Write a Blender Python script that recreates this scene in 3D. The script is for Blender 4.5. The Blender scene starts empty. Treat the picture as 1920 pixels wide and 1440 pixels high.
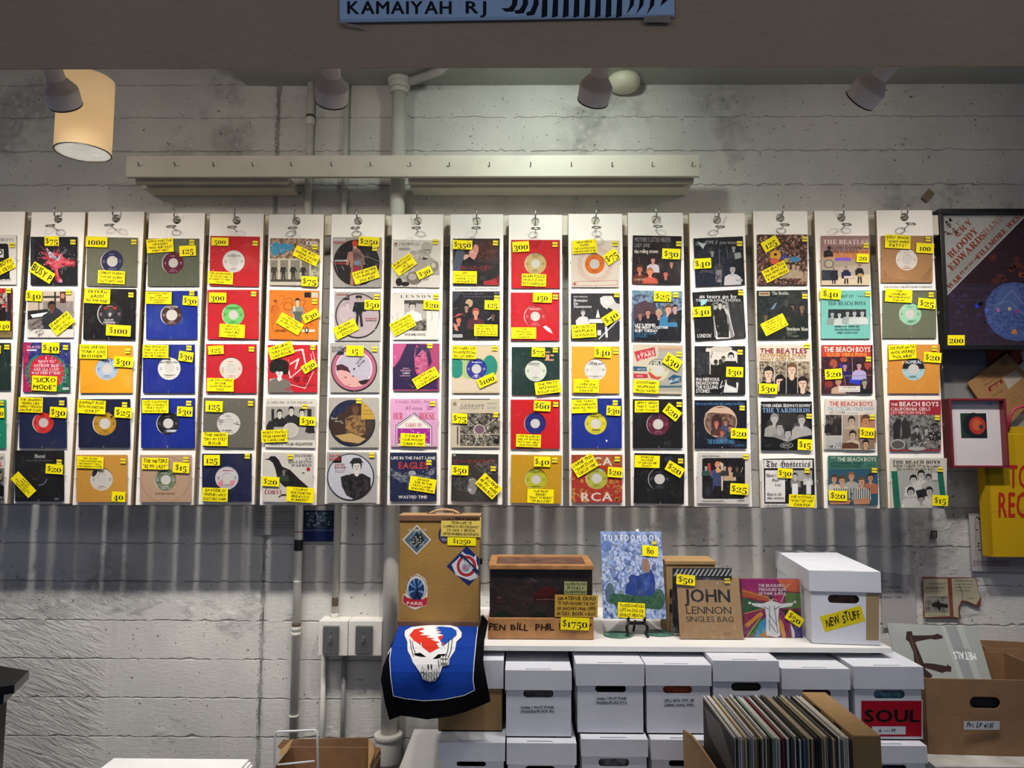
import bpy, bmesh, math, random
from mathutils import Vector, Matrix
from mathutils.geometry import delaunay_2d_cdt
S = bpy.context.scene
C = S.collection
R = math.radians
random.seed(5)
# ------------------------------------------------------------------ camera
CAMZ = 1.55
PITCH, YAW, ROLL, F = R(5.2), R(0.7), R(0.17), 1440.0
cam = bpy.data.cameras.new("camera"); camo = bpy.data.objects.new("camera", cam); C.objects.link(camo)
cam.sensor_width = 36; cam.lens = 36 * F / 1920; cam.clip_start = 0.05
camo.location = (0, 0, CAMZ)
CM = Matrix.Rotation(YAW, 4, 'Z') @ Matrix.Rotation(math.pi / 2 + PITCH, 4, 'X') @ Matrix.Rotation(ROLL, 4, 'Z')
camo.rotation_euler = CM.to_euler()
S.camera = camo
C3 = CM.to_3x3()
def at(px, py, Y):
    """the point of the plane y = Y that the photograph shows at pixel (px, py)"""
    d = C3 @ Vector(((px - 960) / F, (720 - py) / F, -1.0))
    return Vector((0, 0, CAMZ)) + d * (Y / d.y)
def atz(px, py, Z):
    d = C3 @ Vector(((px - 960) / F, (720 - py) / F, -1.0))
    return Vector((0, 0, CAMZ)) + d * ((Z - CAMZ) / d.z)
# ------------------------------------------------------------------ view, world, lights
S.view_settings.view_transform = 'Standard'; S.view_settings.look = 'None'
S.view_settings.gamma = 1; S.view_settings.use_curve_mapping = False
S.view_settings.exposure = 0.0
W = bpy.data.worlds.new("world"); S.world = W; W.use_nodes = True
W.node_tree.nodes['Background'].inputs[0].default_value = (0.46, 0.60, 0.98, 1)
W.node_tree.nodes['Background'].inputs[1].default_value = 0.165
def light(name, kind, loc, aim, power, col, size=0.1, spot=70, blend=0.5, sy=None):
    l = bpy.data.lights.new(name, kind); l.energy = power; l.color = col
    if kind == 'AREA':
        l.size = size
        if sy: l.shape = 'RECTANGLE'; l.size_y = sy
    else: l.shadow_soft_size = size
    if kind == 'SPOT': l.spot_size = R(spot); l.spot_blend = blend
    o = bpy.data.objects.new(name, l); C.objects.link(o); o.location = loc
    o.rotation_euler = (Vector(aim) - Vector(loc)).to_track_quat('-Z', 'Y').to_euler()
    return o
WARM = (1.0, 0.91, 0.79)
# shop ceiling panels behind and above the camera
light("shop_light", 'AREA', (-1.2, -0.9, 3.35), (-0.6, 2.9, 0.6), 6.5, (1.0, 0.93, 0.84), 1.4, sy=0.6)
light("shop_light", 'AREA', (1.6, -0.7, 3.35), (1.0, 2.9, 0.6), 6.5, (1.0, 0.93, 0.84), 1.4, sy=0.6)
# flood over the ceiling pipe, then unseen fills added for the upper wall
light("flood", 'SPOT', (0.10, 2.15, 2.92), (0.12, 2.98, 2.45), 24, (0.90, 1.0, 0.90), 0.05, 120, 1.0)
light("flood", 'SPOT', (-1.95, 2.0, 2.85), (-1.7, 2.98, 2.35), 6, (1.0, 0.93, 0.84), 0.06, 150, 1.0)
light("flood", 'SPOT', (-0.80, 2.0, 2.85), (-0.9, 2.98, 2.35), 6, (1.0, 0.93, 0.84), 0.06, 150, 1.0)
light("flood", 'SPOT', (1.35, 2.0, 2.85), (1.35, 2.98, 2.3), 7, (1.0, 0.93, 0.84), 0.06, 150, 1.0)
# lamp heads on the track behind the header: neck pixel, mouth pixel, power, aim
YT = 1.98
PW = 24
HEADS = [((100, 132), (123, 196), PW, (190, 900)), ((622, 128), (622, 190), PW, (600, 900)),
         ((1126, 126), (1112, 188), PW, (1060, 900)), ((1662, 128), (1612, 188), PW * 0.85, (1490, 900))]
for hx, ax in ((-1.92, -1.75), (1.66, 1.55)):     # lamps added out of view at the track's spacing, for the side boards
    light("spot", 'SPOT', (hx, 2.06, 2.58), (ax, 2.76, 1.5), PW * 0.8, WARM, 0.028, 124, 1.0)
for hx, pw in ((-1.65, 54), (-0.84, 54), (-0.12, 60), (0.57, 58), (1.25, 56)):     # unseen narrow lamps added to brighten the lower boards, above the header's edge
    light("spot", 'SPOT', (hx, 1.92, 2.72), (hx * 1.03, 2.76, 1.38), pw, (1.0, 0.97, 0.94), 0.03, 72, 0.9)
# ------------------------------------------------------------------ colours and materials
def lin(c): return c / 12.92 if c <= 0.04045 else ((c + 0.055) / 1.055) ** 2.4
def rgb(h):
    if isinstance(h, tuple): return h
    if len(h) == 3: h = ''.join(c * 2 for c in h)
    return tuple(lin(int(h[i:i + 2], 16) / 255) for i in (0, 2, 4))
MATS = {}
def mat(name, col, rough=0.6, metal=0.0, var=0.08, scale=12, bump=0.0, bscale=60, trans=0.0, emit=0.0, spec=0.5, col2=None):
    if name in MATS: return MATS[name]
    m = bpy.data.materials.new(name); m.use_nodes = True; nt = m.node_tree; N = nt.nodes; L = nt.links
    b = N['Principled BSDF']
    b.inputs['Roughness'].default_value = rough; b.inputs['Metallic'].default_value = metal
    b.inputs['Specular IOR Level'].default_value = spec
    c = rgb(col); tc = N.new('ShaderNodeTexCoord')
    nz = N.new('ShaderNodeTexNoise'); nz.inputs['Scale'].default_value = scale; nz.inputs['Detail'].default_value = 5
    L.new(tc.outputs['Object'], nz.inputs['Vector'])
    mx = N.new('ShaderNodeMix'); mx.data_type = 'RGBA'
    c2 = rgb(col2) if col2 else tuple(x * (1 - 3 * var) for x in c)
    mx.inputs[6].default_value = (*c, 1); mx.inputs[7].default_value = (*c2, 1)
    mr = N.new('ShaderNodeMapRange'); mr.inputs[1].default_value = 0.4; mr.inputs[2].default_value = 0.75
    L.new(nz.outputs[0], mr.inputs[0]); L.new(mr.outputs[0], mx.inputs[0]); L.new(mx.outputs[2], b.inputs['Base Color'])
    if bump:
        n2 = N.new('ShaderNodeTexNoise'); n2.inputs['Scale'].default_value = bscale; n2.inputs['Detail'].default_value = 6
        L.new(tc.outputs['Object'], n2.inputs['Vector'])
        bp = N.new('ShaderNodeBump'); bp.inputs['Strength'].default_value = bump; bp.inputs['Distance'].default_value = 0.01
        L.new(n2.outputs[0], bp.inputs['Height']); L.new(bp.outputs[0], b.inputs['Normal'])
    if trans: b.inputs['Transmission Weight'].default_value = trans
    if emit:
        b.inputs['Emission Color'].default_value = (*c, 1); b.inputs['Emission Strength'].default_value = emit
    MATS[name] = m
    return m
def print_mat():
    m = bpy.data.materials.new("print"); m.use_nodes = True; nt = m.node_tree; N = nt.nodes; L = nt.links
    b = N['Principled BSDF']; b.inputs['Roughness'].default_value = 0.6; b.inputs['Specular IOR Level'].default_value = 0.15
    a = N.new('ShaderNodeVertexColor'); a.layer_name = 'Col'
    a2 = N.new('ShaderNodeVertexColor'); a2.layer_name = 'Col2'
    g = N.new('ShaderNodeNewGeometry')
    nz = N.new('ShaderNodeTexNoise'); nz.inputs['Scale'].default_value = 75; nz.inputs['Detail'].default_value = 6; nz.inputs['Roughness'].default_value = 0.65
    L.new(g.outputs['Position'], nz.inputs['Vector'])
    mr = N.new('ShaderNodeMapRange'); mr.inputs[1].default_value = 0.44; mr.inputs[2].default_value = 0.58
    L.new(nz.outputs[0], mr.inputs[0])
    mx = N.new('ShaderNodeMix'); mx.data_type = 'RGBA'
    L.new(mr.outputs[0], mx.inputs[0]); L.new(a.outputs[0], mx.inputs[6]); L.new(a2.outputs[0], mx.inputs[7]); L.new(mx.outputs[2], b.inputs['Base Color'])
    return m
PRINT = print_mat()
def film_mat(name="clear_film", tint=(1, 1, 1), gl=0.045, bump=0.5, rough=0.12, sc=9, dist=0.02):
    m = bpy.data.materials.new(name); m.use_nodes = True; nt = m.node_tree; N = nt.nodes; L = nt.links
    N.remove(N['Principled BSDF'])
    tr = N.new('ShaderNodeBsdfTransparent'); tr.inputs[0].default_value = (*tint, 1)
    gs = N.new('ShaderNodeBsdfGlossy'); gs.inputs['Roughness'].default_value = rough
    g = N.new('ShaderNodeNewGeometry')
    mp = N.new('ShaderNodeMapping'); mp.inputs['Scale'].default_value = (3.2, 1, 1); mp.inputs['Rotation'].default_value = (0, R(25), 0)
    nz = N.new('ShaderNodeTexNoise'); nz.inputs['Scale'].default_value = sc; nz.inputs['Detail'].default_value = 4; nz.inputs['Distortion'].default_value = 0.6
    bp = N.new('ShaderNodeBump'); bp.inputs['Strength'].default_value = bump; bp.inputs['Distance'].default_value = dist
    L.new(g.outputs['Position'], mp.inputs[0]); L.new(mp.outputs[0], nz.inputs['Vector']); L.new(nz.outputs[0], bp.inputs['Height']); L.new(bp.outputs[0], gs.inputs['Normal'])
    fr = N.new('ShaderNodeLayerWeight'); fr.inputs[0].default_value = 0.5
    pw = N.new('ShaderNodeMath'); pw.operation = 'POWER'; pw.inputs[1].default_value = 5.0; L.new(fr.outputs['Facing'], pw.inputs[0])
    ad = N.new('ShaderNodeMath'); ad.operation = 'MULTIPLY_ADD'; ad.inputs[1].default_value = 0.4; ad.inputs[2].default_value = gl + 0.018; ad.use_clamp = True
    L.new(pw.outputs[0], ad.inputs[0])
    mx = N.new('ShaderNodeMixShader'); L.new(ad.outputs[0], mx.inputs[0]); L.new(tr.outputs[0], mx.inputs[1]); L.new(gs.outputs[0], mx.inputs[2])
    L.new(mx.outputs[0], N['Material Output'].inputs[0])
    return m
FILM = film_mat(gl=0.02, bump=1.0, rough=0.05, sc=13, dist=0.08)
GLASS = film_mat("picture_glass", gl=0.02, bump=0.0, rough=0.02)
# ------------------------------------------------------------------ object helpers
BASE = {}
def base_of(o):
    return BASE.get(o.name, Vector((0, 0, 0))) if o else Vector((0, 0, 0))
def tag(o, label, cat, group=None):
    o['label'] = label; o['category'] = cat
    if group: o['group'] = group
    return o
def thing(name, label, cat, loc, group=None):
    o = bpy.data.objects.new(name, None); C.objects.link(o); o.location = loc; o.empty_display_size = 0.02
    BASE[o.name] = Vector(loc)
    return tag(o, label, cat, group)
def struct(o): o['kind'] = 'structure'; return o
class MB:
    def __init__(s): s.v = []; s.f = []; s.sm = []
    def add(s, vs, fs, smooth=False):
        k = len(s.v); s.v += [Vector(v) for v in vs]
        s.f += [tuple(i + k for i in f) for f in fs]; s.sm += [smooth] * len(fs); return s
    def box(s, x0, x1, y0, y1, z0, z1, M=None):
        vs = [Vector((x, y, z)) for x in (x0, x1) for y in (y0, y1) for z in (z0, z1)]
        if M: vs = [M @ v for v in vs]
        return s.add(vs, [(0, 1, 3, 2), (4, 6, 7, 5), (0, 4, 5, 1), (2, 3, 7, 6), (0, 2, 6, 4), (1, 5, 7, 3)])
    def bbox(s, x0, x1, y0, y1, z0, z1, b=0.002, M=None):
        bm = bmesh.new(); bmesh.ops.create_cube(bm, size=1)
        for v in bm.verts: v.co = Vector(((x0 + x1) / 2 + v.co.x * (x1 - x0), (y0 + y1) / 2 + v.co.y * (y1 - y0), (z0 + z1) / 2 + v.co.z * (z1 - z0)))
        bmesh.ops.bevel(bm, geom=bm.edges[:], offset=b, segments=2, affect='EDGES', profile=0.6)
        bm.verts.index_update()
        vs = [(M @ v.co) if M else v.co.copy() for v in bm.verts]; fs = [tuple(v.index for v in f.verts) for f in bm.faces]; bm.free()
        return s.add(vs, fs)
    def lathe(s, p, d, prof, n=24, smooth=True, caps=True):
        """profile [(radius, distance)] turned about the axis that starts at p along d"""
        p = Vector(p); d = Vector(d).normalized(); q = d.to_track_quat('Z', 'Y')
        vs = []
        for r, t in prof:
            for i in range(n):
                a = 2 * math.pi * i / n
                vs.append(p + q @ Vector((r * math.cos(a), r * math.sin(a), t)))
        fs = []
        for j in range(len(prof) - 1):
            for i in range(n):
                fs.append((j * n + i, j * n + (i + 1) % n, (j + 1) * n + (i + 1) % n, (j + 1) * n + i))
        k = len(s.v); s.add(vs, fs, smooth)
        if caps:
            s.f.append(tuple(k + i for i in range(n))[::-1]); s.sm.append(False)
            s.f.append(tuple(k + (len(prof) - 1) * n + i for i in range(n))); s.sm.append(False)
        return s
    def cyl(s, a, b, r, r2=None, n=16):
        a = Vector(a); b = Vector(b)
        return s.lathe(a, b - a, [(r, 0), (r if r2 is None else r2, (b - a).length)], n)
    def tube(s, pts, r, n=8, closed=False):
        pts = [Vector(p) for p in pts]; m = len(pts); vs = []
        up = None
        for i, p in enumerate(pts):
            t = (pts[(i + 1) % m] - pts[i - 1]) if closed else (pts[min(i + 1, m - 1)] - pts[max(i - 1, 0)])
            t.normalize()
            if up is None:
                up = t.orthogonal().normalized()
            up = (up - t * up.dot(t)).normalized(); w = t.cross(up)
            for k in range(n):
                a = 2 * math.pi * k / n
                vs.append(p + up * (r * math.cos(a)) + w * (r * math.sin(a)))
        fs = []
        for j in range(m if closed else m - 1):
            for k in range(n):
                j2 = (j + 1) % m
                fs.append((j * n + k, j * n + (k + 1) % n, j2 * n + (k + 1) % n, j2 * n + k))
        k0 = len(s.v); s.add(vs, fs, True)
        if not closed:
            s.f.append(tuple(k0 + k for k in range(n))[::-1]); s.sm.append(False)
            s.f.append(tuple(k0 + (m - 1) * n + k for k in range(n))); s.sm.append(False)
        return s
    def prism(s, pts, n):
        """closed polygon given as 3D points, pushed along n"""
        pts = [Vector(p) for p in pts]; n = Vector(n); m = len(pts)
        tri = delaunay_tri(pts)
        vs = pts + [p + n for p in pts]
        fs = [t for t in tri] + [tuple(i + m for i in t[::-1]) for t in tri]
        fs += [(i, (i + 1) % m, (i + 1) % m + m, i + m) for i in range(m)]
        return s.add(vs, fs)
    def build(s, name, m, parent=None, link=True):
        me = bpy.data.meshes.new(name); o0 = base_of(parent)
        me.from_pydata([v - o0 for v in s.v], [], s.f); me.polygons.foreach_set('use_smooth', s.sm)
        bm = bmesh.new(); bm.from_mesh(me); bmesh.ops.recalc_face_normals(bm, faces=bm.faces[:]); bm.to_mesh(me); bm.free()
        me.materials.append(m); o = bpy.data.objects.new(name, me); C.objects.link(o)
        if parent: o.parent = parent; BASE[o.name] = o0
        return o
def delaunay_tri(pts):
    from mathutils.geometry import tessellate_polygon
    return [tuple(t) for t in tessellate_polygon([pts])]
def single(name, mb, m, label, cat, group=None):
    """a thing that is one mesh, its origin moved to its base"""
    xs = [v.x for v in mb.v]; ys = [v.y for v in mb.v]; zs = [v.z for v in mb.v]
    b = Vector(((min(xs) + max(xs)) / 2, (min(ys) + max(ys)) / 2, min(zs)))
    mb.v = [v - b for v in mb.v]; o = mb.build(name, m); o.location = b; BASE[o.name] = b
    return tag(o, label, cat, group)
# ------------------------------------------------------------------ lettering
GL = {}
MAP = {'s': (0x1D400, 0x1D41A, 0x1D7CE), 'i': (0x1D468, 0x1D482, 0x1D7CE), 'c': (0x1D4D0, 0x1D4EA, 0x1D7CE),
       'f': (0x1D56C, 0x1D586, 0x1D7CE)}
def conv(ch, st):
    st = {'p': 's'}.get(st, st)
    if st in MAP:
        u, l, d = MAP[st]
        if 'A' <= ch <= 'Z': return chr(u + ord(ch) - 65)
        if 'a' <= ch <= 'z': return chr(l + ord(ch) - 97)
        if '0' <= ch <= '9': return chr(d + ord(ch) - 48)
    return ch
GC = bpy.data.curves.new("g", 'FONT'); GC.resolution_u = 2; GO = bpy.data.objects.new("g", GC)
def glyph(ch, heavy=0.0):
    """outline of one character as flat triangles; heavy thickens the strokes"""
    if (ch, heavy) not in GL:
        GC.body = ch; me = GO.to_mesh()
        vs = [(v.co.x, v.co.y) for v in me.vertices]; fs = [tuple(p.vertices) for p in me.polygons]
        GO.to_mesh_clear()
        if vs:
            x0 = min(v[0] for v in vs); x1 = max(v[0] for v in vs)
            vs = [(x - x0, y) for x, y in vs]; k = len(vs); h = heavy
            if not h: vs = [(x, y, 0) for x, y in vs]
            if h: fs = [tuple(i + k * c for i in f) for c in range(4) for f in fs]; vs = [(x + dx * h + h, y + dy * h * 0.6, q * 1e-5) for q, (dx, dy) in enumerate(((-1, 0), (1, 0), (0, 1), (0, -1))) for x, y in vs]
            GL[ch, heavy] = (vs, fs, x1 - x0 + 2 * h)
        else: GL[ch, heavy] = ([], [], 0.25)
    return GL[ch, heavy]
HEAVY = {'b': 0.028, 'H': 0.03, 'h': 0.032}
def layout(text, st, rnd):
    vs = []; fs = []; x = 0.0
    for ch in text:
        if ch == ' ': x += 0.30; continue
        sy, dy, sx = 1.0, 0.0, 1.0
        c2 = ch
        if st == 'p':
            if ch == '1': c2 = 'I'; sy = 0.70
            elif ch in '02': sy = 0.70; sx = 1.12
            elif ch in '34579': dy = -0.17; sy = 0.95
            elif ch == '$': sy = 0.88; dy = 0.10; sx = 0.95
        g, f, w = glyph(conv(c2, st), HEAVY.get(st, 0.0))
        sh, a = 0.0, 0.0
        if st in 'hH':
            a = rnd.uniform(-0.12, 0.12); sy = rnd.uniform(0.85, 1.15); dy = rnd.uniform(-0.05, 0.05); sh = 0.15 if st == 'h' else 0; sx = rnd.uniform(0.85, 1.05)
        k = len(vs); ca, sa = math.cos(a), math.sin(a)
        for gx, gy, gl in g:
            X = gx * sx + gy * sh; Y = gy * sy + dy
            vs.append((x + X * ca - Y * sa, Y * ca + X * sa, gl))
        fs += [tuple(i + k for i in t) for t in f]
        x += w * sx + (0.07 if st != 'm' else 0.12)
    return vs, fs, max(x - 0.07, 0.1)
# ------------------------------------------------------------------ printed artwork: flat coloured shapes laid on a surface
def ell(cx, cy, rx, ry, n=24, a0=0, a1=360):
    full = abs(a1 - a0) >= 360
    return [(cx + rx * math.cos(R(a0 + (a1 - a0) * i / (n if full else n - 1))), cy + ry * math.sin(R(a0 + (a1 - a0) * i / (n if full else n - 1)))) for i in range(n)]
def rot2(p, c, a):
    ca, sa = math.cos(R(a)), math.sin(R(a)); x, y = p[0] - c[0], p[1] - c[1]
    return (c[0] + x * ca - y * sa, c[1] + x * sa + y * ca)
def rect(cx, cy, w, h, a=0):
    return [rot2(p, (cx, cy), a) for p in ((cx - w / 2, cy - h / 2), (cx + w / 2, cy - h / 2), (cx + w / 2, cy + h / 2), (cx - w / 2, cy + h / 2))]
def clip_to(poly, quad):
    out = poly
    for i in range(len(quad)):
        a = quad[i]; b = quad[(i + 1) % len(quad)]; inp = out; out = []
        def side(p): return (b[0] - a[0]) * (p[1] - a[1]) - (b[1] - a[1]) * (p[0] - a[0])
        for j in range(len(inp)):
            p = inp[j]; q = inp[j - 1]; sp, sq = side(p), side(q)
            if (sp >= 0) != (sq >= 0):
                t = sq / (sq - sp); out.append((q[0] + (p[0] - q[0]) * t, q[1] + (p[1] - q[1]) * t))
            if sp >= 0: out.append(p)
        if not out: return []
    return out
def convex(p):
    s = 0; n = len(p)
    for i in range(n):
        a, b, c = p[i], p[(i + 1) % n], p[(i + 2) % n]
        k = (b[0] - a[0]) * (c[1] - b[1]) - (b[1] - a[1]) * (c[0] - b[0])
        if abs(k) < 1e-9: continue
        if s and (k > 0) != (s > 0): return False
        s = k
    return True
class Art:
    """shapes in the picture's own 2D units; put() lays a 2D point with a lift on the real surface"""
    def __init__(s, put, clip=None, hole=None, lift=0.0, step=3e-5, seed=1):
        s.put = put; s.clip = clip; s.hole = hole; s.lift = lift; s.step = step
        s.v = []; s.f = []; s.c = []; s.rnd = random.Random(seed)
    def raw(s, vs, fs, col):
        c, _, c2 = col.partition('/') if isinstance(col, str) else (col, '', '')
        c = tuple(v * 0.76 for v in rgb(c)); c2 = tuple(v * 0.76 for v in rgb(c2)) if c2 else c
        k = len(s.v); s.v += [(v[0], v[1], s.lift + (v[2] if len(v) > 2 else 0)) for v in vs]
        s.f += [tuple(i + k for i in t) for t in fs]; s.c += [(c, c2)] * len(fs); s.lift += s.step
    def poly(s, pts, col):
        if s.clip: pts = clip_to(pts, s.clip)
        if len(pts) < 3: return
        h = s.hole
        if h:
            dx = max(min(p[0] for p in pts) - h[0], h[0] - max(p[0] for p in pts), 0); dy = max(min(p[1] for p in pts) - h[1], h[1] - max(p[1] for p in pts), 0)
            if dx * dx + dy * dy < h[2] * h[2]:
                circ = ell(h[0], h[1], h[2], h[2], 32); n = len(pts)
                vs = [Vector(p) for p in pts] + [Vector(p) for p in circ]
                fs = [list(range(n)), list(range(n, n + 32))]
                r = delaunay_2d_cdt(vs, [], fs, 1, 1e-4)
                keep = [tuple(f) for f, of in zip(r[2], r[5]) if 0 in of and 1 not in of]
                if keep: s.raw([(v.x, v.y) for v in r[0]], keep, col)
                return
        if convex(pts): s.raw(pts, [tuple(range(len(pts)))], col)
        else:
            r = delaunay_2d_cdt([Vector(p) for p in pts], [], [list(range(len(pts)))], 1, 1e-4)
            s.raw([(v.x, v.y) for v in r[0]], [tuple(f) for f in r[2]], col)
    def line(s, pts, w, col):
        for (x0, y0), (x1, y1) in zip(pts, pts[1:]):
            L = math.hypot(x1 - x0, y1 - y0)
            if L > 1e-6: s.poly(rect((x0 + x1) / 2, (y0 + y1) / 2, L + w * 0.6, w, math.degrees(math.atan2(y1 - y0, x1 - x0))), col)
    def text(s, t, x0, y0, x1, y1, col, st='n', ang=0, uniform=False):
        vs, fs, w = layout(t, st, s.rnd); cap = 0.70
        sx = (x1 - x0) / w; sy = (y1 - y0) / cap
        cx, cy = (x0 + x1) / 2, (y0 + y1) / 2
        if uniform: sx = sy = min(sx, sy)
        ox = cx - w * sx / 2; oy = cy + cap * sy / 2
        s.raw([(*rot2((ox + x * sx, oy - y * sy), (cx, cy), ang), q) for x, y, q in vs], fs, col); s.lift += 3e-5
    def face(s, x, y, k, fc, hc, cc):
        s.poly([(x - 2.1 * k, y + 4 * k), (x - 1.9 * k, y + 1.9 * k), (x - 0.9 * k, y + 1.3 * k), (x + 0.9 * k, y + 1.3 * k), (x + 1.9 * k, y + 1.9 * k), (x + 2.1 * k, y + 4 * k)][::1], cc)
        s.poly([(x - 0.33 * k, y + 0.6 * k), (x + 0.33 * k, y + 0.6 * k), (x + 0.4 * k, y + 1.5 * k), (x, y + 1.8 * k), (x - 0.4 * k, y + 1.5 * k)], fc)
        s.poly(ell(x, y - 0.18 * k, 0.86 * k, 1.0 * k, 18), hc)
        s.poly(ell(x, y + 0.08 * k, 0.64 * k, 0.9 * k, 18), fc)
        s.poly([(x - 0.7 * k, y - 0.25 * k), (x - 0.6 * k, y - 0.85 * k), (x + 0.5 * k, y - 0.95 * k), (x + 0.72 * k, y - 0.2 * k), (x + 0.3 * k, y - 0.45 * k), (x - 0.3 * k, y - 0.4 * k)], hc)
        s.poly(rect(x - 0.26 * k, y, 0.28 * k, 0.12 * k), hc.split('/')[0]); s.poly(rect(x + 0.26 * k, y, 0.28 * k, 0.12 * k), hc.split('/')[0])
        s.poly(rect(x + 0.02 * k, y + 0.25 * k, 0.1 * k, 0.3 * k), '6a504a' if fc[0] in 'cdef' else hc)
        s.poly(rect(x, y + 0.55 * k, 0.36 * k, 0.1 * k), '7a4a44' if fc[0] in 'cdef' else hc)
    def man(s, x, y, h, cc, fc):
        w = h * 0.13; hd = h * 0.085
        s.poly(rect(x - w * 0.45, y + h * 0.76, w * 0.62, h * 0.46, 4), cc); s.poly(rect(x + w * 0.5, y + h * 0.76, w * 0.62, h * 0.46, -6), cc)
        s.poly([(x - w, y + 0.2 * h), (x + w, y + 0.2 * h), (x + w * 0.85, y + 0.56 * h), (x - w * 0.85, y + 0.56 * h)], cc)
        s.poly(rect(x - w * 1.15, y + 0.36 * h, w * 0.5, h * 0.3, 12), cc); s.poly(rect(x + w * 1.2, y + 0.36 * h, w * 0.5, h * 0.3, -20), cc)
        s.poly(ell(x, y + hd * 0.9, hd * 0.72, hd, 14), '1c1816'); s.poly(ell(x, y + hd * 1.15, hd * 0.5, hd * 0.75, 14), fc)
    def build(s, name, parent=None, base=None, under=None, mat_=None):
        """under: (thickness, colour) makes the sheet a solid slab below its first outline"""
        me = bpy.data.meshes.new(name); o0 = base_of(parent) if base is None else Vector(base)
        P = [s.put(x, y, l) - o0 for x, y, l in s.v]
        fs = list(s.f); cs = list(s.c)
        me.from_pydata(P, [], fs)
        for nm, k in (('Col', 0), ('Col2', 1)):
            ca = me.color_attributes.new(nm, 'FLOAT_COLOR', 'CORNER'); d = []
            for p, c in zip(me.polygons, cs): d += [*c[k], 1.0] * p.loop_total
            ca.data.foreach_set('color', d)
        me.materials.append(mat_ or PRINT); o = bpy.data.objects.new(name, me); C.objects.link(o)
        if parent: o.parent = parent; BASE[o.name] = o0
        return o
    def slab(s, quad, t, col):
        """a solid sheet: front quad at the current lift plus sides and back of thickness t"""
        k = len(s.v); n = len(quad)
        s.v += [(x, y, s.lift) for x, y in quad] + [(x, y, s.lift - t) for x, y in quad]
        fs = [(k + i, k + (i + 1) % n, k + n + (i + 1) % n, k + n + i) for i in range(n)] + [tuple(k + n + i for i in range(n))[::-1]]
        c = rgb(col.split('/')[0])
        s.f += fs; s.c += [(c, c)] * len(fs)
        s.poly(quad, col)
def plane_put(Y):
    def put(x, y, l):
        p = at(x, y, Y); return Vector((p.x, p.y - l, p.z))
    return put
def frame_put(o, ux, uz, n):
    """a flat sheet of its own: o its lower left corner, ux and uz its sides (vectors over the unit square), n its outward normal; x right, y down in 0..100"""
    o, ux, uz, n = map(Vector, (o, ux, uz, n))
    return lambda x, y, l: o + ux * (x / 100) + uz * (1 - y / 100) + n * l
YEL = 'ffec10'
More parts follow.
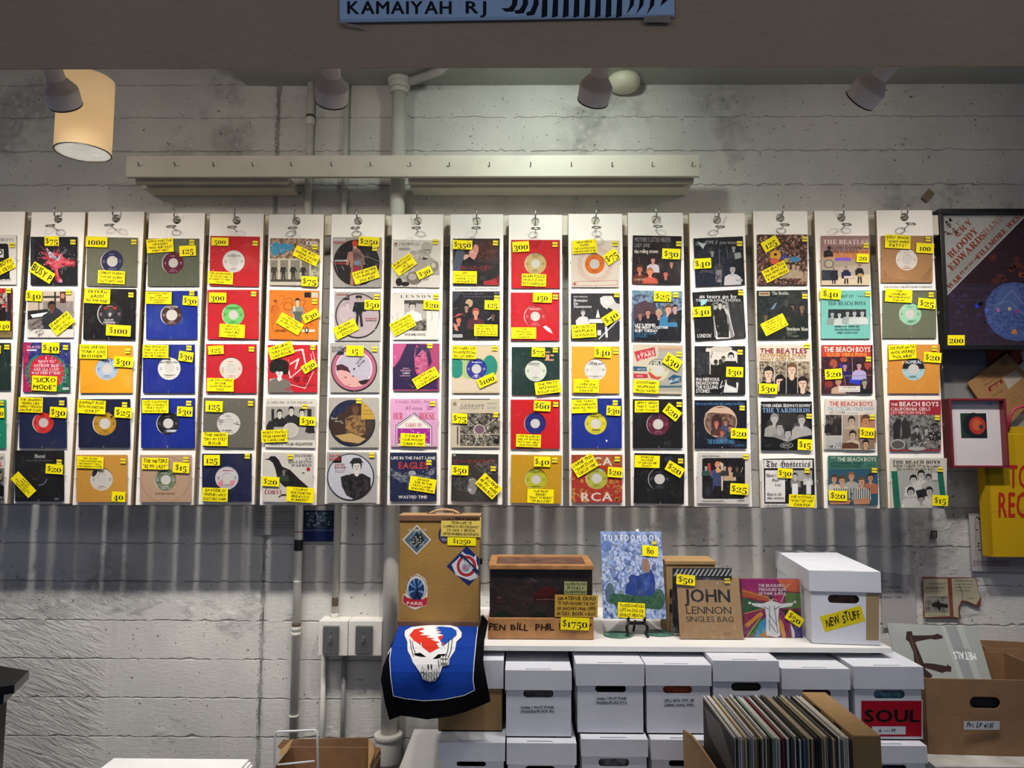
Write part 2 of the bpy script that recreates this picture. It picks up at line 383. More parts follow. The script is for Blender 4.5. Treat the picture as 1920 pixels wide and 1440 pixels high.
def run(art, text, tf=None, rec=None, disc=None, hooks=None):
    """draw a list of commands"""
    A = art
    for ln in text.strip().split('\n'):
        ln = ln.strip()
        if not ln: continue
        body, _, txt = ln.partition('"'); tk = body.split(); c = tk[0]
        a = art
        if c in 'rezpOHRl' or c == 't' or c == 's' or c == 'f' or c == 'g': pass
        if c == 't':
            st = tk[1]; n = [float(v) for v in tk[2:6]]; rest = tk[6:] or ['222']
            ang = float(rest[0]) if len(rest) == 2 else 0
            if rec and math.hypot((n[0] + n[2]) / 2 - rec[1][0], (n[1] + n[3]) / 2 - rec[1][1]) < rec[1][2]: a = rec[0]
            elif disc and disc[0]: a = disc[0]
            a.text(txt, *n, rest[-1], st, ang); continue
        if c == 'r':
            x0, y0, x1, y1 = map(float, tk[1:5]); col = tk[5]; cx, cy = (x0 + x1) / 2, (y0 + y1) / 2
            if rec and math.hypot(cx - rec[1][0], cy - rec[1][1]) < rec[1][2] and (x1 - x0) < rec[1][2] * 1.7: a = rec[0]
            elif disc and disc[0]: a = disc[0]
            a.poly([(x0, y0), (x1, y0), (x1, y1), (x0, y1)], col)
        elif c == 'R':
            x0, y0, x1, y1, r = map(float, tk[1:6])
            P = ell(x1 - r, y1 - r, r, r, 6, 0, 90) + ell(x0 + r, y1 - r, r, r, 6, 90, 180) + ell(x0 + r, y0 + r, r, r, 6, 180, 270) + ell(x1 - r, y0 + r, r, r, 6, 270, 360)
            a.poly(P, tk[6])
        elif c == 'e':
            cx, cy, rx, ry = map(float, tk[1:5])
            if rec and math.hypot(cx - rec[1][0], cy - rec[1][1]) < rec[1][2] and rx < rec[1][2]: a = rec[0]
            elif disc and disc[0]: a = disc[0]
            a.poly(ell(cx, cy, rx, ry, 16 if rx < 40 else 32), tk[5])
        elif c == 'p':
            if '.' not in tk[1] and (len(tk) % 2 == 0): col = tk[1]; n = [float(v) for v in tk[2:]]
            P = list(zip(n[::2], n[1::2])); mx = sum(p[0] for p in P) / len(P); my = sum(p[1] for p in P) / len(P)
            if rec and math.hypot(mx - rec[1][0], my - rec[1][1]) < rec[1][2] and max(math.hypot(p[0] - rec[1][0], p[1] - rec[1][1]) for p in P) < rec[1][2] * 1.3: a = rec[0]
            elif disc and disc[0]: a = disc[0]
            ar = sum(P[i - 1][0] * P[i][1] - P[i][0] * P[i - 1][1] for i in range(len(P)))
            a.poly(P if ar > 0 else P[::-1], col)
        elif c == 'l':
            n = [float(v) for v in tk[3:]]
            if disc and disc[0]: a = disc[0]
            mx, my = sum(n[::2]) / len(n[::2]), sum(n[1::2]) / len(n[1::2])
            if rec and math.hypot(mx - rec[1][0], my - rec[1][1]) < rec[1][2]: a = rec[0]
            a.line(list(zip(n[::2], n[1::2])), float(tk[2]), tk[1])
        elif c == 'f':
            if disc and disc[0]: a = disc[0]
            a.face(*map(float, tk[1:4]), *tk[4:7])
        elif c == 'g':
            if disc and disc[0]: a = disc[0]
            a.man(*map(float, tk[1:4]), *tk[4:6])
        elif c == 's':
            x0, y0, x1, y1, n, sz = map(float, tk[1:7]); rn = random.Random(int(tk[8]))
            if disc and disc[0]: a = disc[0]
            for _ in range(int(n)):
                q = sz * rn.uniform(0.3, 0.8); x = rn.uniform(x0, x1); y = rn.uniform(y0, y1)
                m = rn.randint(5, 7); a.poly([(x + q * rn.uniform(0.6, 1.1) * math.cos(2 * math.pi * i / m), y + q * rn.uniform(0.6, 1.1) * math.sin(2 * math.pi * i / m)) for i in range(m)], tk[7])
                a.lift -= a.step
            a.lift += a.step
        elif c == 'z':
            x0, y0, x1, y1, n = map(float, tk[1:6]); n = int(n)
            for i in range(n):
                x = x0 + (x1 - x0) * (i + 0.5) / n; a.poly(rect(x, (y0 + y1) / 2, (x1 - x0) / n * 0.4, y1 - y0), tk[6])
        elif c == 'O':
            cx, cy, r = map(float, tk[1:4])
            for i in range(60):
                q = 2 * math.pi * i / 60; a.poly(rect(cx + r * math.cos(q), cy + r * math.sin(q), 5, 8, math.degrees(q)), tk[4]); a.lift -= a.step
            a.lift += a.step
        elif c == 'H':
            cx, cy, r = map(float, tk[1:4]); P = ell(cx, cy - 2, r * 0.98, r * 0.98, 20, 180, 360); (rec[0] if rec else a).poly(P, tk[4])
        elif hooks and c in hooks: hooks[c](tk, txt)
def note(parent, name, put, quad_args, lines, col=YEL, st='h', lift=0.006, ink='14120e', price=False, label=None, seed=3, t=0.0004):
    cx, cy, w, h, ang = quad_args
    A = Art(put, lift=lift, seed=seed); A.slab(rect(cx, cy, w, h, ang), t, col)
    ls = lines.split('|'); n = len(ls)
    for i, l in enumerate(ls):
        if price: fw, fh = 0.86, 0.60
        else: fw, fh = 0.90, 0.66
        bh = h * (0.92 if not price else 1.0) / n; oy = -h * 0.46 + bh * (i + 0.5) if not price else (-h * 0.0)
        tw = w * fw; vs, fs, lw = layout(l, st, random.Random(1)); th = min(bh * fh, tw / lw * 0.70 * (1.25 if price else 1.6))
        aw = min(tw, lw * th / 0.70 * (1.15 if not price else 1.05))
        c = rot2((cx, cy + oy), (cx, cy), ang)
        A.text(l, c[0] - aw / 2, c[1] - th / 2, c[0] + aw / 2, c[1] + th / 2, ink, 'p' if price else st, ang)
    o = A.build(name, parent)
    if label: o['label'] = label
    return o
# Each entry: crop key, sleeve box in that crop's pixels, turn in degrees, base colour, label, drawing commands
SINGLES = [
# ---- hanging board 0 (only its edge is in view)
("A",-310,262,160,740,0,"e9e4dc","white sleeve with black ink drawing, topmost on the board cut off by the frame","""
t n 0 295 138 322 "EBOYS
p 222 -150 350 70 345 85 360 92 480 100 690 -20 690 -20 380 -120 385
r -130 400 40 480 e9e4dc
e 10 430 22 26 222
e 10 430 12 14 e9e4dc
l 222 6 60 350 66 470 40 600
t n -60 680 110 708 "FOLIO
N 35 580 240 110 -27 "THE BOYS|THE OLIO"
S 128 362"""),
("A",-350,775,122,1250,0,"5a2f2a","dark maroon sleeve with punk crowd on the edge board, second down","""
r -300 790 75 1090 c8b8a8/402828
r 75 780 110 1090 3a1c1a
f -10 880 35 d9b0a0 922 222
f 45 960 30 e0c8b8 b22 223
e 20 800 40 24 d33/822
p 211 -60 1000 60 950 60 1250 -60 1250
r -60 1190 122 1250 8a7a4a
t n -60 1200 105 1225 222 "PERSECUTION
P 50 1140 120 90 0 "$40
S 92 800"""),
("B",-320,15,95,425,0,"20302c","dark green sleeve with scuffed poly bag on the edge board, middle one","""
l 2e423a 5 -60 60 60 380
l 3a4c46 4 20 40 80 300
e -120 200 90 90 101515
P -10 75 60 70 0 "$20
S 70 52"""),
("B",-360,510,55,930,0,"1f8a6c","plain teal green sleeve on the edge board, fourth down","""
r -360 510 55 560 2a9a78
e -150 720 80 80 e8e0d0
P 0 625 100 85 0 "$20
S 20 540"""),
("B",-370,975,40,1400,0,"d8d2c8","pale sleeve with black photo block on the edge board, lowest one","""
t b -100 1005 35 1032 222 "BEST OF
t b -100 1050 28 1090 d22 "BALL
r -200 1105 40 1400 888/1c1412
f -30 1190 40 d0c0b0 222 111
P 0 1180 30 60 0 "6"""),
# ---- board 1
("A",300,280,748,745,0,"15161b","black sleeve with pink starburst explosion, tilted name tag, top of first full board","""
p c8404a/7a2030 500 470 360 340 470 430 380 420 460 470 350 480 470 500 480 560 530 610 540 700 565 725 590 690 560 600 620 560 725 570 735 510 620 480 600 440 560 440 580 360 540 440 530 400 505 440 450 380
p e06070/a33 540 480 600 470 700 520 690 545 590 530 560 600 575 690 550 640 530 560 480 540 420 560 460 510
p d8c8d8/545 450 380 475 470 560 520 600 450 540 470
s 370 400 720 620 60 7 e8d8e0 1
s 370 400 720 620 40 6 a23 2
l b8b8c8 3 590 440 655 405
l b8b8c8 3 590 455 640 430
l 556 4 320 300 330 700
l 99a 3 610 560 600 640
e 590 705 18 18 c8a
P 512 325 138 92 0 "$75
N 418 628 235 110 32 "BUSY P
S 714 333"""),
("A",265,790,712,1250,0,"ded6cc","white sleeve photo of man at keyboard, leaning tag, below the starburst single","""
r 272 805 712 1170 c9b8a4
p 8a7f78 272 900 712 900 712 1170 272 1170
r 272 890 420 1000 c0b0a0
r 375 830 385 1010 5a5048
r 420 850 580 870 333
p 222 272 995 470 975 470 1050 272 1080
p e8e8e8 300 1030 465 1005 465 1040 320 1060
r 528 810 545 925 222
r 583 808 640 918 4a2a28
e 610 850 20 26 c0806a
p 30323c 470 1000 530 950 590 990 700 1110 700 1170 430 1170 450 1070
f 505 950 46 6a4432 1a1616 2c3038
p 2a2c34 450 1040 520 1010 620 1050 650 1170 420 1170
t h 285 1090 430 1120 -28 222 "DAM-FUNK
t h 285 1135 450 1160 -28 222 "PEANUT BUTTER
t h 340 1180 420 1200 -28 222 "WOLF
t h 365 1205 440 1228 -28 222 "SPLIT
P 340 852 155 100 3 "$40
N 610 1115 225 130 -38 "DAM FUNK|PEANUT BUTTER|WOLF
S 670 815"""),
("B",205,10,612,440,0,"28306a","tie-dye sleeve in red, blue and green with SICKO MODE tag","""
p c02850/802060 205 10 300 10 260 120 290 250 250 330 320 440 205 440
p 3a3c88/202858 280 10 612 10 612 200 520 300 300 280 250 150
p 2e7a50/184a3a 600 180 612 440 470 440 560 330
e 405 270 180 165 2e8a5a/2a4a7a
e 410 270 155 150 d82c3c/c02038
s 230 50 600 420 110 11 304a9a 3
s 240 60 590 400 70 8 c8b8d0 4
s 480 90 610 420 50 10 4a9a50 5
t b 235 40 355 62 e8a0b8 "TRAVIS
r 240 72 325 84 eee
t s 398 135 412 158 f5e8ea "I
t s 335 165 475 187 f5e8ea "WENT TO
t s 298 198 515 225 f5e8ea "ASTROW RLD
t s 297 232 517 257 f5e8ea "AND ALL I GOT
t s 280 263 530 287 f5e8ea "WAS THIS F**KIN
r 552 402 602 422 eee
t b 556 405 598 419 222 "ADVISORY
P 452 60 152 92 2 "$40
N 398 368 218 130 3 "“SICKO|MODE”
S 580 55"""),
("B",172,485,583,928,0,"1a2346","navy paper sleeve with red record label, first full board fourth down","""
d 378 708 93 42 d8342e 222
N 278 555 210 130 2 "THE SINSEERS|“SEEMS LIKE”|WINDY VERSION|ON POP SOUL
P 518 620 146 92 4 "$30
S 547 537"""),
("B",135,950,560,1393,0,"141416","black sleeve with faint crescent face and gothic lettering, bottom of first full board","""
t f 305 985 400 1015 ccc "Bartel
t n 235 1025 465 1045 666 "Tongues Crossed, Arms Crossed Between
l 2a2a30 4 200 1000 250 1380
l 4a4a52 4 300 1200 360 1180 400 1200
e 370 1200 42 60 242428
e 360 1190 42 56 16161a
l 99a 5 340 1254 375 1248 400 1228 412 1200
e 372 1122 12 14 333338
e 498 1372 22 12 5a5a60
t n 160 1340 210 1352 555 "Records
P 485 1112 150 84 4 "$20
N 215 1248 230 95 47 "BARTEL|“BONGIE”|WAY OF BOOM|NEW SOUL
S 525 1050"""),
# ---- board 2
("A",840,285,1325,757,1,"6b6c58","olive green paper sleeve with navy label tagged 1000","""
d 1082 515 110 52 2a2850 99b
N 1085 672 260 125 3 "CHRIST HARPY|“YOU’RE GOING”|THAT’S WHY I CRIED
P 943 332 208 102 2 "1000
S 1300 333"""),
("A",810,780,1310,1270,1,"08080c","black sleeve with dark portrait label and red lettering tagged 100","""
d 1063 1022 122 12 28242a caa
t b 1010 955 1125 978 e83a30 "DO R DIE
e 1063 1000 40 42 4a4446/2a2628
e 1060 1030 16 22 9a9090
t b 1005 1070 1095 1088 ccc "ALBUM
t b 995 1095 1115 1112 ccc "ARRIVING
N 948 855 250 140 3 "ERYKAH|BADU|“NO AMETRINE”
P 1153 1185 238 105 3 "$100
S 1272 842"""),
("B",700,35,1155,450,0,"e8a21c","golden yellow sleeve with pale blue label and FUNKY SOUL tag","""
d 932 240 98 46 a9bcd4 335
l c88a14 3 720 420 820 370
t b 890 158 980 185 335 "FUNKY
N 822 92 240 125 1 "SOUL DRIFTERS|“FUNKY SOUL|BROTHER”
P 1085 182 168 90 4 "$30
S 1120 88"""),
("B",688,503,1135,925,0,"141d3c","navy paper sleeve with mustard label and STAY tag","""
d 912 715 104 48 b98a22 221
p 222 960 655 990 640 975 670 995 690 970 670
N 806 572 245 118 3 "JOHNNY RUIZ|WITH THE KINGSTERS|“STAY”
P 1082 622 150 90 3 "$25
S 1093 552"""),
("B",668,988,1110,1400,0,"c9913c","tan yellow paper sleeve with white label, bottom of second full board","""
d 887 1200 100 48 cfcac2 444
p 222 800 1170 815 1125 850 1120 845 1150 820 1180
N 795 1055 232 104 2 "NA ALLEN|“I WAS BLESSED ALL|WITHOUT YOU”|I’VE THOUGHT IT OVER
P 1042 1352 118 88 3 "40
S 1080 1042"""),
# ---- board 3
("C",90,297,583,755,0,"5f6450","olive grey paper sleeve with maroon label tagged 125","""
d 332 530 106 46 5c1832 c9a
N 215 368 258 132 -4 "APPLE AND THE|ORANGES|“FREE AND EASY|PART 1&2”
P 482 418 160 100 -3 "125
S 520 335"""),
("C",75,800,568,1265,0,"0c2a8c","royal blue sleeve with brown label, second on third full board","""
d 318 1032 104 54 3a2426 caa
t b 268 940 380 962 ccc "DAPTONE
N 200 870 252 118 1 "MENAHAN STREET|BAND|“MAKE THE ROAD|BY WALKING”|“KARINA”
P 505 898 142 90 4 "$30
S 520 822"""),
("D",40,28,490,450,0,"0b2482","royal blue sleeve with white label and pale centre hole rim, middle of third full board","""
d 268 236 100 45 dcd8d0 444
t b 190 175 340 192 333 "BROTHER & SONS
p 222 250 150 285 150 270 170
t b 222 288 320 298 333 "BREAD & WATER
N 155 90 225 112 1 "MIKE FINNIGAN|AND THE SERFS|“BREAD & WATER”|HELP ME SOMEBODY
P 420 135 125 85 8 "$30
S 445 60"""),
("D",25,495,492,928,0,"0b2688","royal blue sleeve with black label, fourth on third full board","""
d 256 714 100 45 16161a 889
e 300 780 60 10 c8c8cc
N 153 568 230 115 0 "LIZZI VALENTINE|“THE COWARD’S|WAY OUT”|“LIVE ON A STAR WAY”
P 410 612 135 84 3 "$30
S 442 540"""),
("D",15,990,460,1400,0,"b7977c","beige pink paper sleeve with green landscape label and faint ring","""
e 235 1205 215 205 a8886c
e 235 1205 205 195 b7977c
d 235 1205 96 44 7d8a6c/5a684a dde
t b 145 1318 318 1335 5a3a2a "WARNER REPRISE
t n 200 1375 260 1382 5a3a2a "Made in U.S.
N 152 1065 232 100 1 "THE METERS|“BE MY LADY”
P 378 1100 142 90 3 "$15
S 418 1028"""),
# ---- board 4
("C",690,275,1165,755,1,"c41a24","red sleeve with white label tagged 500","""
d 918 515 108 48 dcd8d2 333
t b 860 455 980 470 333 "ROULETTE
N 796 678 240 118 3 "THE ADVENTURERS|“A GOOD GIRL IS|SO HARD TO FIND”|SOUL
P 793 330 165 78 1 "500
S 1130 345"""),
("C",665,790,1160,1265,0,"c01822","red sleeve with bright green label tagged 300","""
d 912 1030 108 46 6fc468 131
t b 845 955 975 975 131 "SOUL SET
l 131 2 820 1012 870 1012
l 131 2 955 1005 1010 1005
N 908 1188 245 128 3 "APOLLIS|“WHY IT IS”|PART 1&2|SOUL
P 770 868 168 96 1 "300
S 1115 832"""),
("D",590,25,1028,450,0,"c01a28","red sleeve with white label, middle one of fourth full board","""
d 806 238 100 42 d8d0c4 b44
e 735 265 12 14 d8c040
N 718 380 232 115 1 "THE TWO THINGS|IN ONE|“CLOSE THE DOOR”|SOUL
P 680 78 135 74 -3 "125
S 988 70"""),
("D",565,495,1010,925,1,"66635a","grey brown sleeve with white label and black bars","""
d 786 714 102 42 d0ccc6 333
l 222 5 695 680 740 690
l 222 5 830 715 880 728
l 222 5 695 695 738 705
t b 728 770 805 782 333 "DRY MY EYES
N 672 852 222 118 1 "THE MODS|“DRY MY EYES”|ROCK
P 665 568 150 95 2 "125
S 980 542"""),
("D",555,978,985,1395,0,"151d40","navy sleeve with white and pink label, bottom of fourth full board","""
d 770 1188 102 42 c9c4c8 433
p d88a90 690 1230 730 1200 740 1260 700 1270
p d88a90 790 1260 800 1210 840 1210 830 1250
t b 735 1120 830 1132 c44 "SPECIAL
N 672 1335 222 118 2 "SPYDER-D|“SMERPHIES DANCE”|ELECTRO FUNK
P 645 1035 140 92 0 "125
S 952 1000"""),
# ---- board 5
("E",85,295,560,750,1,"a59a84","sleeve with blue paint splash over strip of dancer photos","""
r 85 295 560 490 b89a80/6a4a3c
s 85 300 560 480 60 16 5a4238 7
s 85 300 560 480 40 12 c8a890 8
p 3f8fb0 100 350 150 330 180 350 210 340 290 350 320 370 280 420 240 410 210 450 170 430 150 470 110 450 95 410
s 110 350 270 450 14 8 b8a888 9
r 432 325 545 360 d8d0c4
t s 445 330 475 358 222 "★
t n 485 335 540 350 a55 "JETS
r 85 490 560 745 c9c0a8
r 92 505 160 700 8a8474
r 185 505 262 700 8a8474
r 285 505 375 700 8a8474
r 392 505 465 700 7a7464
r 482 505 560 700 6a7058/c0b8a0
g 125 540 160 3a3630 b0a898
g 215 540 160 2a2824 b0a898
g 310 540 160 2a2824 b0a898
g 405 545 150 2a2824 b0a898
r 92 690 560 712 4a4640
N 440 465 250 110 26 "THE JETS|SHERRIE LULLED|THE BALL
P 470 712 155 95 3 "$75
S 520 382"""),
("E",75,795,555,1270,1,"e07a1e","orange sleeve with line-drawn band and woman in grey dress","""
g 135 890 240 c8681a d8741c
l 3a1c0c 3 120 890 150 890 150 930 110 950 100 1050 110 1180
l 3a1c0c 3 180 850 215 850 230 900 190 930
l 3a1c0c 3 240 880 290 870 305 930 260 950
e 262 950 42 42 3a1c0c
e 262 950 38 38 e07a1e
l 3a1c0c 3 390 880 430 900 400 960 460 1010
l 3a1c0c 3 370 1040 500 1130
r 418 815 480 865 1a1a1a
r 488 815 550 865 d8c8b0
e 355 1030 40 90 7a8078/4a4c48
f 352 905 30 e8c8a0 1a1414 8a8c84
r 312 950 330 1090 e8c8a0
p 5a5c58 310 1000 400 1000 390 1110 330 1100
t b 128 1172 242 1195 3a1c0c "LAM LENG
r 390 1172 520 1198 e8d8b8
e 440 1180 20 30 222
e 440 1180 10 18 e8e8e0
N 282 1120 245 118 30 "LAM LENG|“UNDER THE TENNIS|BLUES LOVER”|EP
P 483 1045 160 85 -26 "$30
S 518 905"""),
("F",105,32,535,445,0,"c8202e","red sleeve with portrait of singer in bobbed hair, tilted tags","""
p f0e0d8 405 65 415 65 440 210 300 325 275 250 290 245 305 312 430 205 400 80 310 95 308 85
p f0e0d8 378 145 380 155 350 245 338 240 360 170 300 205 295 195
l f0e0d8 5 240 360 430 410 500 270 480 110
l f0e0d8 5 490 70 525 200
p c8beb0/2a2626 120 330 160 320 230 330 240 445 110 445
f 207 260 50 e8e0d8 141010 7a746c
e 205 210 85 55 141010
e 150 230 32 45 141010
e 260 250 28 42 141010
t n 330 315 385 355 3a1014 "櫻
t n 408 315 460 355 3a1014 "花
t c 365 368 515 390 3a1014 "Sapphire
t c 255 395 330 430 c24 "Re
N 223 82 215 110 -17 "SAKURA|“LIKE I DO”|“SAD MOVIE”
P 468 222 130 74 -32 "$30
S 500 55"""),
("F",85,498,520,925,1,"dcd6cc","white and grey photo sleeve of four young men behind a drum","""
t n 105 522 492 545 222 "IL CAPELLONE - SE VUOI ANDARE VAI
r 90 568 515 860 a8a49c
p 2a2826 90 740 120 690 150 700 160 770 90 800
f 208 625 30 d8d0c4 1a1616 242222
f 310 600 30 d8d0c4 1a1616 2a2828
f 402 620 30 d8d0c4 1a1616 242222
r 138 590 160 720 2a2622
r 450 590 485 800 2a2622
e 305 775 68 66 d8d2c6
e 305 775 60 58 c4beb2
p 2a2826 430 790 450 700 500 700 515 800
t n 118 880 495 905 222 "MAURO e i fratelli VEGLIAMORE
N 165 825 228 110 -2 "MAURO E I FRATELLI|VEGLIAMORE|“IL CAPELLONE”
P 455 695 138 78 3 "$30
S 430 568"""),
("F",60,970,495,1400,1,"d0cac0","white sleeve with large black crow and serif title lettering, bottom of fifth full board","""
p 1c1818 72 1030 110 1020 130 1000 170 1000 200 1030 230 1090 300 1120 380 1200 460 1270 400 1290 290 1280 240 1260 190 1200 170 1110 150 1060 120 1035
f 245 1130 22 8a7a70 222 304038
p 1c1818 195 1355 230 1330 290 1330 280 1345 230 1345 200 1362
t s 340 985 485 1008 1a1618 "DATEMI
t s 430 1015 485 1035 1a1618 "UN
t s 283 1040 485 1062 1a1618 "BIGLIETTO
t s 312 1068 485 1090 1a1618 "D’AEREO
e 458 1113 17 17 b02030
r 405 1140 425 1150 222
t s 78 1295 225 1330 8a2030 "CORVI
t s 85 1275 95 1292 8a2030 "I
N 390 1335 240 130 4 "I CORVI|“DATEMI UN|BIGLIETTO|D’AEREO”
P 132 1220 155 82 3 "$20
S 305 1005"""),
# ---- board 6 picture discs
("E",690,285,1160,765,0,"a8a29c","picture disc with red-haired standing figure on black, tagged 250","""
D 920 530 222 1a1718
g 905 340 420 a87a68 d8a088
e 905 345 28 30 c84030
p 8a6a60/5a4048 880 400 940 390 1000 470 980 600 880 620 890 500
e 930 530 30 25 7088a0
p a02830 890 570 940 560 930 740 890 740
p 101010 690 290 820 290 820 360 690 360
t b 700 297 812 320 e8e8e8 "DAVID BOWIE
t b 700 328 812 350 c83040 "STARMAN
t b 715 502 830 520 e8e0dc "DAVID BOWIE
t b 715 528 830 548 c04040 "STARMAN
l 999 3 700 500 740 620
l 888 4 1020 470 1140 520
l ccc 3 780 560 800 600
P 1042 330 200 90 3 "$250
N 1012 652 245 120 -17 "DAVID BOWIE|“STARMAN”|2012 RSD
S 1098 395"""),
("E",705,810,1150,1280,0,"b0aaa6","picture disc with pale ground and man in black hat, tagged 50","""
D 932 1040 216 1a1616
e 932 1040 205 206 b4a4a8
e 800 1020 50 70 c4b4b4
f 835 940 28 d0c0c0 a8989c c0b0b4
g 945 850 300 18181c c8a8a0
p 18181c 900 910 1000 910 1000 1000 960 1000 985 1140 965 1140 940 1010 900 1000
p 0a0a0c 905 870 980 870 965 845 920 845
r 720 820 852 890 2a1818
t b 728 828 844 845 b03030 "DAVID BOWIE
t n 728 855 844 870 c8b8b8 "DIAMOND DOGS
t b 1005 1060 1115 1076 a83030 "DAVID BOWIE
t b 1010 1082 1115 1095 402828 "DIAMOND DOGS
p e8e0e0 1080 1165 1130 1180 1110 1190
N 818 1170 228 120 -26 "BOWIE|DIAMOND|DOGS
P 1075 938 150 95 2 "$50
S 1115 858"""),
("F",645,15,1075,445,0,"b0aca4","picture disc with pink rim and reclining face, tagged 15","""
D 856 238 200 1c1416
e 856 238 192 190 b4647a
e 856 238 160 160 d8ccd4
e 856 238 150 150 b6b0bc
p d8a49c 710 230 760 240 830 290 900 330 930 390 850 395 770 380 715 320
p 4a2430 700 210 750 200 800 225 830 280 790 260 740 250 705 260
p 241c20 890 350 950 335 1000 330 960 370 920 380
e 783 315 10 5 4a3030
e 850 305 10 5 4a3030
l a03040 4 805 380 825 375
t b 862 165 935 182 -52 222028 "DAVID
t b 880 185 958 202 -45 222028 "BOWIE
e 857 242 9 9 222
r 657 22 767 120 22242a
t b 665 45 760 65 6a7078 "DAVID
t b 665 72 760 92 6a7078 "BOWIE
P 866 85 150 90 2 "15
S 1036 70"""),
("F",635,490,1070,925,0,"b0aaa0","picture disc with warm seated figure at mixing desk and gold sticker sheet","""
D 838 712 202 101218
e 838 712 198 198 1c2a4c/14182c
p 3a2a20 640 690 780 600 800 560 900 560 1010 640 1036 740 980 850 880 905 740 870 660 800
f 868 590 42 6a4836 4a2c20 8a6a48
p 9a7648/4a3424 780 680 850 640 940 690 960 800 880 840 790 820
p b89860 690 820 830 800 960 850 900 890 760 870
r 920 500 1050 680 c0983c
r 940 560 1000 566 8a6c28
r 935 600 1010 606 8a6c28
r 930 630 1015 636 8a6c28
t c 655 655 715 680 d8d0c0 "David
t c 690 685 745 702 d8d0c0 "Bowie
t c 740 700 765 715 d8d0c0 "DJ
S 900 520"""),
("F",620,965,1050,1405,0,"aaa8a4","picture disc with man in dark jacket on pale grey, red lettered card","""
D 826 1180 204 141214
e 826 1180 196 196 c0c0c8
p 222022 740 1180 800 1160 860 1190 930 1150 1000 1190 1000 1290 960 1340 860 1378 790 1340 750 1260
p b8b4b8 790 1140 850 1150 880 1200 820 1160
f 880 1085 52 d4ccc8 2a2222 222022
p 2a2426 815 1060 850 1015 910 1015 940 1060 900 1050 850 1070
p 343034/0c0c0c 760 1220 860 1200 960 1190 1000 1290 860 1370 780 1320
r 633 968 747 1058 201416
t b 642 985 738 1005 b83030 "DAVID
t b 642 1015 738 1036 b83030 "BOWIE
t b 690 1065 775 1083 9a3040 "DAVID
t b 690 1090 785 1108 9a3040 "BOWIE
t n 690 1120 785 1128 9a3040 "BEAUTY AND
t n 690 1134 770 1142 9a3040 "THE BEAST
S 1012 990"""),
# ---- board 7
("G",60,310,515,765,1,"d6d0c6","white sleeve with grey boxer drawing and Japanese lettering","""
p 9a948c/c8c0b8 230 420 340 400 440 480 460 560 400 700 200 740 90 650 180 560
f 385 410 60 b0a89e 8a8278 a8a098
e 388 385 56 55 b4aca2
r 350 405 425 412 3a3430
r 360 430 378 436 222
r 405 432 422 438 222
e 378 478 18 8 e8e0d8
e 368 490 26 12 3a3430
e 460 565 40 48 8a8278
e 452 555 22 26 c8c0b6
e 265 680 75 62 7a7268
e 250 665 40 32 b0a89e
e 120 715 32 40 1a1816
e 180 735 40 22 1a1816
r 75 340 105 355 8a4040
r 75 365 105 372 6a6460
t n 120 338 320 368 222 "ハリケーン
r 118 385 230 412 b0aaa0
t n 125 390 225 408 444 "ボブ・ディラン
N 172 550 215 130 -35 "BOB DYLAN|HURRICANE PART|1 & 2|JAPANESE
P 368 628 150 82 -26 "$30
S 472 330"""),
("G",60,815,500,1270,0,"dcd6ce","white sleeve with grey seated photo, wide-spaced slab lettering above it","""
t s 135 840 428 868 1c1818 "L E N N O N
r 170 890 385 1185 b0aaa4
r 170 890 385 925 4a4440
f 250 950 40 d0c8c0 3a3430 dcd8d0
p e4e0d8 200 1010 250 990 330 1020 350 1110 220 1130
p 8a847c/2a2622 230 1110 385 1070 385 1185 220 1185
s 180 1100 380 1180 25 9 3a3632 12
l 8a847c 3 100 1010 110 1060 95 1080
l 8a847c 3 430 1000 445 1060 425 1090
t b 175 1210 375 1232 222 "HOUND DOG
N 158 1130 230 130 -28 "JOHN LENNON|“HOUND DOG”|PARIS APPARENTLY|LIVE FULL TRACK
P 438 940 160 88 3 "$20
S 478 855"""),
("H",55,20,460,430,0,"a8406c","magenta sleeve with dark long-haired portrait and CALIFORNIA tag","""
p b85080 55 20 180 20 90 180 55 260
p 2c1a44 175 25 260 25 240 120 250 260 300 330 445 330 445 420 45 420 45 300 60 230 110 170 150 80
p 38204c 250 25 340 30 380 90 395 180 370 230 350 120 300 60
p c8688c/a84870 245 100 300 70 345 100 352 180 340 260 300 290 265 290 245 200
p 2c1a44 255 60 290 50 310 75 280 110 250 140
e 285 130 20 6 2c1a44
e 262 235 20 8 702848
p 38204c 300 300 445 330 445 420 260 420
t s 140 228 195 242 d8a0b8 "Joni
t s 120 248 210 262 d8a0b8 "Mitchell
t s 140 270 205 285 eee "CAREY
t s 115 293 205 305 d8a0b8 "california
l a87888 3 190 370 230 400 260 380
N 345 320 230 100 -30 "JONI MITCHELL|“CAREY”|“CALIFORNIA”
S 378 40"""),
("H",35,500,445,920,0,"d8a0c4","pink sleeve with outlined house shape and red western lettering","""
t i 80 512 405 540 8a5078 "Crosby, Stills, Nash
t i 165 565 315 595 8a5078 "&Young
t f 348 565 402 598 a03080 "Atl
p e8e0dc 80 735 235 628 390 740 390 905 80 905
l 3a2a4a 6 82 905 82 735 240 625 392 740 392 905
l 3a2a4a 4 97 905 97 742 240 640 378 747 378 905
r 93 758 380 890 a02890
s 110 770 360 880 30 14 d890c8 15
t s 60 622 140 680 c02840 "OUR
t s 285 622 418 680 c02840 "HOUSE
t s 168 712 305 745 c02840 "CARRY ON
r 35 905 445 918 c8a0b8
N 230 858 215 110 2 "C.S.N.&Y|“OUR HOUSE”|“CARRY ON”
S 402 543"""),
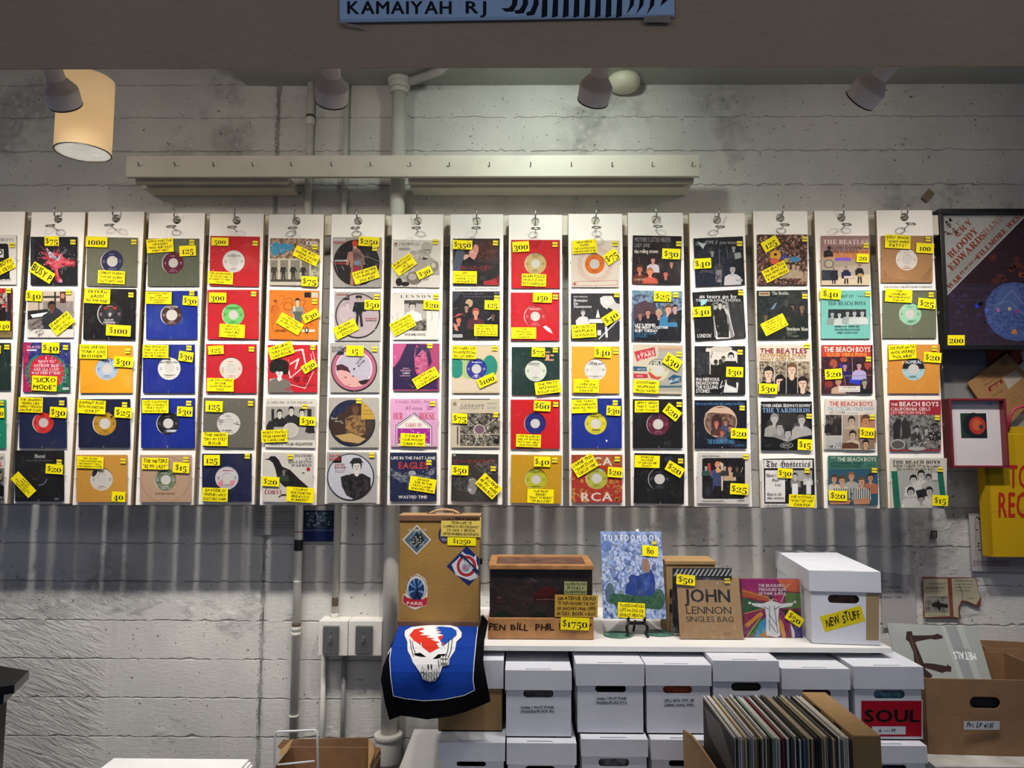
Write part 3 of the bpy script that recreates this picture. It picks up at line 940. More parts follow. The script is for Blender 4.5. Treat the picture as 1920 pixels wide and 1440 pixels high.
("H",30,968,435,1393,0,"1c2444","navy sleeve with winged eagle and LIFE IN THE FAST LANE lettering","""
t b 42 1003 425 1028 e4e0dc "LIFE IN THE FAST LANE
t b 105 1052 360 1108 b83838 "EAGLES
p 7a7c84/2c3450 100 1140 30 1100 50 1170 110 1215 180 1225 200 1270 250 1270 290 1210 360 1200 415 1150 430 1090 390 1110 340 1160 260 1170 250 1130 200 1130 190 1165 130 1165
s 50 1130 190 1230 40 6 aaacb4 17
s 270 1120 420 1220 40 6 aaacb4 18
s 180 1220 280 1320 30 8 8a8c98 19
e 222 1145 32 20 9a9ca0
p c0c0c4 235 1145 262 1150 240 1160
t b 103 1342 352 1368 e4e0dc "WASTED TIME
N 315 1248 230 122 9 "EAGLES|“LIFE IN THE|FAST LANE”|WASTED TIME
S 370 1055"""),
# ---- board 8
("G",640,297,1090,745,0,"2c2426","dark photo sleeve with frizzy-haired man, tagged 350","""
p 4a5460 650 500 670 420 740 390 760 460 720 540 700 640 640 600
e 960 410 110 100 2a1412/5a2a24
e 830 450 38 50 c89080
e 770 480 28 32 c8a090
p 141214 730 520 800 470 860 520 1090 540 1090 740 860 740 720 600
e 860 400 28 48 c88a78
e 820 420 20 16 e0b0a0
t n 710 560 1010 595 8a2838 "胸いっぱいの愛を
t n 850 602 960 615 6a2838 "LED ZEPPELIN
p a02830 930 715 1020 690 1090 660 1090 745 940 745
p 701c24 1040 690 1090 640 1090 745
N 755 672 230 118 1 "ZEP|“WHOLE LOTTA LOVE”|“THANK YOU”|JAPANESE 45
P 733 360 188 88 2 "$350
S 1050 342"""),
("G",635,805,1090,1265,0,"16161c","black sleeve with three long-haired musicians in colour, tagged 125","""
e 860 1000 200 190 1c1c24
p 3a3c44 640 810 740 805 660 900 640 910
t n 735 825 930 838 889 "ピンク・フロイド
t n 740 852 1010 862 889 "シングル・レコード
r 1035 815 1085 830 666
e 795 920 36 40 b89878
f 770 960 30 a88070 120c0c 18161c
f 860 1010 40 d09070 9a5040 50242c
f 695 1080 36 c87860 2a1614 1a181c
f 1025 1040 30 6a4a40 100c0c 101014
l ccc 7 975 1080 1010 1055
p b85058 640 1060 690 1020 750 1020 700 1040
p c88070 640 1110 680 1130 690 1190 660 1180
t n 890 940 930 950 445 "STEREO
r 642 1220 732 1250 c8c8c8
t s 650 1226 725 1246 222 "ODEON
N 958 1182 225 112 1 "PINK FLOYD|ONE OF THESE DAYS|SEE EMILY PLAY|POP MUSIC IN JAPAN
P 1020 940 150 90 2 "125
S 1062 870"""),
("H",570,35,985,450,0,"d4c4a0","cream and teal circles sleeve with blue label, three-line tag","""
r 562 28 985 38 2c2c80
e 610 235 62 88 2c8878
e 900 220 66 98 2c8878
p a8c078 660 170 700 150 840 150 860 300 700 330 660 300
d 780 240 92 42 2c3490 ccd
t c 735 160 830 190 dcdce8 "Verve
p c8c8d8 765 290 795 290 780 325
e 735 365 14 14 f4ecd8
e 740 390 20 22 f4ecd8
p d8c8b0 570 340 680 330 985 350 985 440 575 435
N 675 98 212 112 2 "MOTHERS OF|INVENTION|“BIG LEG EMMA”
P 872 342 165 82 -24 "$100
S 942 62"""),
("H",560,500,985,925,0,"c8bca4","beige sleeve with fan of photo collage and Japanese lettering, tagged 75","""
r 640 498 900 508 1c1818
r 578 530 608 562 8a8074
t n 635 552 850 590 2c3c64 "ふたりだけで
t n 870 535 960 550 5a8088 "GREGORY
t n 875 570 950 588 5a8088 "ALLMAN
r 640 625 985 910 7a7468/2c2622
s 645 630 980 905 80 16 b8b0a0 21
s 645 630 980 905 60 13 4a3430 22
s 645 630 980 905 40 11 8a9070 23
l d8d0c0 4 810 770 640 640
l d8d0c0 4 810 770 985 650
l d8d0c0 4 810 770 760 910
l d8d0c0 4 810 770 870 910
l d8d0c0 4 640 810 985 810
e 808 768 50 45 c8c0b4
e 808 768 42 38 7a5a6a
e 955 870 25 25 1a1a1a
r 612 740 625 900 5a544c
P 638 672 130 86 2 "$75
S 950 640"""),
("H",565,980,970,1395,1,"34322f","charcoal photo sleeve with red Japanese lettering, name tag tilted steeply","""
p 4a4846/2a2826 565 1180 700 1170 790 1200 780 1340 720 1320 600 1290
e 745 1260 42 70 b8b4b0/5a5654
p 8a8684 720 1210 780 1200 790 1280 750 1340
p 5c5a58/2a2826 780 1060 960 1020 970 1160 860 1150
l 6a6866 5 760 1080 900 1190
t n 590 1030 940 1065 a82c2c "ビー・マイ・ワイフ
t n 780 1072 870 1082 a87070 "DAVID BOWIE
e 590 990 14 10 99948c
N 888 1260 205 130 43 "BOWIE|BE MY WIFE|JAPAN RCA
P 640 1122 145 84 2 "$50
S 928 1108"""),
# ---- board 9
("I",70,310,540,775,0,"c41820","red sleeve with cream gold label tagged 300, directly left of the orange-label single","""
d 303 538 105 43 c0a86c 432
t b 272 448 345 465 222 "W E E D
N 288 700 235 118 2 "BRAIN POLICE|“WORLD OF WAX”|PSYCHEDELIC
P 162 378 160 100 -3 "300
S 492 357"""),
("I",65,817,535,1280,0,"c01622","all-red sleeve with red label tagged 150","""
d 300 1045 108 46 b82830 d99
t b 245 965 360 985 e0b8b0 "MERCURY
p f0d8d8 375 1150 400 1135 445 1165 470 1215 420 1190
N 190 1210 240 110 0 "THE|MONACLES|“I CAN’T WIN”|GARAGE
P 370 868 182 96 2 "150
S 495 862"""),
("J",68,50,485,465,0,"16302c","bottle green sleeve with orange figure mark and white label, tagged 75","""
t s 355 90 435 168 d89068 "r
r 360 90 400 100 d89068
r 358 158 435 168 d89068
e 110 200 40 80 1a3834
d 277 256 94 43 ccd0c0 555
r 215 185 310 208 9a9c98
N 382 402 225 110 -7 "THE MISTY|WIZARDS|“BLUE LAW SUNDAY”
P 298 98 115 82 2 "$75
S 447 78"""),
("J",58,508,487,935,0,"c41820","red sleeve with dark blue label tagged 60","""
d 270 715 95 42 1c2470 446
N 213 867 215 110 2 "SAM FRANKLIN|AND THE WADDIES|“BOYS AND GIRLS”|POP PSYCHE
P 332 565 145 88 3 "$60
S 450 550"""),
("J",60,990,500,1410,1,"c49418","mustard yellow sleeve with green-yellow label, bottom of ninth full board","""
d 278 1202 96 42 b8b828 342
t b 225 1118 350 1145 342 "WORLD UNITED
t b 232 1260 330 1268 442 "THIS IS PEGGY
N 318 1348 230 122 2 "THE NEW|BREED|“WANT TO BELIEVE”|“I’M IN LOVE”
P 332 1048 142 88 2 "$40
S 442 1035"""),
# ---- board 10
("I",650,315,1110,765,0,"ddd0c0","cream sleeve with rings of red dots and orange label, diamond-set price tag","""
O 878 545 170 c06060
O 878 545 158 c06060
O 878 545 146 c06060
O 878 545 134 c06060
e 878 545 124 124 ddd0c0
d 872 540 98 48 e0701c 732
l a04040 3 662 718 662 755 705 755 705 712 662 718
l a04040 3 705 712 1095 700 1092 745 705 752
e 682 735 13 13 b05050
N 775 378 235 128 -4 "GRATEFUL|DEAD|“THE GOLDEN ROAD”|CREAM PUFF WAR
P 1035 475 140 110 -35 "$75
S 1068 348"""),
("I",645,825,1115,1275,0,"2e2c30","black and white sleeve with two figures and angular interpreter lettering","""
p d8d4d0 925 870 960 850 1040 850 1080 920 1040 940 1000 990 960 960 930 920
p c4c0bc 1000 960 1060 910 1115 930 1115 1100 1040 1010
f 990 925 30 d8d4d0 e8e4e0 2a282a
p d0ccc8 690 1090 720 1060 800 1050 830 1130 700 1150
f 762 1015 26 c8c4c0 8a8684 d0ccc8
p e0dcd8 885 1060 905 975 925 1060
p e8e4e0 820 1075 990 1070 1000 1250 980 1250 970 1110 820 1110
r 900 1180 935 1230 d8d4d0
l e8e4e0 9 915 1265 1110 1070
t s 670 852 805 865 ddd "ROKY ERICKSON
t f 670 880 808 905 eee "Bermuda/
t f 670 912 715 935 eee "The
t f 670 940 845 965 eee "Interpreter
N 770 1190 235 128 -4 "ROKY ERICKSON|“BERMUDA”|“THE INTERPRETER”
P 1030 1062 165 95 -32 "$40
S 1085 840"""),
("J",590,45,1005,455,0,"e0a030","amber sleeve with white script label, tag low on it","""
d 796 248 95 46 d6d2cc 333
t c 735 172 870 205 111 "Brent
t n 720 298 860 308 333 "WALKING DOWN THE ROAD
N 715 390 220 118 1 "THE|OTHER SIDE|“WALKING DOWN”|GARAGE
P 858 98 145 92 3 "$40
S 972 90"""),
("J",588,497,1025,930,0,"0f2a86","royal blue sleeve with yellow label, plain lower half","""
d 798 716 96 44 d0c42c 442
t c 745 630 860 660 222 "Georgia
r 765 768 840 776 443
N 700 565 225 120 -2 "THE TEARS|“WEATHERMAN”|READ ALL ABOUT|IT
P 952 605 122 84 3 "$30
S 967 535"""),
("J",588,988,1028,1405,0,"a83428","red company sleeve with gold scrolls, yellow label and big white capitals","""
s 590 1100 720 1400 26 26 b8883c 25
s 590 1110 720 1395 26 18 a83428 26
s 890 1180 1025 1390 26 26 b8883c 27
s 890 1190 1020 1385 26 18 a83428 28
r 588 990 700 1080 8a3c28/a8442c
r 780 1000 1025 1080 9a6c34/a83428
t b 670 1010 750 1080 dcd0c4 "R
t b 770 1010 940 1080 dcd0c4 "CA
t b 672 1318 945 1390 dcd0c4 "RCA
d 806 1192 96 45 b0b040 343
e 850 1120 20 16 9cb8a0
N 700 1080 210 130 -31 "CARNE TREE|“DUM DUM”|“CIRCUS TIME”
P 965 1140 128 88 4 "$20
S 985 1025"""),
# ---- board 11
("K",80,270,550,735,1,"1c1216","dark band photo sleeve with grey tall title lettering, tagged 30","""
t b 105 285 450 328 8a8486 "MOTHER’S LITTLE HELPER
t b 100 342 248 380 8a8486 "LADY JANE
t b 98 400 328 436 e0d4c4 "the rolling stones
f 150 590 38 c07058 4a2418 5a2a20
f 278 505 30 c89078 2a1612 c0b8c0
f 250 620 38 e08868 a8683c b84c38
f 455 540 26 c08068 1a1210 201418
f 400 640 34 c06858 120e0c 141012
p c85848 180 720 230 670 300 690 310 725
s 90 600 200 700 20 7 8a4030 29
t b 95 682 205 702 c8a078 "LONDON
P 452 448 175 100 2 "$30
S 524 350"""),
("K",75,800,555,1285,1,"4a6070","blue dusk photo sleeve with huddled band and white LET'S SPEND lettering","""
r 75 800 555 920 7a9cac/5a7890
p 7890a8/3a4858 75 860 300 840 555 860 555 1000 75 1000
p 4a3440 90 940 200 900 300 920 330 1020 150 1100 90 1080
p 10121c 100 1080 250 1020 400 1040 555 980 555 1285 95 1285
f 155 1040 28 9a7068 5a4038 20222c
f 230 1010 34 b88068 3a2c2c 18181e
f 335 1020 38 b88070 a89870 181418
f 425 980 42 d8a088 6a4430 3878a0
f 490 970 34 d09890 281c1c 141822
t b 95 838 205 858 222 "LONDON
t b 105 1118 300 1140 eee "LET’S SPEND
t b 105 1142 425 1166 eee "THE NIGHT TOGETHER
t b 105 1172 325 1198 eee "RUBY TUESDAY
t b 105 1204 300 1224 2c6888 "THE ROLLING
t b 105 1230 225 1250 2c6888 "STONES
P 368 858 165 98 2 "$25
S 495 842"""),
("L",78,30,500,450,1,"c8bca4","beige grey sleeve with red and blue banners and red-and-white label","""
r 290 70 500 430 a8a498
r 290 45 500 75 c8a888
t n 300 60 480 75 8a5038 "America’s hottest series
p b83440 85 90 260 50 275 125 110 175
t c 135 75 255 100 -12 e8c8c0 "Most Great
t b 110 105 262 132 -12 e8d8d0 "STARS
t b 120 140 262 158 -12 e8c8c0 "ON A TIME
p 245070 80 215 190 220 195 255 80 255
t n 110 228 180 245 ccc "spiritual
p b83440 80 275 200 280 205 315 80 315
t n 110 285 160 305 ecc "series
p 245070 378 320 420 285 490 300 485 350 400 370
t b 390 322 475 345 -15 cdd "BLUES
r 300 380 495 396 3c6474
d 290 245 95 42 c8c8a8 b43
e 290 170 75 26 b8b4a8
r 218 172 345 200 201c20
t b 225 175 340 198 -3 ddc "FIRE
p c04838 200 260 230 270 280 310 330 300 290 330 230 315
N 187 390 218 110 3 "LIGHTNIN’|HOPKINS|“MOJO HAND”
P 413 178 150 100 33 "$30
S 468 112"""),
("L",75,495,500,915,0,"101012","black crinkled sleeve with burgundy label, pale crescent, tilted price tag","""
d 290 710 98 45 5c1c34 a78
e 270 640 30 22 302830
N 192 560 205 100 0 "JIMMY REED|“AIN’T THAT|LOVIN’ YOU BABY”
P 410 608 145 95 38 "$20
S 470 542"""),
("L",85,962,515,1390,1,"0e0f11","black crinkled sleeve with all-black label, bottom of eleventh full board","""
d 303 1180 98 45 141417 667
e 380 1010 40 26 282c38
N 195 1030 215 105 2 "JOHN LEE|HOOKER|“IT SERVES ME|RIGHT”
P 432 1095 155 88 30 "$20
S 482 1025"""),
# ---- board 12
("K",680,285,1155,750,-2.5,"0d1018","dark blue-black band sleeve reading LIVE if you want it","""
e 850 600 230 230 10182a
t b 690 335 790 365 90909a "HAVE
t b 785 315 1130 350 8a8a94 "LIVE if you want it
f 850 430 26 989890 141418 1c1c24
f 1055 385 26 a0a0a0 141418 2a2a34
f 1045 590 40 b0acac 101014 c0bcc0
e 910 590 45 50 3a3438
r 880 600 940 720 4a4648/8a8688
l 8a8a94 3 915 400 920 560
l 666 5 985 370 1000 480
p 9a9a9a 1060 440 1120 430 1130 480 1070 500
p 3c4048 720 640 740 600 850 600 870 640 790 620
r 1075 688 1140 714 c0c0c0
t b 1082 693 1132 708 222 "DECCA
p b8c0c8 700 325 770 350 790 330 760 400
P 753 540 165 98 -3 "$40
S 1110 348"""),
("K",672,800,1160,1265,-3.5,"101012","black and white sleeve with group in narrow doorway, as tears go by lettering","""
p 8a8886 855 920 950 900 1000 910 1060 1250 870 1250
p 2c2c2e 1000 910 1160 900 1160 1260 1070 1250
f 880 950 22 b8b4b0 111 222
f 925 935 26 c8c4c0 151515 1a1a1c
f 962 945 22 b8b4b0 151515 c0bcb8
p 161618 870 1000 960 970 990 1040 1000 1250 890 1250 870 1100
f 955 1130 34 c8c4c0 d8d4d0 e0dcd8
p 181818 890 1060 940 1080 1010 1120 1010 1250 900 1250
l ccc 8 1000 1000 1060 1230
l ccc 6 860 1050 895 1240
t s 725 838 1085 872 eee "as tears go by
t s 690 880 1120 905 ddd "THE ROLLING STONES
p a0d0d8 735 890 800 880 790 920 740 950
t b 705 1215 835 1252 d8d4d0 "LONDON
P 745 1005 175 98 -3 "$40
S 1122 822"""),
("L",605,42,1038,455,0,"1c1c1e","black and white sleeve with silhouettes and NERVOUS BREAKDOWN lettering","""
p d8cfc4 700 60 860 55 970 90 970 250 850 250 760 280 700 290
r 970 50 1030 340 141414
p d8d8d8 870 330 930 330 980 360 970 440 850 440
e 835 65 90 30 c4bcb0
f 915 130 32 d0ccc8 161414 181616
f 850 150 20 8a8680 161414 181616
f 785 180 20 3a3836 161414 161414
f 825 175 18 3a3836 161414 161414
p 161414 740 200 830 210 860 240 830 440 740 430
p 1a1818 860 170 960 170 960 400 880 370
r 615 90 730 290 2a2a2e
s 615 60 760 290 30 12 5a5a60 31
l eee 5 840 340 820 400 850 380
t b 615 312 815 340 e8e4e0 "19th NERVOUS
t b 615 345 805 372 e8e4e0 "BREAKDOWN
t b 615 378 802 408 e8e4e0 "THE ROLLING
t b 615 412 732 442 e8e4e0 "STONES
t b 855 412 945 432 eee "LONDON
P 943 265 145 86 2 "$30
S 990 95"""),
("L",605,505,1050,920,0,"0e1220","black sleeve with round tinted band photo and blue lettering, tagged 20","""
t b 615 522 1025 545 3c78a8 "have you seen your mother, baby, standing in the shadow?
e 825 690 142 138 c8a890
e 825 690 135 128 8a6a5a/4a3430
p d0b098 690 620 760 570 900 570 960 650 900 620 760 610
e 795 710 50 90 3c2420
f 790 710 24 c87860 a8584c 4a2c2c
f 870 690 22 b07060 2a1c1c 3c4468
f 905 740 22 b07860 2a1c1c 303850
f 835 780 22 d06850 5a3028 4a5068
t b 713 840 945 878 4c8cb8 "THE ROLLING STONES
t b 945 885 1030 900 3c78a8 "LONDON
P 982 790 142 88 2 "$20
S 1008 572"""),
("L",630,955,1080,1390,1,"cfc9c2","white bordered sleeve with dark barroom photo, bottom of twelfth full board","""
R 668 1000 1035 1350 22 141012
r 672 1200 760 1340 241c20
f 800 1060 28 c8a080 d07850 3c4c7c
p e0a060 780 1100 810 1080 840 1120 800 1140
p 3c4468 760 1130 840 1120 850 1270 760 1270
r 770 1240 850 1275 141418
p b84030 715 1050 735 1040 750 1150 715 1140
p d0c0a8 820 1030 850 1050 845 1280 832 1280 830 1100
f 905 1090 26 c89880 3a2018 c0b090
p c8a080 850 1130 900 1110 940 1150 930 1200 860 1170
f 700 1080 18 b0b8b8 222 2c5048
f 860 1080 18 c8b0a0 222 303030
f 965 1090 18 6a5850 222 222
l bbb 5 1000 1120 1015 1080
e 715 1290 28 40 2c2c3c
t s 668 975 818 988 333 "Honky Tonk Women
t s 668 1360 850 1375 444 "THE ROLLING STONES
t b 970 1355 1030 1368 222 "LONDON
P 982 1265 155 95 3 "$25
S 1040 990"""),
# ---- board 13
("M",100,258,583,745,0,"4a3028","sleeve of crowded warm brown faces with coloured flowers, tagged 125","""
r 100 258 583 740 6a4a40/241610
s 105 262 580 738 150 22 9a7464 33
s 105 262 580 738 120 18 382420 34
s 105 262 580 738 120 13 c8a890 35
s 105 262 580 738 60 12 a83c30 37
e 275 458 52 50 e0a830
e 275 450 16 14 2a1c18
e 265 515 45 30 d86040
p 4838a0 320 480 350 445 390 460 400 500 350 510
p 3c88b0 410 500 430 470 510 480 515 510 460 525 420 520
e 378 505 22 22 a8b040
f 395 560 30 c0a088 4a3020 a89880
f 450 560 28 c8a890 4a3020 b0a08c
f 490 570 28 c0a088 3a2818 b09c80
f 565 620 22 c0a088 3a2818 a08870
P 222 352 165 105 -30 "125
N 270 618 240 125 -27 "THE BEATLES|1968 FANCLUB|X-MAS SINGLE
S 553 305"""),
("M",100,795,590,1265,-1,"1c2620","dark forest green sleeve with gloomy group photo and Nowhere Man lettering","""
p 2c3034/14181a 110 880 300 840 590 880 590 1060 350 1080 115 1000
p 6a88a0 225 980 270 920 290 915 260 975
f 430 960 36 8a6a50 181414 141418
f 530 960 34 80644c 181414 1a1410
f 380 900 32 3c4444 101414 141818
f 180 1050 30 6a5a40 302418 2a2a20
p 101814 350 1060 590 1040 590 1265 110 1265 110 1180
r 115 812 218 848 c8c0a8
r 122 820 210 838 8a5a3a
t s 242 805 400 838 d8d8c8 "The Beatles
t b 520 812 575 824 aaa "STEREO
t s 380 1150 585 1185 d8d8c8 "Nowhere Man
t n 385 1195 470 1205 9a9a90 "DRIVE MY CAR
t n 385 1212 435 1222 9a9a90 "MICHELLE
t n 385 1230 500 1240 9a9a90 "YOU WON’T SEE ME
N 260 1128 240 128 -27 "THE BEATLES|NOWHERE MAN|DRIVE MY CAR|MICHELLE EP|YOU WON’T SEE ME
S 553 855"""),
("N",95,30,540,445,0,"d8ccb8","white-topped sleeve with maroon title and four dark-haired faces in strips, tagged 30","""
r 105 170 530 440 a89880/4a3c30
s 105 172 530 260 50 9 d8c8a8 41
f 182 270 52 d8b8a0 1c1412 141214
f 280 340 52 d8b8a0 1a1210 121014
f 378 240 52 d8b8a0 6a4a34 181418
f 470 355 52 d8b8a0 241814 121014
r 105 350 235 440 141214
r 228 175 233 440 ccc4b8
r 328 175 333 440 ccc4b8
r 424 175 429 440 ccc4b8
t b 110 60 505 100 8a1c30 "THE BEATLES
t b 110 102 495 135 b08850 "NOWHERE MAN
t b 110 140 400 164 b08850 "WHAT GOES ON
t n 418 138 495 148 886 "Capitol
P 175 402 155 86 2 "$30
S 503 40"""),
("N",120,508,548,920,0,"0d0d10","black sleeve with ring of grey faces and sky blue second title line","""
t b 125 530 540 555 e4e0dc "“OVER UNDER SIDEWAYS DOWN”
t s 132 562 530 600 88a8d0 "THE YARDBIRDS
e 345 725 185 125 2a2828
f 232 655 42 b0aca8 8a8684 9a9692
f 275 725 40 a8a4a0 3a3634 8a8682
f 345 775 38 b8b4b0 1c1a1a a8a4a0
f 420 735 40 a8a4a0 4a4644 8a8682
f 460 665 42 b8b4b0 5a5654 a8a4a0
p 0d0d10 120 800 230 810 345 850 440 810 548 790 548 920 120 920
e 333 878 56 24 9a9a98
e 333 878 50 19 1a1a1c
t b 300 870 365 886 bbb "EPIC
P 485 872 122 90 2 "$15
S 520 632"""),
("N",125,988,575,1400,-1,"e0dcd6","white sleeve with black frames and gothic Hysterics lettering","""
p 141214 125 988 565 988 575 1400 150 1400 148 1390 140 1000
r 145 1000 552 1070 e4e0dc
r 155 1088 322 1355 e4e0dc
r 328 1088 548 1290 a8a4a0
r 328 1180 548 1290 2a2826
f 405 1135 24 c8c4c0 2a2624 8a8682
r 380 1200 430 1290 e4e4e4
f 515 1130 20 9a9690 2a2624 c8c4c0
r 500 1180 540 1290 dcdcdc
p 1a1816 328 1180 365 1150 372 1290 328 1290
r 150 1370 560 1395 dcd8d4
t f 158 1008 535 1062 161418 "The Hysterics
t f 160 1118 245 1145 161418 "Won’t
t f 212 1160 268 1185 161418 "Get
t f 235 1200 285 1222 161418 "far
t f 168 1278 292 1302 161418 "That’s all
t f 170 1310 312 1332 161418 "she wrote
t b 162 1375 330 1390 161418 "why should you live
P 318 1112 125 80 3 "$30
N 460 1345 220 105 2 "THE HYSTERICS|“WON’T GET FAR”|GARAGE
S 503 1090"""),
# ---- board 14
("M",715,270,1185,745,0,"c09878","sleeve with four suited players on tan stage and SLOW DOWN lettering","""
r 715 270 1185 420 a07c78
p d0884c/b87858 720 430 1185 400 1185 560 1100 500 720 470
r 720 500 1185 600 a89884
p b8a898 720 590 1185 540 1185 640 720 690
p d8c4a4 720 680 1185 640 1185 745 720 745
r 720 600 875 700 2a3440
e 790 540 45 42 3a3434
e 790 540 38 35 b8a890
r 850 482 1000 512 8058c8
f 790 390 20 3a2c28 1a1414 1c1a22
p 1a181e 740 420 800 400 800 470 740 480
g 835 580 155 181828 c89880
g 955 565 170 181c3c c89880
g 1085 545 185 18181c b88870
p 1c1a30 800 630 870 620 880 680 810 690
p 1c204c 910 620 1000 620 1000 670 910 680
p 18181c 1040 600 1120 600 1125 650 1045 650
p d0c0b0 930 660 1050 655 1040 680 940 682
e 1090 650 30 18 b89868
t s 735 308 1168 350 f0dcd0 "THE BEATLES
t n 800 370 1100 402 3a2426 "SLOW DOWN
t n 830 408 1070 436 3a2426 "MATCH BOX
t n 1100 415 1160 430 a44 "Capitol
P 1110 488 118 82 2 "20
S 1143 365"""),
("M",715,795,1190,1260,0,"74bcb0","pale turquoise sleeve with row of small grey portraits and BEST OF lettering","""
t b 900 840 1022 865 1c2c2c "BEST OF
t s 780 900 1142 940 1c3434 "THE BEACH BOYS
r 783 978 1147 1102 26282c
r 783 1070 880 1102 4858a0
f 822 1025 26 a8b0ac 3a3c3c 8a9490
f 890 1030 26 b8c0bc 2a2c2c c0c8c4
f 968 1015 26 a8b0ac 2a2c2c 9aa4a0
f 1035 1015 28 b0b8b4 3a3c3c c0c8c4
f 1110 1015 28 b8c0bc 3a3c3c c8d0cc
t b 845 1135 1085 1152 1c3434 "SURFIN’ U.S.A. SURFER GIRL
t b 845 1165 1085 1182 1c3434 "FUN, FUN, FUN  IN MY ROOM
t b 865 1195 1065 1212 1c3434 "WENDY  CATCH A WAVE
t n 1065 845 1130 858 366 "Capitol
P 800 833 200 100 3 "$40
S 1160 832"""),
("N",630,32,1060,442,0,"2c1a2c","sleeve with orange-red title band over dark violet band photos, GOOD VIBRATIONS","""
r 630 32 1045 132 c03c2c
t b 648 48 1040 90 f0e4dc "THE BEACH BOYS
t b 672 97 1012 128 e0a03c "GOOD VIBRATIONS
r 635 132 1055 440 2c1a28/4a2028
e 730 190 32 40 a84c34
e 815 155 32 20 a84c34
e 1020 200 30 40 a04434
e 690 360 35 30 8a3028
s 640 140 1055 430 26 18 6a2c38 44
p 2c2cb0 780 190 860 190 830 240 790 220
p 2838b8 870 310 960 320 950 370 860 350
f 825 210 26 b88898 201828 201c60
f 945 205 30 c09898 241820 b0a8d8
f 770 345 30 c08870 a88060 c0a088
f 990 350 30 a8a098 4a4c50 1c1c20
l c0a090 3 640 300 1050 285
l c0a090 3 885 140 890 290
l c0a090 3 820 300 830 370
r 770 378 952 428 dcd4c8
t b 805 385 915 395 433 "GOOD VIBRATIONS
t n 785 412 935 420 433 "LET’S GO AWAY FOR A WHILE
P 725 278 145 86 -4 "$20
S 1020 152"""),
("N",655,490,1090,915,1,"d8cfc4","sleeve with grid of sepia portraits, THE LITTLE GIRL lettering in blue","""
t b 695 508 1060 548 b83c34 "THE BEACH BOYS
t n 680 555 1073 585 4c88a8 "THE LITTLE GIRL I ONCE KNEW
t n 700 590 830 612 2a2422 "NO OTHER
t n 838 600 935 610 2a2422 "(Like My Baby)
t n 1000 600 1045 610 555 "Capitol
r 662 620 798 795 6a605a/2c2624
f 710 655 30 5a5048 241c1a 1c1818
p 201c1c 735 670 760 640 798 650 798 790 700 790
r 805 620 940 735 a8988a
f 882 670 36 c0a890 2a201c b8a890
r 948 620 1080 735 b08060
f 1000 670 46 c08860 5a3c28 8a5c40
r 662 802 798 905 b0b0ac
s 665 860 795 900 20 14 787874 46
r 805 740 940 905 a08a78
f 890 790 36 c0a890 2a201c c8b8a0
p 5a3828 800 860 880 850 940 870 940 905 800 905
r 948 820 1075 905 8a7464
f 1000 865 34 c8a080 2a1c18 9a8474
P 1007 772 122 86 3 "$20
S 1052 640"""),
("N",685,965,1105,1380,0,"3a6c5c","green sleeve with five men in striped shirts, LITTLE HONDA lettering","""
r 690 1078 1105 1380 2c5468
t n 708 975 748 988 e0dcc8 "FOUR BY
t n 762 978 1088 1012 e4e0cc "THE BEACH BOYS
t b 708 1020 985 1040 14241c "LITTLE HONDA · WENDY
t b 708 1048 960 1062 14241c "DON’T BACK DOWN · HUSHABYE
t c 1020 1040 1070 1052 14241c "Capitol
f 735 1160 34 c09070 4a3420 c8beb0
f 880 1140 34 c09070 8a5c34 a8a49c
f 1040 1150 34 b88868 2c1c18 a86850
f 800 1175 38 c89878 5a4028 c8c4bc
f 965 1185 38 c89878 6a4c30 c8c4bc
z 725 1240 880 1375 8 2c3c3c
z 890 1240 1040 1375 8 2c3c3c
p b88060 690 1340 800 1320 880 1340 860 1372 700 1375
p b88060 890 1340 1000 1320 1040 1340 1030 1372 900 1375
P 762 1302 152 86 2 "$20
S 1070 1088"""),
# ---- board 15
("O",60,270,555,720,0,"a87c50","kraft brown paper sleeve with white label tagged 100","""
p 9a7048 62 700 90 590 130 680 180 710
p 9a7048 555 560 430 700 520 700
l 8a6240 4 80 600 150 690 400 715 550 570
d 306 498 106 48 dcd4c8 a88
t b 275 575 345 588 b44 "CARL BURNETT
N 213 330 245 130 3 "BUDDY WINMORE|“SURF-MAD|PATTY”
P 475 393 172 95 3 "100
S 505 305"""),
("O",75,795,590,1255,0,"6a6e58","olive grey paper sleeve with mint green label, LSD tag","""
r 75 795 590 812 5a5c48
d 340 1022 108 46 9cccac 364
t n 330 1080 400 1105 -15 254 "MOON DAWG
N 222 850 260 125 3 "THE|GAMBLERS|“MOONDAWG”|“LSD 25”
P 492 925 172 98 5 "$25
S 535 840"""),
("Q",110,28,545,440,0,"d8923c","orange tan sleeve with light blue label and black half circle, ADMIRAL lettering","""
d 325 235 95 46 a8ccd0 244
H 325 235 95 1c1c24
t b 258 158 395 188 d0dce0 "ADMIRAL
t n 280 295 350 305 366 "CHARLES BOYD
N 225 92 230 122 -4 "DICK WOLFE AND THE|WOLVERINES|“POLARIS”
P 478 138 148 85 4 "$20
S 495 62"""),
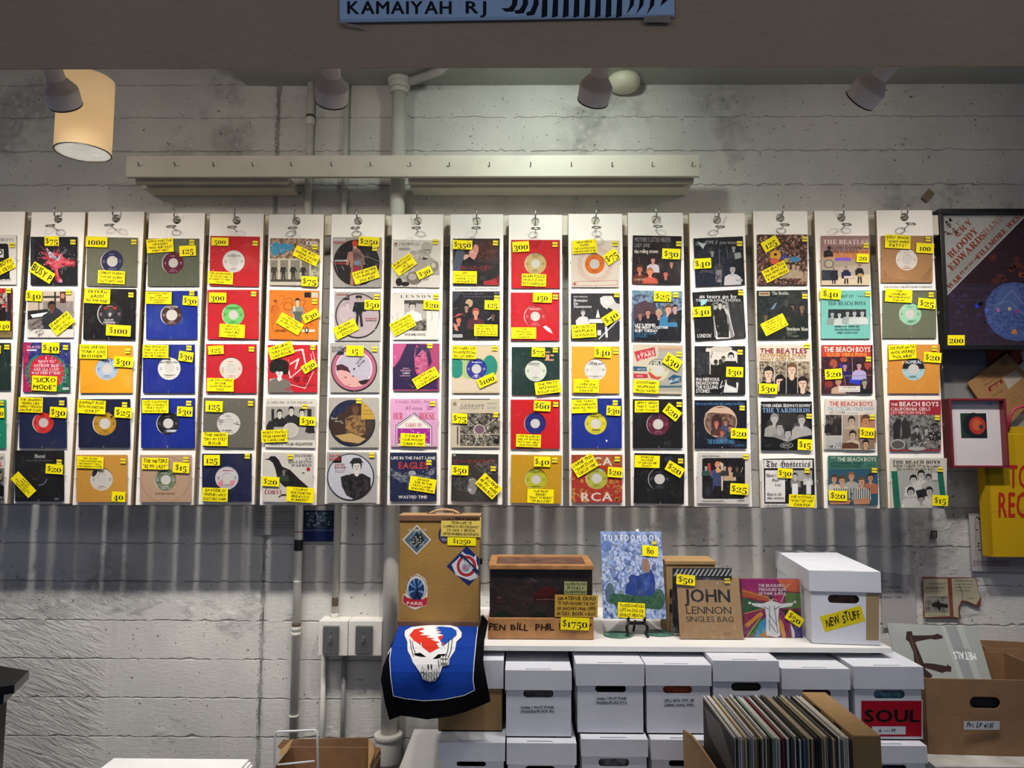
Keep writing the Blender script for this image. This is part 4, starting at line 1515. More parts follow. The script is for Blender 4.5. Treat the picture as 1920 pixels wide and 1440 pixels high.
("Q",125,495,555,925,0,"b02830","red-banded sleeve over grey crowd photo, CALIFORNIA GIRLS lettering","""
r 125 495 555 615 a02834
t b 133 522 190 545 f0e4e0 "THE
t b 205 510 535 548 f0e4e0 "BEACH BOYS
t b 133 558 465 585 e8d0cc "CALIFORNIA GIRLS
t b 133 590 420 614 e0b8b4 "LET HIM RUN WILD
r 125 620 550 912 8a8884/3a3836
p 2a2a2a 150 700 190 650 220 660 210 820 155 840
p 302e2e 220 690 250 640 290 690 305 800 230 830
f 350 740 24 b0aca8 222 3a3a3a
f 430 750 24 b0aca8 3a3634 6a6864
f 505 720 28 6a6662 1a1818 242222
s 330 760 540 880 50 13 c0bcb8 51
s 330 760 540 880 50 12 343230 52
e 190 870 65 45 a8a49e
e 190 872 52 34 5a5652
e 350 905 75 18 b0aca8
e 480 870 60 35 8a8680/4a4642
S 520 645"""),
("Q",130,985,605,1405,0,"d0c8b8","cream sleeve with green side bands and seated group, SHE KNOWS lettering","""
p 1c6850 135 1095 188 1095 215 1405 160 1405
p 1c6850 522 1095 572 1095 605 1380 560 1405
p a8a8a2 190 1095 522 1095 560 1405 215 1405
f 322 1165 36 c8c0b8 1c1a1a d0ccc8
f 388 1125 36 c8c0b8 1c1a1a d0ccc4
f 450 1150 30 a8a49c 2c2826 b0aca4
f 300 1270 38 c0b8b0 1c1a1a cac6c0
f 455 1265 36 c0b8b0 1c1a1a ccc8c4
p 242428 340 1260 420 1240 440 1300 360 1320
f 388 1330 32 a8a098 1c1818 c0bcb4
t s 145 1003 545 1030 2a2826 "THE BEACH BOYS
t s 150 1038 545 1062 3a3836 "WHEN I GROW UP (to be a man)
t s 180 1068 510 1088 3a3836 "SHE KNOWS ME TOO WELL
r 480 1110 525 1172 c8c4bc
P 543 1342 132 90 2 "$15
S 545 1080"""),
]
# ================================================================== the setting
YW = 2.98                                   # wall plane
def wall_mat():
    m = bpy.data.materials.new("painted_concrete"); m.use_nodes = True; nt = m.node_tree; N = nt.nodes; L = nt.links
    b = N['Principled BSDF']; b.inputs['Roughness'].default_value = 0.55; b.inputs['Specular IOR Level'].default_value = 0.35
    g = N.new('ShaderNodeNewGeometry'); P = g.outputs['Position']
    def noise(sc, det=5, rough=0.55, stretch=None, dist=0.0, rot=None):
        n = N.new('ShaderNodeTexNoise'); n.inputs['Scale'].default_value = sc; n.inputs['Detail'].default_value = det; n.inputs['Roughness'].default_value = rough; n.inputs['Distortion'].default_value = dist
        src = P
        if stretch:
            mp = N.new('ShaderNodeMapping'); mp.inputs['Scale'].default_value = stretch
            if rot: mp.inputs['Rotation'].default_value = rot; mp.vector_type = 'TEXTURE'
            L.new(P, mp.inputs[0]); src = mp.outputs[0]
        L.new(src, n.inputs['Vector']); return n.outputs[0]
    def ramp(x, a, b_, lo=0.0, hi=1.0):
        r = N.new('ShaderNodeMapRange'); r.inputs[1].default_value = a; r.inputs[2].default_value = b_; r.inputs[3].default_value = lo; r.inputs[4].default_value = hi
        L.new(x, r.inputs[0]); return r.outputs[0]
    def mth(op, a, b_=None):
        r = N.new('ShaderNodeMath'); r.operation = op
        for i, v in enumerate((a, b_)):
            if v is None: continue
            if isinstance(v, (int, float)): r.inputs[i].default_value = v
            else: L.new(v, r.inputs[i])
        return r.outputs[0]
    grain = noise(45, 6, 0.65, (1, 1, 2.2))
    patch = ramp(noise(2.3, 4, 0.6), 0.54, 0.66)
    rough = mth('MULTIPLY', noise(38, 6, 0.75, dist=0.8), patch)
    # trowel strokes low in the corner left of the pipes
    sx = N.new('ShaderNodeSeparateXYZ'); L.new(P, sx.inputs[0])
    mask = mth('MULTIPLY', ramp(sx.outputs[0], -1.56, -1.63), ramp(sx.outputs[2], 1.05, 0.68))
    stroke = mth('MULTIPLY', noise(24, 5, 0.65, (2.6, 1, 0.5), 0.7, (0, R(24), 0)), mask)
    seam = mth('LESS_THAN', mth('ABSOLUTE', mth('ADD', mth('ADD', sx.outputs[0], 0.960), mth('MULTIPLY', noise(60, 6, 0.8), 0.05))), 0.0075)
    seamr = mth('MULTIPLY', noise(70, 6, 0.8, dist=1.0), seam)
    pits = noise(75, 2, 0.5)
    chips = mth('MAXIMUM', mth('GREATER_THAN', pits, 0.72), mth('MULTIPLY', mth('GREATER_THAN', noise(52, 5, 0.8, (1, 1, 1.8)), 0.62), mth('GREATER_THAN', noise(4.5, 3, 0.5), 0.66)))
    h = mth('ADD', mth('MULTIPLY', grain, 0.10), mth('MULTIPLY', rough, 1.0))
    h = mth('ADD', h, mth('MULTIPLY', seamr, 1.0)); h = mth('ADD', h, mth('MULTIPLY', stroke, 1.3)); h = mth('SUBTRACT', h, mth('MULTIPLY', chips, 0.5))
    bp = N.new('ShaderNodeBump'); bp.inputs['Strength'].default_value = 0.9; bp.inputs['Distance'].default_value = 0.02
    L.new(h, bp.inputs['Height']); L.new(bp.outputs[0], b.inputs['Normal'])
    mx = N.new('ShaderNodeMix'); mx.data_type = 'RGBA'; mx.inputs[6].default_value = (*rgb('cfccc6'), 1); mx.inputs[7].default_value = (*rgb('bab8b4'), 1)
    L.new(ramp(noise(3, 6), 0.35, 0.7), mx.inputs[0])
    m2 = N.new('ShaderNodeMix'); m2.data_type = 'RGBA'; m2.inputs[7].default_value = (*rgb('4a4640'), 1)
    L.new(mx.outputs[2], m2.inputs[6]); L.new(mth('MULTIPLY', chips, 0.8), m2.inputs[0])
    L.new(m2.outputs[2], b.inputs['Base Color'])
    return m
WALLM = wall_mat()
wall = struct(MB().box(-3.2, 3.2, YW + 0.013, YW + 0.2, 0, 3.6).build('wall_back', WALLM))
# bands left by the formwork boards, each a strip of its own with ragged edges
zt = [at(960, y, YW).z for y in (98, 158, 220, 283, 347, 410)]
zb = [at(960, y, YW).z for y in (950, 1022, 1094, 1167, 1240, 1313, 1386, 1459)]
mids = [zt[-1] + (zb[0] - zt[-1]) * i / 8 for i in range(1, 8)]
Z = [3.3] + zt + mids + zb + [0.25, 0.0]
SEAMS = [-3.2, -0.985, 3.2]
rn = random.Random(2)
for z1, z0 in zip(Z, Z[1:]):
    for a, b in zip(SEAMS, SEAMS[1:]):
        n = int((b - a) / 0.018); off = rn.uniform(-0.0007, 0.0007)
        rows = [(0, 0.006), (0.0012, 0.0045), (0.003, 0.0), (0.5, 0.0)]
        vs = []; fs = []
        R_ = [(z0 + d, y) for d, y in rows[:3]] + [((z0 + z1) / 2, 0)] + [(z1 - d, y) for d, y in rows[2::-1]]
        jb = [rn.gauss(0, 0.0022) * (2.2 if rn.random() < 0.12 else 1) for _ in range(n + 1)]; jt = [rn.gauss(0, 0.0012) for _ in range(n + 1)]
        for i in range(n + 1):
            x = a + (b - a) * i / n
            e = 0.006 if i in (0, n) else 0
            for j, (z, y) in enumerate(R_):
                dz = jb[i] if j in (1, 2) else (jt[i] if j in (4, 5) else 0)
                dy = rn.uniform(-0.0005, 0.0005) if j not in (0, 6) else 0
                vs.append((x + (rn.gauss(0, 0.002) if e and j in (1, 2, 3, 4, 5) else 0), YW + y + off + dy + e, z + dz))
        for i in range(n):
            for j in range(6): fs.append((i * 7 + j, (i + 1) * 7 + j, (i + 1) * 7 + j + 1, i * 7 + j + 1))
        m = MB(); m.add(vs, fs); m.build('concrete_band', WALLM, wall)
PAINT = mat('white_paint', 'd8d5ce', 0.5, var=0.03, scale=6, bump=0.15, bscale=90)
CEILM = mat('ceiling_paint', 'a8a99f', 0.8, var=0.04, scale=3)
HEADM = mat('plaster_header', 'a8937c', 0.85, var=0.03, scale=4, bump=0.5, bscale=55)
zc = at(1200, 159, YW).z
xc = at(465, 163, YW).x
struct(MB().box(xc, 3.2, 1.84, YW + 0.1, zc, zc + 0.5).build('ceiling', CEILM))
struct(MB().box(-3.2, xc, 1.84, YW + 0.1, zc + 0.32, zc + 0.5).build('ceiling', CEILM))
YH = 1.70
zh = at(960, 126, YH).z
struct(MB().box(-3.2, 3.2, YH, YH + 0.004, zh, 3.45).build('trim_1', HEADM))
struct(MB().box(-3.2, 3.2, -1.5, YW + 0.2, -0.05, 0).build('floor', mat('floor_concrete', '6a6660', 0.6, var=0.1)))
# light heads ---------------------------------------------------------
LAMPM = mat('lamp_grey', 'e2dedd', 0.42, var=0.02)
DARKM = mat('dark_rim', '1c1a1a', 0.5, var=0.0)
BULB = mat('bulb', 'fff2dc', 0.4, var=0, emit=6.0)
trz = at(600, 128, YT).z + 0.16
tr = MB().bbox(-1.7, 1.7, YT - 0.02, YT + 0.02, trz, trz + 0.03)
tro = single('lighting_track', tr, PAINT, 'long white lighting track hidden behind the plaster header', 'track')
for x in (-1.5, 0, 1.5): MB().cyl((x, YT, trz + 0.03), (x, YT, zc + 0.32 if x < xc else zc), 0.005, n=8).build('rod', PAINT, tro)
HL = ['grey bell-shaped spotlight in front of the tan cylinder lamp', 'grey spotlight pointing straight down above the first thin pipes',
      'grey spotlight beside the round white ceiling dome', 'grey spotlight tilted sharply towards the middle, furthest from the pendant']
for (nk, mo, pw, aim), lb in zip(HEADS, HL):
    pn = at(*nk, YT); pm = at(*mo, YT + 0.075); d = (pm - pn).normalized()
    t = thing('track_spotlight', lb, 'spotlight', pn, 'track spotlights behind the header')
    ln = 0.130; p0 = pm - d * ln
    m = MB(); m.lathe(p0, d, [(0.012, -0.012), (0.022, -0.006), (0.0235, 0.0), (0.0235, 0.055), (0.0237, 0.056), (0.0425, 0.083), (0.0445, 0.086), (0.0455, 0.09), (0.0435, ln), (0.0405, ln), (0.039, 0.09), (0.02, 0.07)], 32)
    so = m.build('shade', LAMPM, t); so.data.polygons.foreach_set('use_smooth', [True] * len(so.data.polygons)); md = so.modifiers.new('edges', 'EDGE_SPLIT'); md.split_angle = R(22)
    MB().lathe(p0, d, [(0.0437, ln - 0.001), (0.0445, ln), (0.0437, ln + 0.003), (0.041, ln + 0.003), (0.0405, ln - 0.001)], 32, caps=False).build('rim', DARKM, t)
    MB().lathe(p0, d, [(0.001, 0.094), (0.034, 0.094), (0.034, 0.098), (0.001, 0.1)], 24).build('bulb', BULB, t)
    top = Vector((pn.x - 0.03, YT, trz)); MB().tube([top, top - Vector((0, 0, 0.04)), p0 + d * 0.01 + Vector((-0.026, 0, 0)), p0 + d * 0.03 + Vector((-0.027, 0, 0))], 0.007, 10).build('arm', PAINT, t)
    light('spot', 'SPOT', p0 + d * (ln + 0.006), at(*aim, 2.76), pw, WARM, 0.028, 124, 1.0)
def shade_mat():
    m = mat('parchment', 'bca482', 0.7, var=0.03); nt = m.node_tree; N = nt.nodes; L = nt.links
    t = N.new('ShaderNodeBsdfTranslucent'); t.inputs[0].default_value = (*rgb('f0dcb8'), 1); mx = N.new('ShaderNodeMixShader'); mx.inputs[0].default_value = 0.5
    L.new(N['Principled BSDF'].outputs[0], mx.inputs[1]); L.new(t.outputs[0], mx.inputs[2]); L.new(mx.outputs[0], N['Material Output'].inputs[0])
    return m
# pendant cylinder ------------------------------------------------------
PY = 2.32; pc = at(163, 150, PY); pcb = at(162, 287, PY); rr = 0.0805
t = thing('cylinder_pendant', 'tan cylinder pendant lamp with glowing white louvre at its mouth', 'lamp', (pc.x, PY, pcb.z))
MB().lathe((pc.x, PY, pcb.z), (0, 0, 1), [(rr - 0.002, 0.004), (rr, 0.0), (rr, pc.z - pcb.z), (rr - 0.004, pc.z - pcb.z + 0.003), (0.01, pc.z - pcb.z + 0.003)], 48, caps=False).build('shade', shade_mat(), t)
MB().lathe((pc.x, PY, pcb.z), (0, 0, 1), [(rr + 0.0008, 0), (rr + 0.0012, 0.002), (rr - 0.002, 0.002), (rr - 0.002, 0)], 48, caps=False).build('rim', DARKM, t)
MB().cyl((pc.x, PY, pcb.z + 0.006), (pc.x, PY, pcb.z + 0.008), rr - 0.003, n=40).build('diffuser', mat('diffuser', 'ffffff', 0.5, var=0, emit=3.0), t)
g = MB()
for i in range(-14, 15):
    y = i * 0.005; w = math.sqrt(max(0, (rr - 0.003) ** 2 - y * y)); g.box(pc.x - w, pc.x + w, PY + y - 0.0006, PY + y + 0.0006, pcb.z + 0.001, pcb.z + 0.006)
gg = g.build('louvre', PAINT, t); gg['kind'] = 'stuff'
MB().cyl((pc.x, PY, pc.z), (pc.x, PY, zc + 0.32), 0.006, n=8).build('rod', PAINT, t)
pl = bpy.data.lights.new('pendant_bulb', 'POINT'); pl.energy = 0.42; pl.color = (1, 0.82, 0.6); pl.shadow_soft_size = 0.03; po_ = bpy.data.objects.new('pendant_bulb', pl); C.objects.link(po_); po_.location = (pc.x, PY, pcb.z + 0.07)
light('pendant_glow', 'SPOT', (pc.x - 0.02, 2.10, pcb.z - 0.01), (pc.x + 0.1, 2.6, 0.5), 4, WARM, 0.05, 130, 1)
# ceiling dome
dm = atz(1170, 146, zc)
m = MB(); m.lathe((dm.x, dm.y, zc), (0, 0, -1), [(0.062, 0), (0.064, 0.012), (0.062, 0.03), (0.05, 0.045), (0.03, 0.052), (0.001, 0.054)], 32)
single('ceiling_dome', m, mat('cream_dome', 'd8d4bc', 0.5, var=0.02), 'round cream dome fixture on the ceiling beside a spotlight', 'ceiling fixture')
# pipes ------------------------------------------------------------------
PIPE = mat('pipe_paint', 'd2cfc8', 0.4, var=0.04, scale=14)
PIPEG = mat('grey_conduit', '8d8d8c', 0.4, var=0.08, scale=20, metal=0.3)
def vpipe(name, label, x, y0, y1, r, extra, Y=None, m=PIPE):
    Y = Y or YW - r - 0.006
    a = at(x[0], y0, Y); b = at(x[0], y1, Y)
    t = thing(name, label, 'pipe', (a.x, Y, b.z))
    MB().cyl((a.x, Y, b.z), (a.x, Y, a.z), r, n=20).build('pipe_run', m, t)
    for k, yy, rr_, h, mm in extra:
        z = at(x[0], yy, Y).z
        MB().lathe((a.x, Y, z - h / 2), (0, 0, 1), [(rr_ * 0.96, 0), (rr_, h * 0.12), (rr_, h * 0.88), (rr_ * 0.96, h)], 24).build(k, mm, t)
    return t
RUST = mat('rust', '5a4a3c', 0.8, var=0.2); TAPE = mat('black_tape', '121212', 0.5)
vpipe('wall_conduit', 'thin white conduit farthest from the thick pipe, running floor to ceiling', (584,), 150, 1500, 0.0155,
      [('collar', 218, 0.018, 0.008, RUST), ('coupling', 228, 0.0185, 0.03, PIPE), ('coupling', 1090, 0.0165, 0.006, PIPE), ('clamp', 1178, 0.019, 0.012, PIPE), ('clamp', 1188, 0.019, 0.01, PIPE), ('collar', 1172, 0.0162, 0.02, RUST), ('coupling', 1342, 0.0185, 0.006, PIPE), ('tape', 1022, 0.0165, 0.042, TAPE), ('tape', 997, 0.0162, 0.004, mat('red_tape', 'b03028', 0.5))])
p2 = vpipe('wall_conduit', 'thin white conduit ending on the switch boxes', (651,), 150, 1165, 0.0115,
      [('coupling', 352, 0.0145, 0.02, PIPE), ('clamp', 360, 0.0145, 0.008, PIPE), ('coupling', 1155, 0.0145, 0.02, PIPE), ('scuff', 1128, 0.0118, 0.035, RUST)])
bp_ = vpipe('drain_pipe', 'thick white drain pipe with flange at the ceiling and socket low down', (749,), 150, 1560, 0.0290,
      [('flange', 152, 0.046, 0.02, PIPE), ('flange', 160, 0.042, 0.03, PIPE), ('flange', 171, 0.036, 0.02, PIPE), ('socket', 1404, 0.048, 0.11, PIPE), ('socket_rim', 1380, 0.052, 0.02, PIPE), ('socket', 1450, 0.045, 0.09, PIPE)], Y=YW - 0.06)
a = at(775, 150, YW - 0.06); b = at(1010, 120, 2.3)
m = MB().tube([Vector((a.x - 0.03, YW - 0.06, zc - 0.02)), Vector((a.x + 0.12, YW - 0.16, zc - 0.02)), Vector((b.x, 2.1, zc - 0.022))], 0.016, 14)
single('ceiling_pipe', m, PIPE, 'white pipe running along the ceiling from the thick drain pipe', 'pipe')
# switch boxes and lower conduits
YB = YW - 0.075
def fbox(x0, y0, x1, y1, Y):
    a = at(x0, (y0 + y1) / 2, Y); b = at(x1, (y0 + y1) / 2, Y); c = at((x0 + x1) / 2, y0, Y); d = at((x0 + x1) / 2, y1, Y)
    return a.x, b.x, d.z, c.z
SWM = mat('switch_plate', '6a6b6c', 0.4, metal=0.4, var=0.05)
for bx, px, lb in (((597, 1164, 652, 1230), (606, 1173, 636, 1226), 'white electrical box with grey switch plate beside the thin conduit'), ((653, 1164, 716, 1230), (667, 1173, 699, 1226), 'white electrical box with grey switch plate next to the thick pipe')):
    x0, x1, z0, z1 = fbox(*bx, YB); t = thing('switch_box', lb, 'light switch', ((x0 + x1) / 2, YB, z0), 'electrical switch boxes')
    MB().bbox(x0, x1, YB, YW, z0, z1, 0.003).build('box', PAINT, t)
    a0, a1, b0, b1 = fbox(*px, YB - 0.004); MB().bbox(a0, a1, YB - 0.014, YB, b0, b1, 0.004).build('plate', SWM, t)
    cx = (a0 + a1) / 2; cz = (b0 + b1) / 2
    MB().bbox(cx - 0.004, cx + 0.004, YB - 0.03, YB - 0.012, cz - 0.002, cz + 0.012, 0.002, ).build('toggle', mat('steel', 'c8c8c8', 0.2, metal=0.9, var=0), t)
    for dz in (-0.03, 0.03): MB().cyl((cx, YB - 0.016, cz + dz), (cx, YB - 0.013, cz + dz), 0.004, n=10).build('screw', MATS['steel'], t)
for x, r, m_, lb in ((607, 0.0095, PIPE, 'white conduit dropping from the switch boxes'), (645, 0.0085, PIPEG, 'bare grey metal conduit dropping from the switch boxes')):
    a = at(x, 1229, YW - 0.02); single('wall_conduit', MB().cyl((a.x, YW - 0.016, 0.3), (a.x, YW - 0.016, a.z + 0.01), r, n=14), m_, lb, 'pipe')
# papers on the wall behind the pipes
YP = YW - 0.012
def sheet(name, label, cat, put, quad, col, cmds='', group=None, t=0.0006, seed=1, lines=None, base=None):
    A = Art(put, lift=t, seed=seed); A.slab(quad, t, col); A.clip = None
    if cmds: run(A, cmds)
    bx = put(sum(q[0] for q in quad) / len(quad), max(q[1] for q in quad), 0)
    t_ = A.build(name, None, base=bx); t_.location = bx; BASE[t_.name] = bx
    return tag(t_, label, cat, group)
def Q(x0, y0, x1, y1): return [(x0, y0), (x1, y0), (x1, y1), (x0, y1)]
fine = ''.join('t n %g %g %g %g 55534e "%s\n' % (481, 952 + i * 6, 481 + w, 954.5 + i * 6, s) for i, (w, s) in enumerate([(60, 'please ask at the counter before'), (70, 'handling any of the singles hung'), (38, 'on this wall'), (0.1, ' '), (72, 'all sales are final on used items'), (64, 'condition is graded by hand and'), (72, 'prices are as marked on the tag')] )if w > 1)
sheet('paper_notice', 'pale sheet of small print taped behind the thin conduit', 'paper', plane_put(YP), Q(476, 948, 554, 1003), 'b4b2ae', fine)
sheet('photo_print', 'dark blue photo print of a shop front taped between conduits', 'picture', plane_put(YP), Q(570, 957, 627, 1015), '28365c', """
r 573 960 622 990 2c3a4c/5a7080
s 576 962 620 986 24 5 8aa0b0 3
r 570 992 627 996 5a6a98
r 572 997 625 1012 2a3870""")
# upper hook beam ---------------------------------------------------------
YU = YW - 0.185
x0, x1, z0, z1 = fbox(236, 291, 1312, 331, YU)
beam = thing('hook_beam', 'cream painted beam with empty hooks mounted high across the pipes', 'beam', ((x0 + x1) / 2, YU, z0))
BEAMM = mat('beam_cream', 'd6cfbf', 0.5, var=0.04, scale=8)
MB().bbox(x0, x1, YU, YU + 0.02, z0, z1, 0.002).build('face_board', BEAMM, beam)
for q in ((x0 + 0.02, at(549, 340, YU + 0.1).x), (at(770, 340, YU + 0.1).x, x1 - 0.015)):
    MB().bbox(q[0], q[1], YU + 0.022, YW - 0.002, z0 + 0.004, z0 + 0.02, 0.002).build('bottom_panel', BEAMM, beam)
    MB().bbox(q[0], q[1], YU + 0.035, YU + 0.055, z0 - 0.012, z0 + 0.004, 0.002).build('rail', BEAMM, beam)
    MB().bbox(q[0], q[1], YU + 0.09, YW - 0.004, z0 - 0.012, z0 + 0.004, 0.002).build('rail', BEAMM, beam)
WIRE = mat('steel_wire', 'a8a6a2', 0.28, metal=0.85, var=0.05); WIRED = mat('dark_wire', '5a5650', 0.4, metal=0.7, var=0.1)
def hook_mb(p, up=0.03, out=0.03, r=0.0024):
    p = Vector(p); return MB().tube([p + Vector((0, 0.01, 0)), p + Vector((0, -out * 0.7, 0)), p + Vector((0, -out, 0.006)), p + Vector((0, -out - 0.003, up))], r, 8)
for x in (262, 330, 402, 475, 547, 622, 695, 770, 843, 918, 995, 1071, 1147, 1222, 1297):
    p = at(x, 311, YU); hook_mb(p, 0.008, 0.014, 0.0017).build('hook', WIRED, beam)
# lower rail that carries the boards --------------------------------------
YR = 2.815
x0, x1, z0, z1 = fbox(-140, 404, 1760, 441, YR)
rail = thing('board_rail', 'cream rail across the wall that the hanging boards hook onto', 'beam', ((x0 + x1) / 2, YR, z0))
MB().bbox(x0, x1, YR, YR + 0.02, z0, z1, 0.002).build('face_board', BEAMM, rail)
for q0, q1 in ((x0, at(566, 420, 2.9).x), (at(668, 420, 2.9).x, at(722, 420, 2.9).x), (at(778, 420, 2.9).x, x1)):
    MB().bbox(q0, q1, YR + 0.021, YW - 0.002, z1 - 0.02, z1, 0.002).build('top_panel', BEAMM, rail)
    MB().bbox(q0, q1, YR + 0.021, YW - 0.002, z0, z0 + 0.016, 0.002).build('bottom_panel', BEAMM, rail)
# hanging boards ------------------------------------------------------------
YBD = 2.765; TB = 0.016
BT = [(-72, 46, 397, -90, 15, 944), (58, 161, 398, 28, 129, 944), (164, 269, 397, 138, 246.5, 947), (277.5, 382, 399.7, 257, 365, 947), (392, 493.5, 400.7, 374.5, 478, 946), (505, 607.7, 402, 487, 593, 947),
      (622, 721.4, 402, 609, 711.5, 945), (734, 831.6, 402, 727.6, 825, 947), (844.6, 942.8, 402, 839.8, 942.5, 946), (953.7, 1053.8, 403, 953, 1055, 948), (1065, 1166, 401, 1068.7, 1172.7, 948.6), (1177.4, 1279.8, 399, 1183, 1291, 948),
      (1291, 1395.5, 399.7, 1303.5, 1410.6, 950), (1409.3, 1513.4, 396, 1429, 1531.5, 952.6), (1526.8, 1627.5, 395.5, 1545.5, 1649, 953), (1642, 1747, 394.3, 1666.7, 1774.4, 953)]
BOARDM = mat('board_white', 'e2ddd6', 0.45, var=0.03, scale=7)
EDGEM = mat('board_edge', 'b49a70', 0.6, var=0.08, scale=30)
PEGM = mat('clear_peg', 'b8b6b0', 0.25, metal=0.5, var=0.1)
peg_me = None
ORD = ['cut off by the edge of the view', 'first full board', 'second full board', 'third full board', 'fourth full board', 'fifth full board', 'sixth full board, holding picture discs', 'seventh full board', 'eighth full board, printed peg instruction',
       'ninth full board', 'tenth full board', 'eleventh full board', 'twelfth full board', 'thirteenth full board', 'fourteenth full board', 'last board, next to the framed poster']
HOLES = []
BOARDS = []
for bi, (xa, xb, yt, xc_, xd, yb_) in enumerate(BT):
    zt_ = at((xa + xb) / 2, yt, YBD).z; zb_ = at((xc_ + xd) / 2, yb_, YBD).z
    X0 = (at(xa, yt, YBD).x + at(xc_, yb_, YBD).x) / 2; X1 = (at(xb, yt, YBD).x + at(xd, yb_, YBD).x) / 2
    cx = (X0 + X1) / 2; hz = zt_ - 0.026; hr = 0.0155
    t = thing('display_board', 'white hanging display board with five pegged singles, ' + ORD[bi], 'board', (cx, YBD, zb_), 'white boards of singles on the rail')
    BOARDS.append(t)
    bm = MB(); n = 16
    def ring(y):
        c = [(cx + hr * math.cos(2 * math.pi * (i + 0.5) / n), y, hz + hr * math.sin(2 * math.pi * (i + 0.5) / n)) for i in range(n)]
        s_ = []
        for i in range(n):
            q = 2 * math.pi * (i + 0.5) / n; u, v = math.cos(q), math.sin(q); k = 0.02 / max(abs(u), abs(v)); s_.append((cx + u * k, y, hz + v * k))
        return c, s_
    zA, zB = hz + 0.02, hz - 0.02
    for y in (YBD, YBD + TB):
        c, s_ = ring(y); bm.add(c + s_, [(i, (i + 1) % n, n + (i + 1) % n, n + i) for i in range(n)])
        # corners of the small square and the rest of the face
        for qx, qz in ((1, 1), (-1, 1), (-1, -1), (1, -1)):
            near = sorted(s_, key=lambda p: (p[0] - cx - qx * 0.02) ** 2 + (p[2] - hz - qz * 0.02) ** 2)[:2]
            bm.add([near[0], near[1], (cx + qx * 0.02, y, hz + qz * 0.02)], [(0, 1, 2)])
        for r_ in ((X0, X1, zA, zt_), (X0, X1, zb_, zB), (X0, cx - 0.02, zB, zA), (cx + 0.02, X1, zB, zA)):
            bm.add([(r_[0], y, r_[2]), (r_[1], y, r_[2]), (r_[1], y, r_[3]), (r_[0], y, r_[3])], [(0, 1, 2, 3)])
    c1, _ = ring(YBD); c2, _ = ring(YBD + TB); bm.add(c1 + c2, [(i, (i + 1) % n, n + (i + 1) % n, n + i) for i in range(n)])
    bm.build('panel', BOARDM, t)
    eb = MB()
    for a_, b_ in (((X0 - 0.0006, X0), None), ((X1, X1 + 0.0006), None)): eb.box(a_[0], a_[1], YBD + 0.0005, YBD + TB - 0.0005, zb_, zt_)
    eb.box(X0, X1, YBD + 0.0005, YBD + TB, zb_ - 0.0006, zb_); eb.box(X0, X1, YBD + 0.0005, YBD + TB, zt_, zt_ + 0.0006)
    eb.build('edge_band', EDGEM, t)
    # eye screw below the hole
    ez = hz - 0.042; e0 = Vector((cx + rn.uniform(-0.001, 0.001), YBD, ez)); tip = e0 + Vector((0, -0.032, 0.004))
    m = MB().tube([e0 + Vector((0, 0.004, 0)), tip], 0.0017, 8)
    m.tube([tip + Vector((0, -0.012, 0.0)) + Vector((0.0155 * math.cos(q), 0.012 * math.sin(q), 0.007 * math.sin(q))) for q in [2 * math.pi * i / 20 for i in range(20)]], 0.0025, 8, closed=True)
    m.build('eye_screw', WIRE, t)
    # the hook that carries the board belongs to the rail
    lean = rn.uniform(-0.004, 0.004); hp = Vector((cx, YR, hz + 0.008))
    MB().tube([hp + Vector((0, 0.012, 0)), hp + Vector((0, -0.062, -0.006)), hp + Vector((0, -0.074, 0.0)), hp + Vector((lean, -0.080, 0.028))], 0.0026, 8).build('hook', WIRE, rail)
# printed instruction strips on two boards
for bi, (x0_, x1_, y0_, y1_) in ((8, (853, 936, 540.2, 543.6)), (15, (1658, 1747, 536.5, 540))):
    A = Art(plane_put(YBD), lift=0.0003); A.slab(Q(x0_ - 2, y0_ - 2, x1_ + 2, y1_ + 2), 0.0003, 'e8e6e2'); A.text('PUSH UP & PULL OVER BOTTOM PEG TO REMOVE IT', x0_, y0_, x1_, y1_, '1a1a1a', 'b'); A.build('printed_strip', BOARDS[bi])
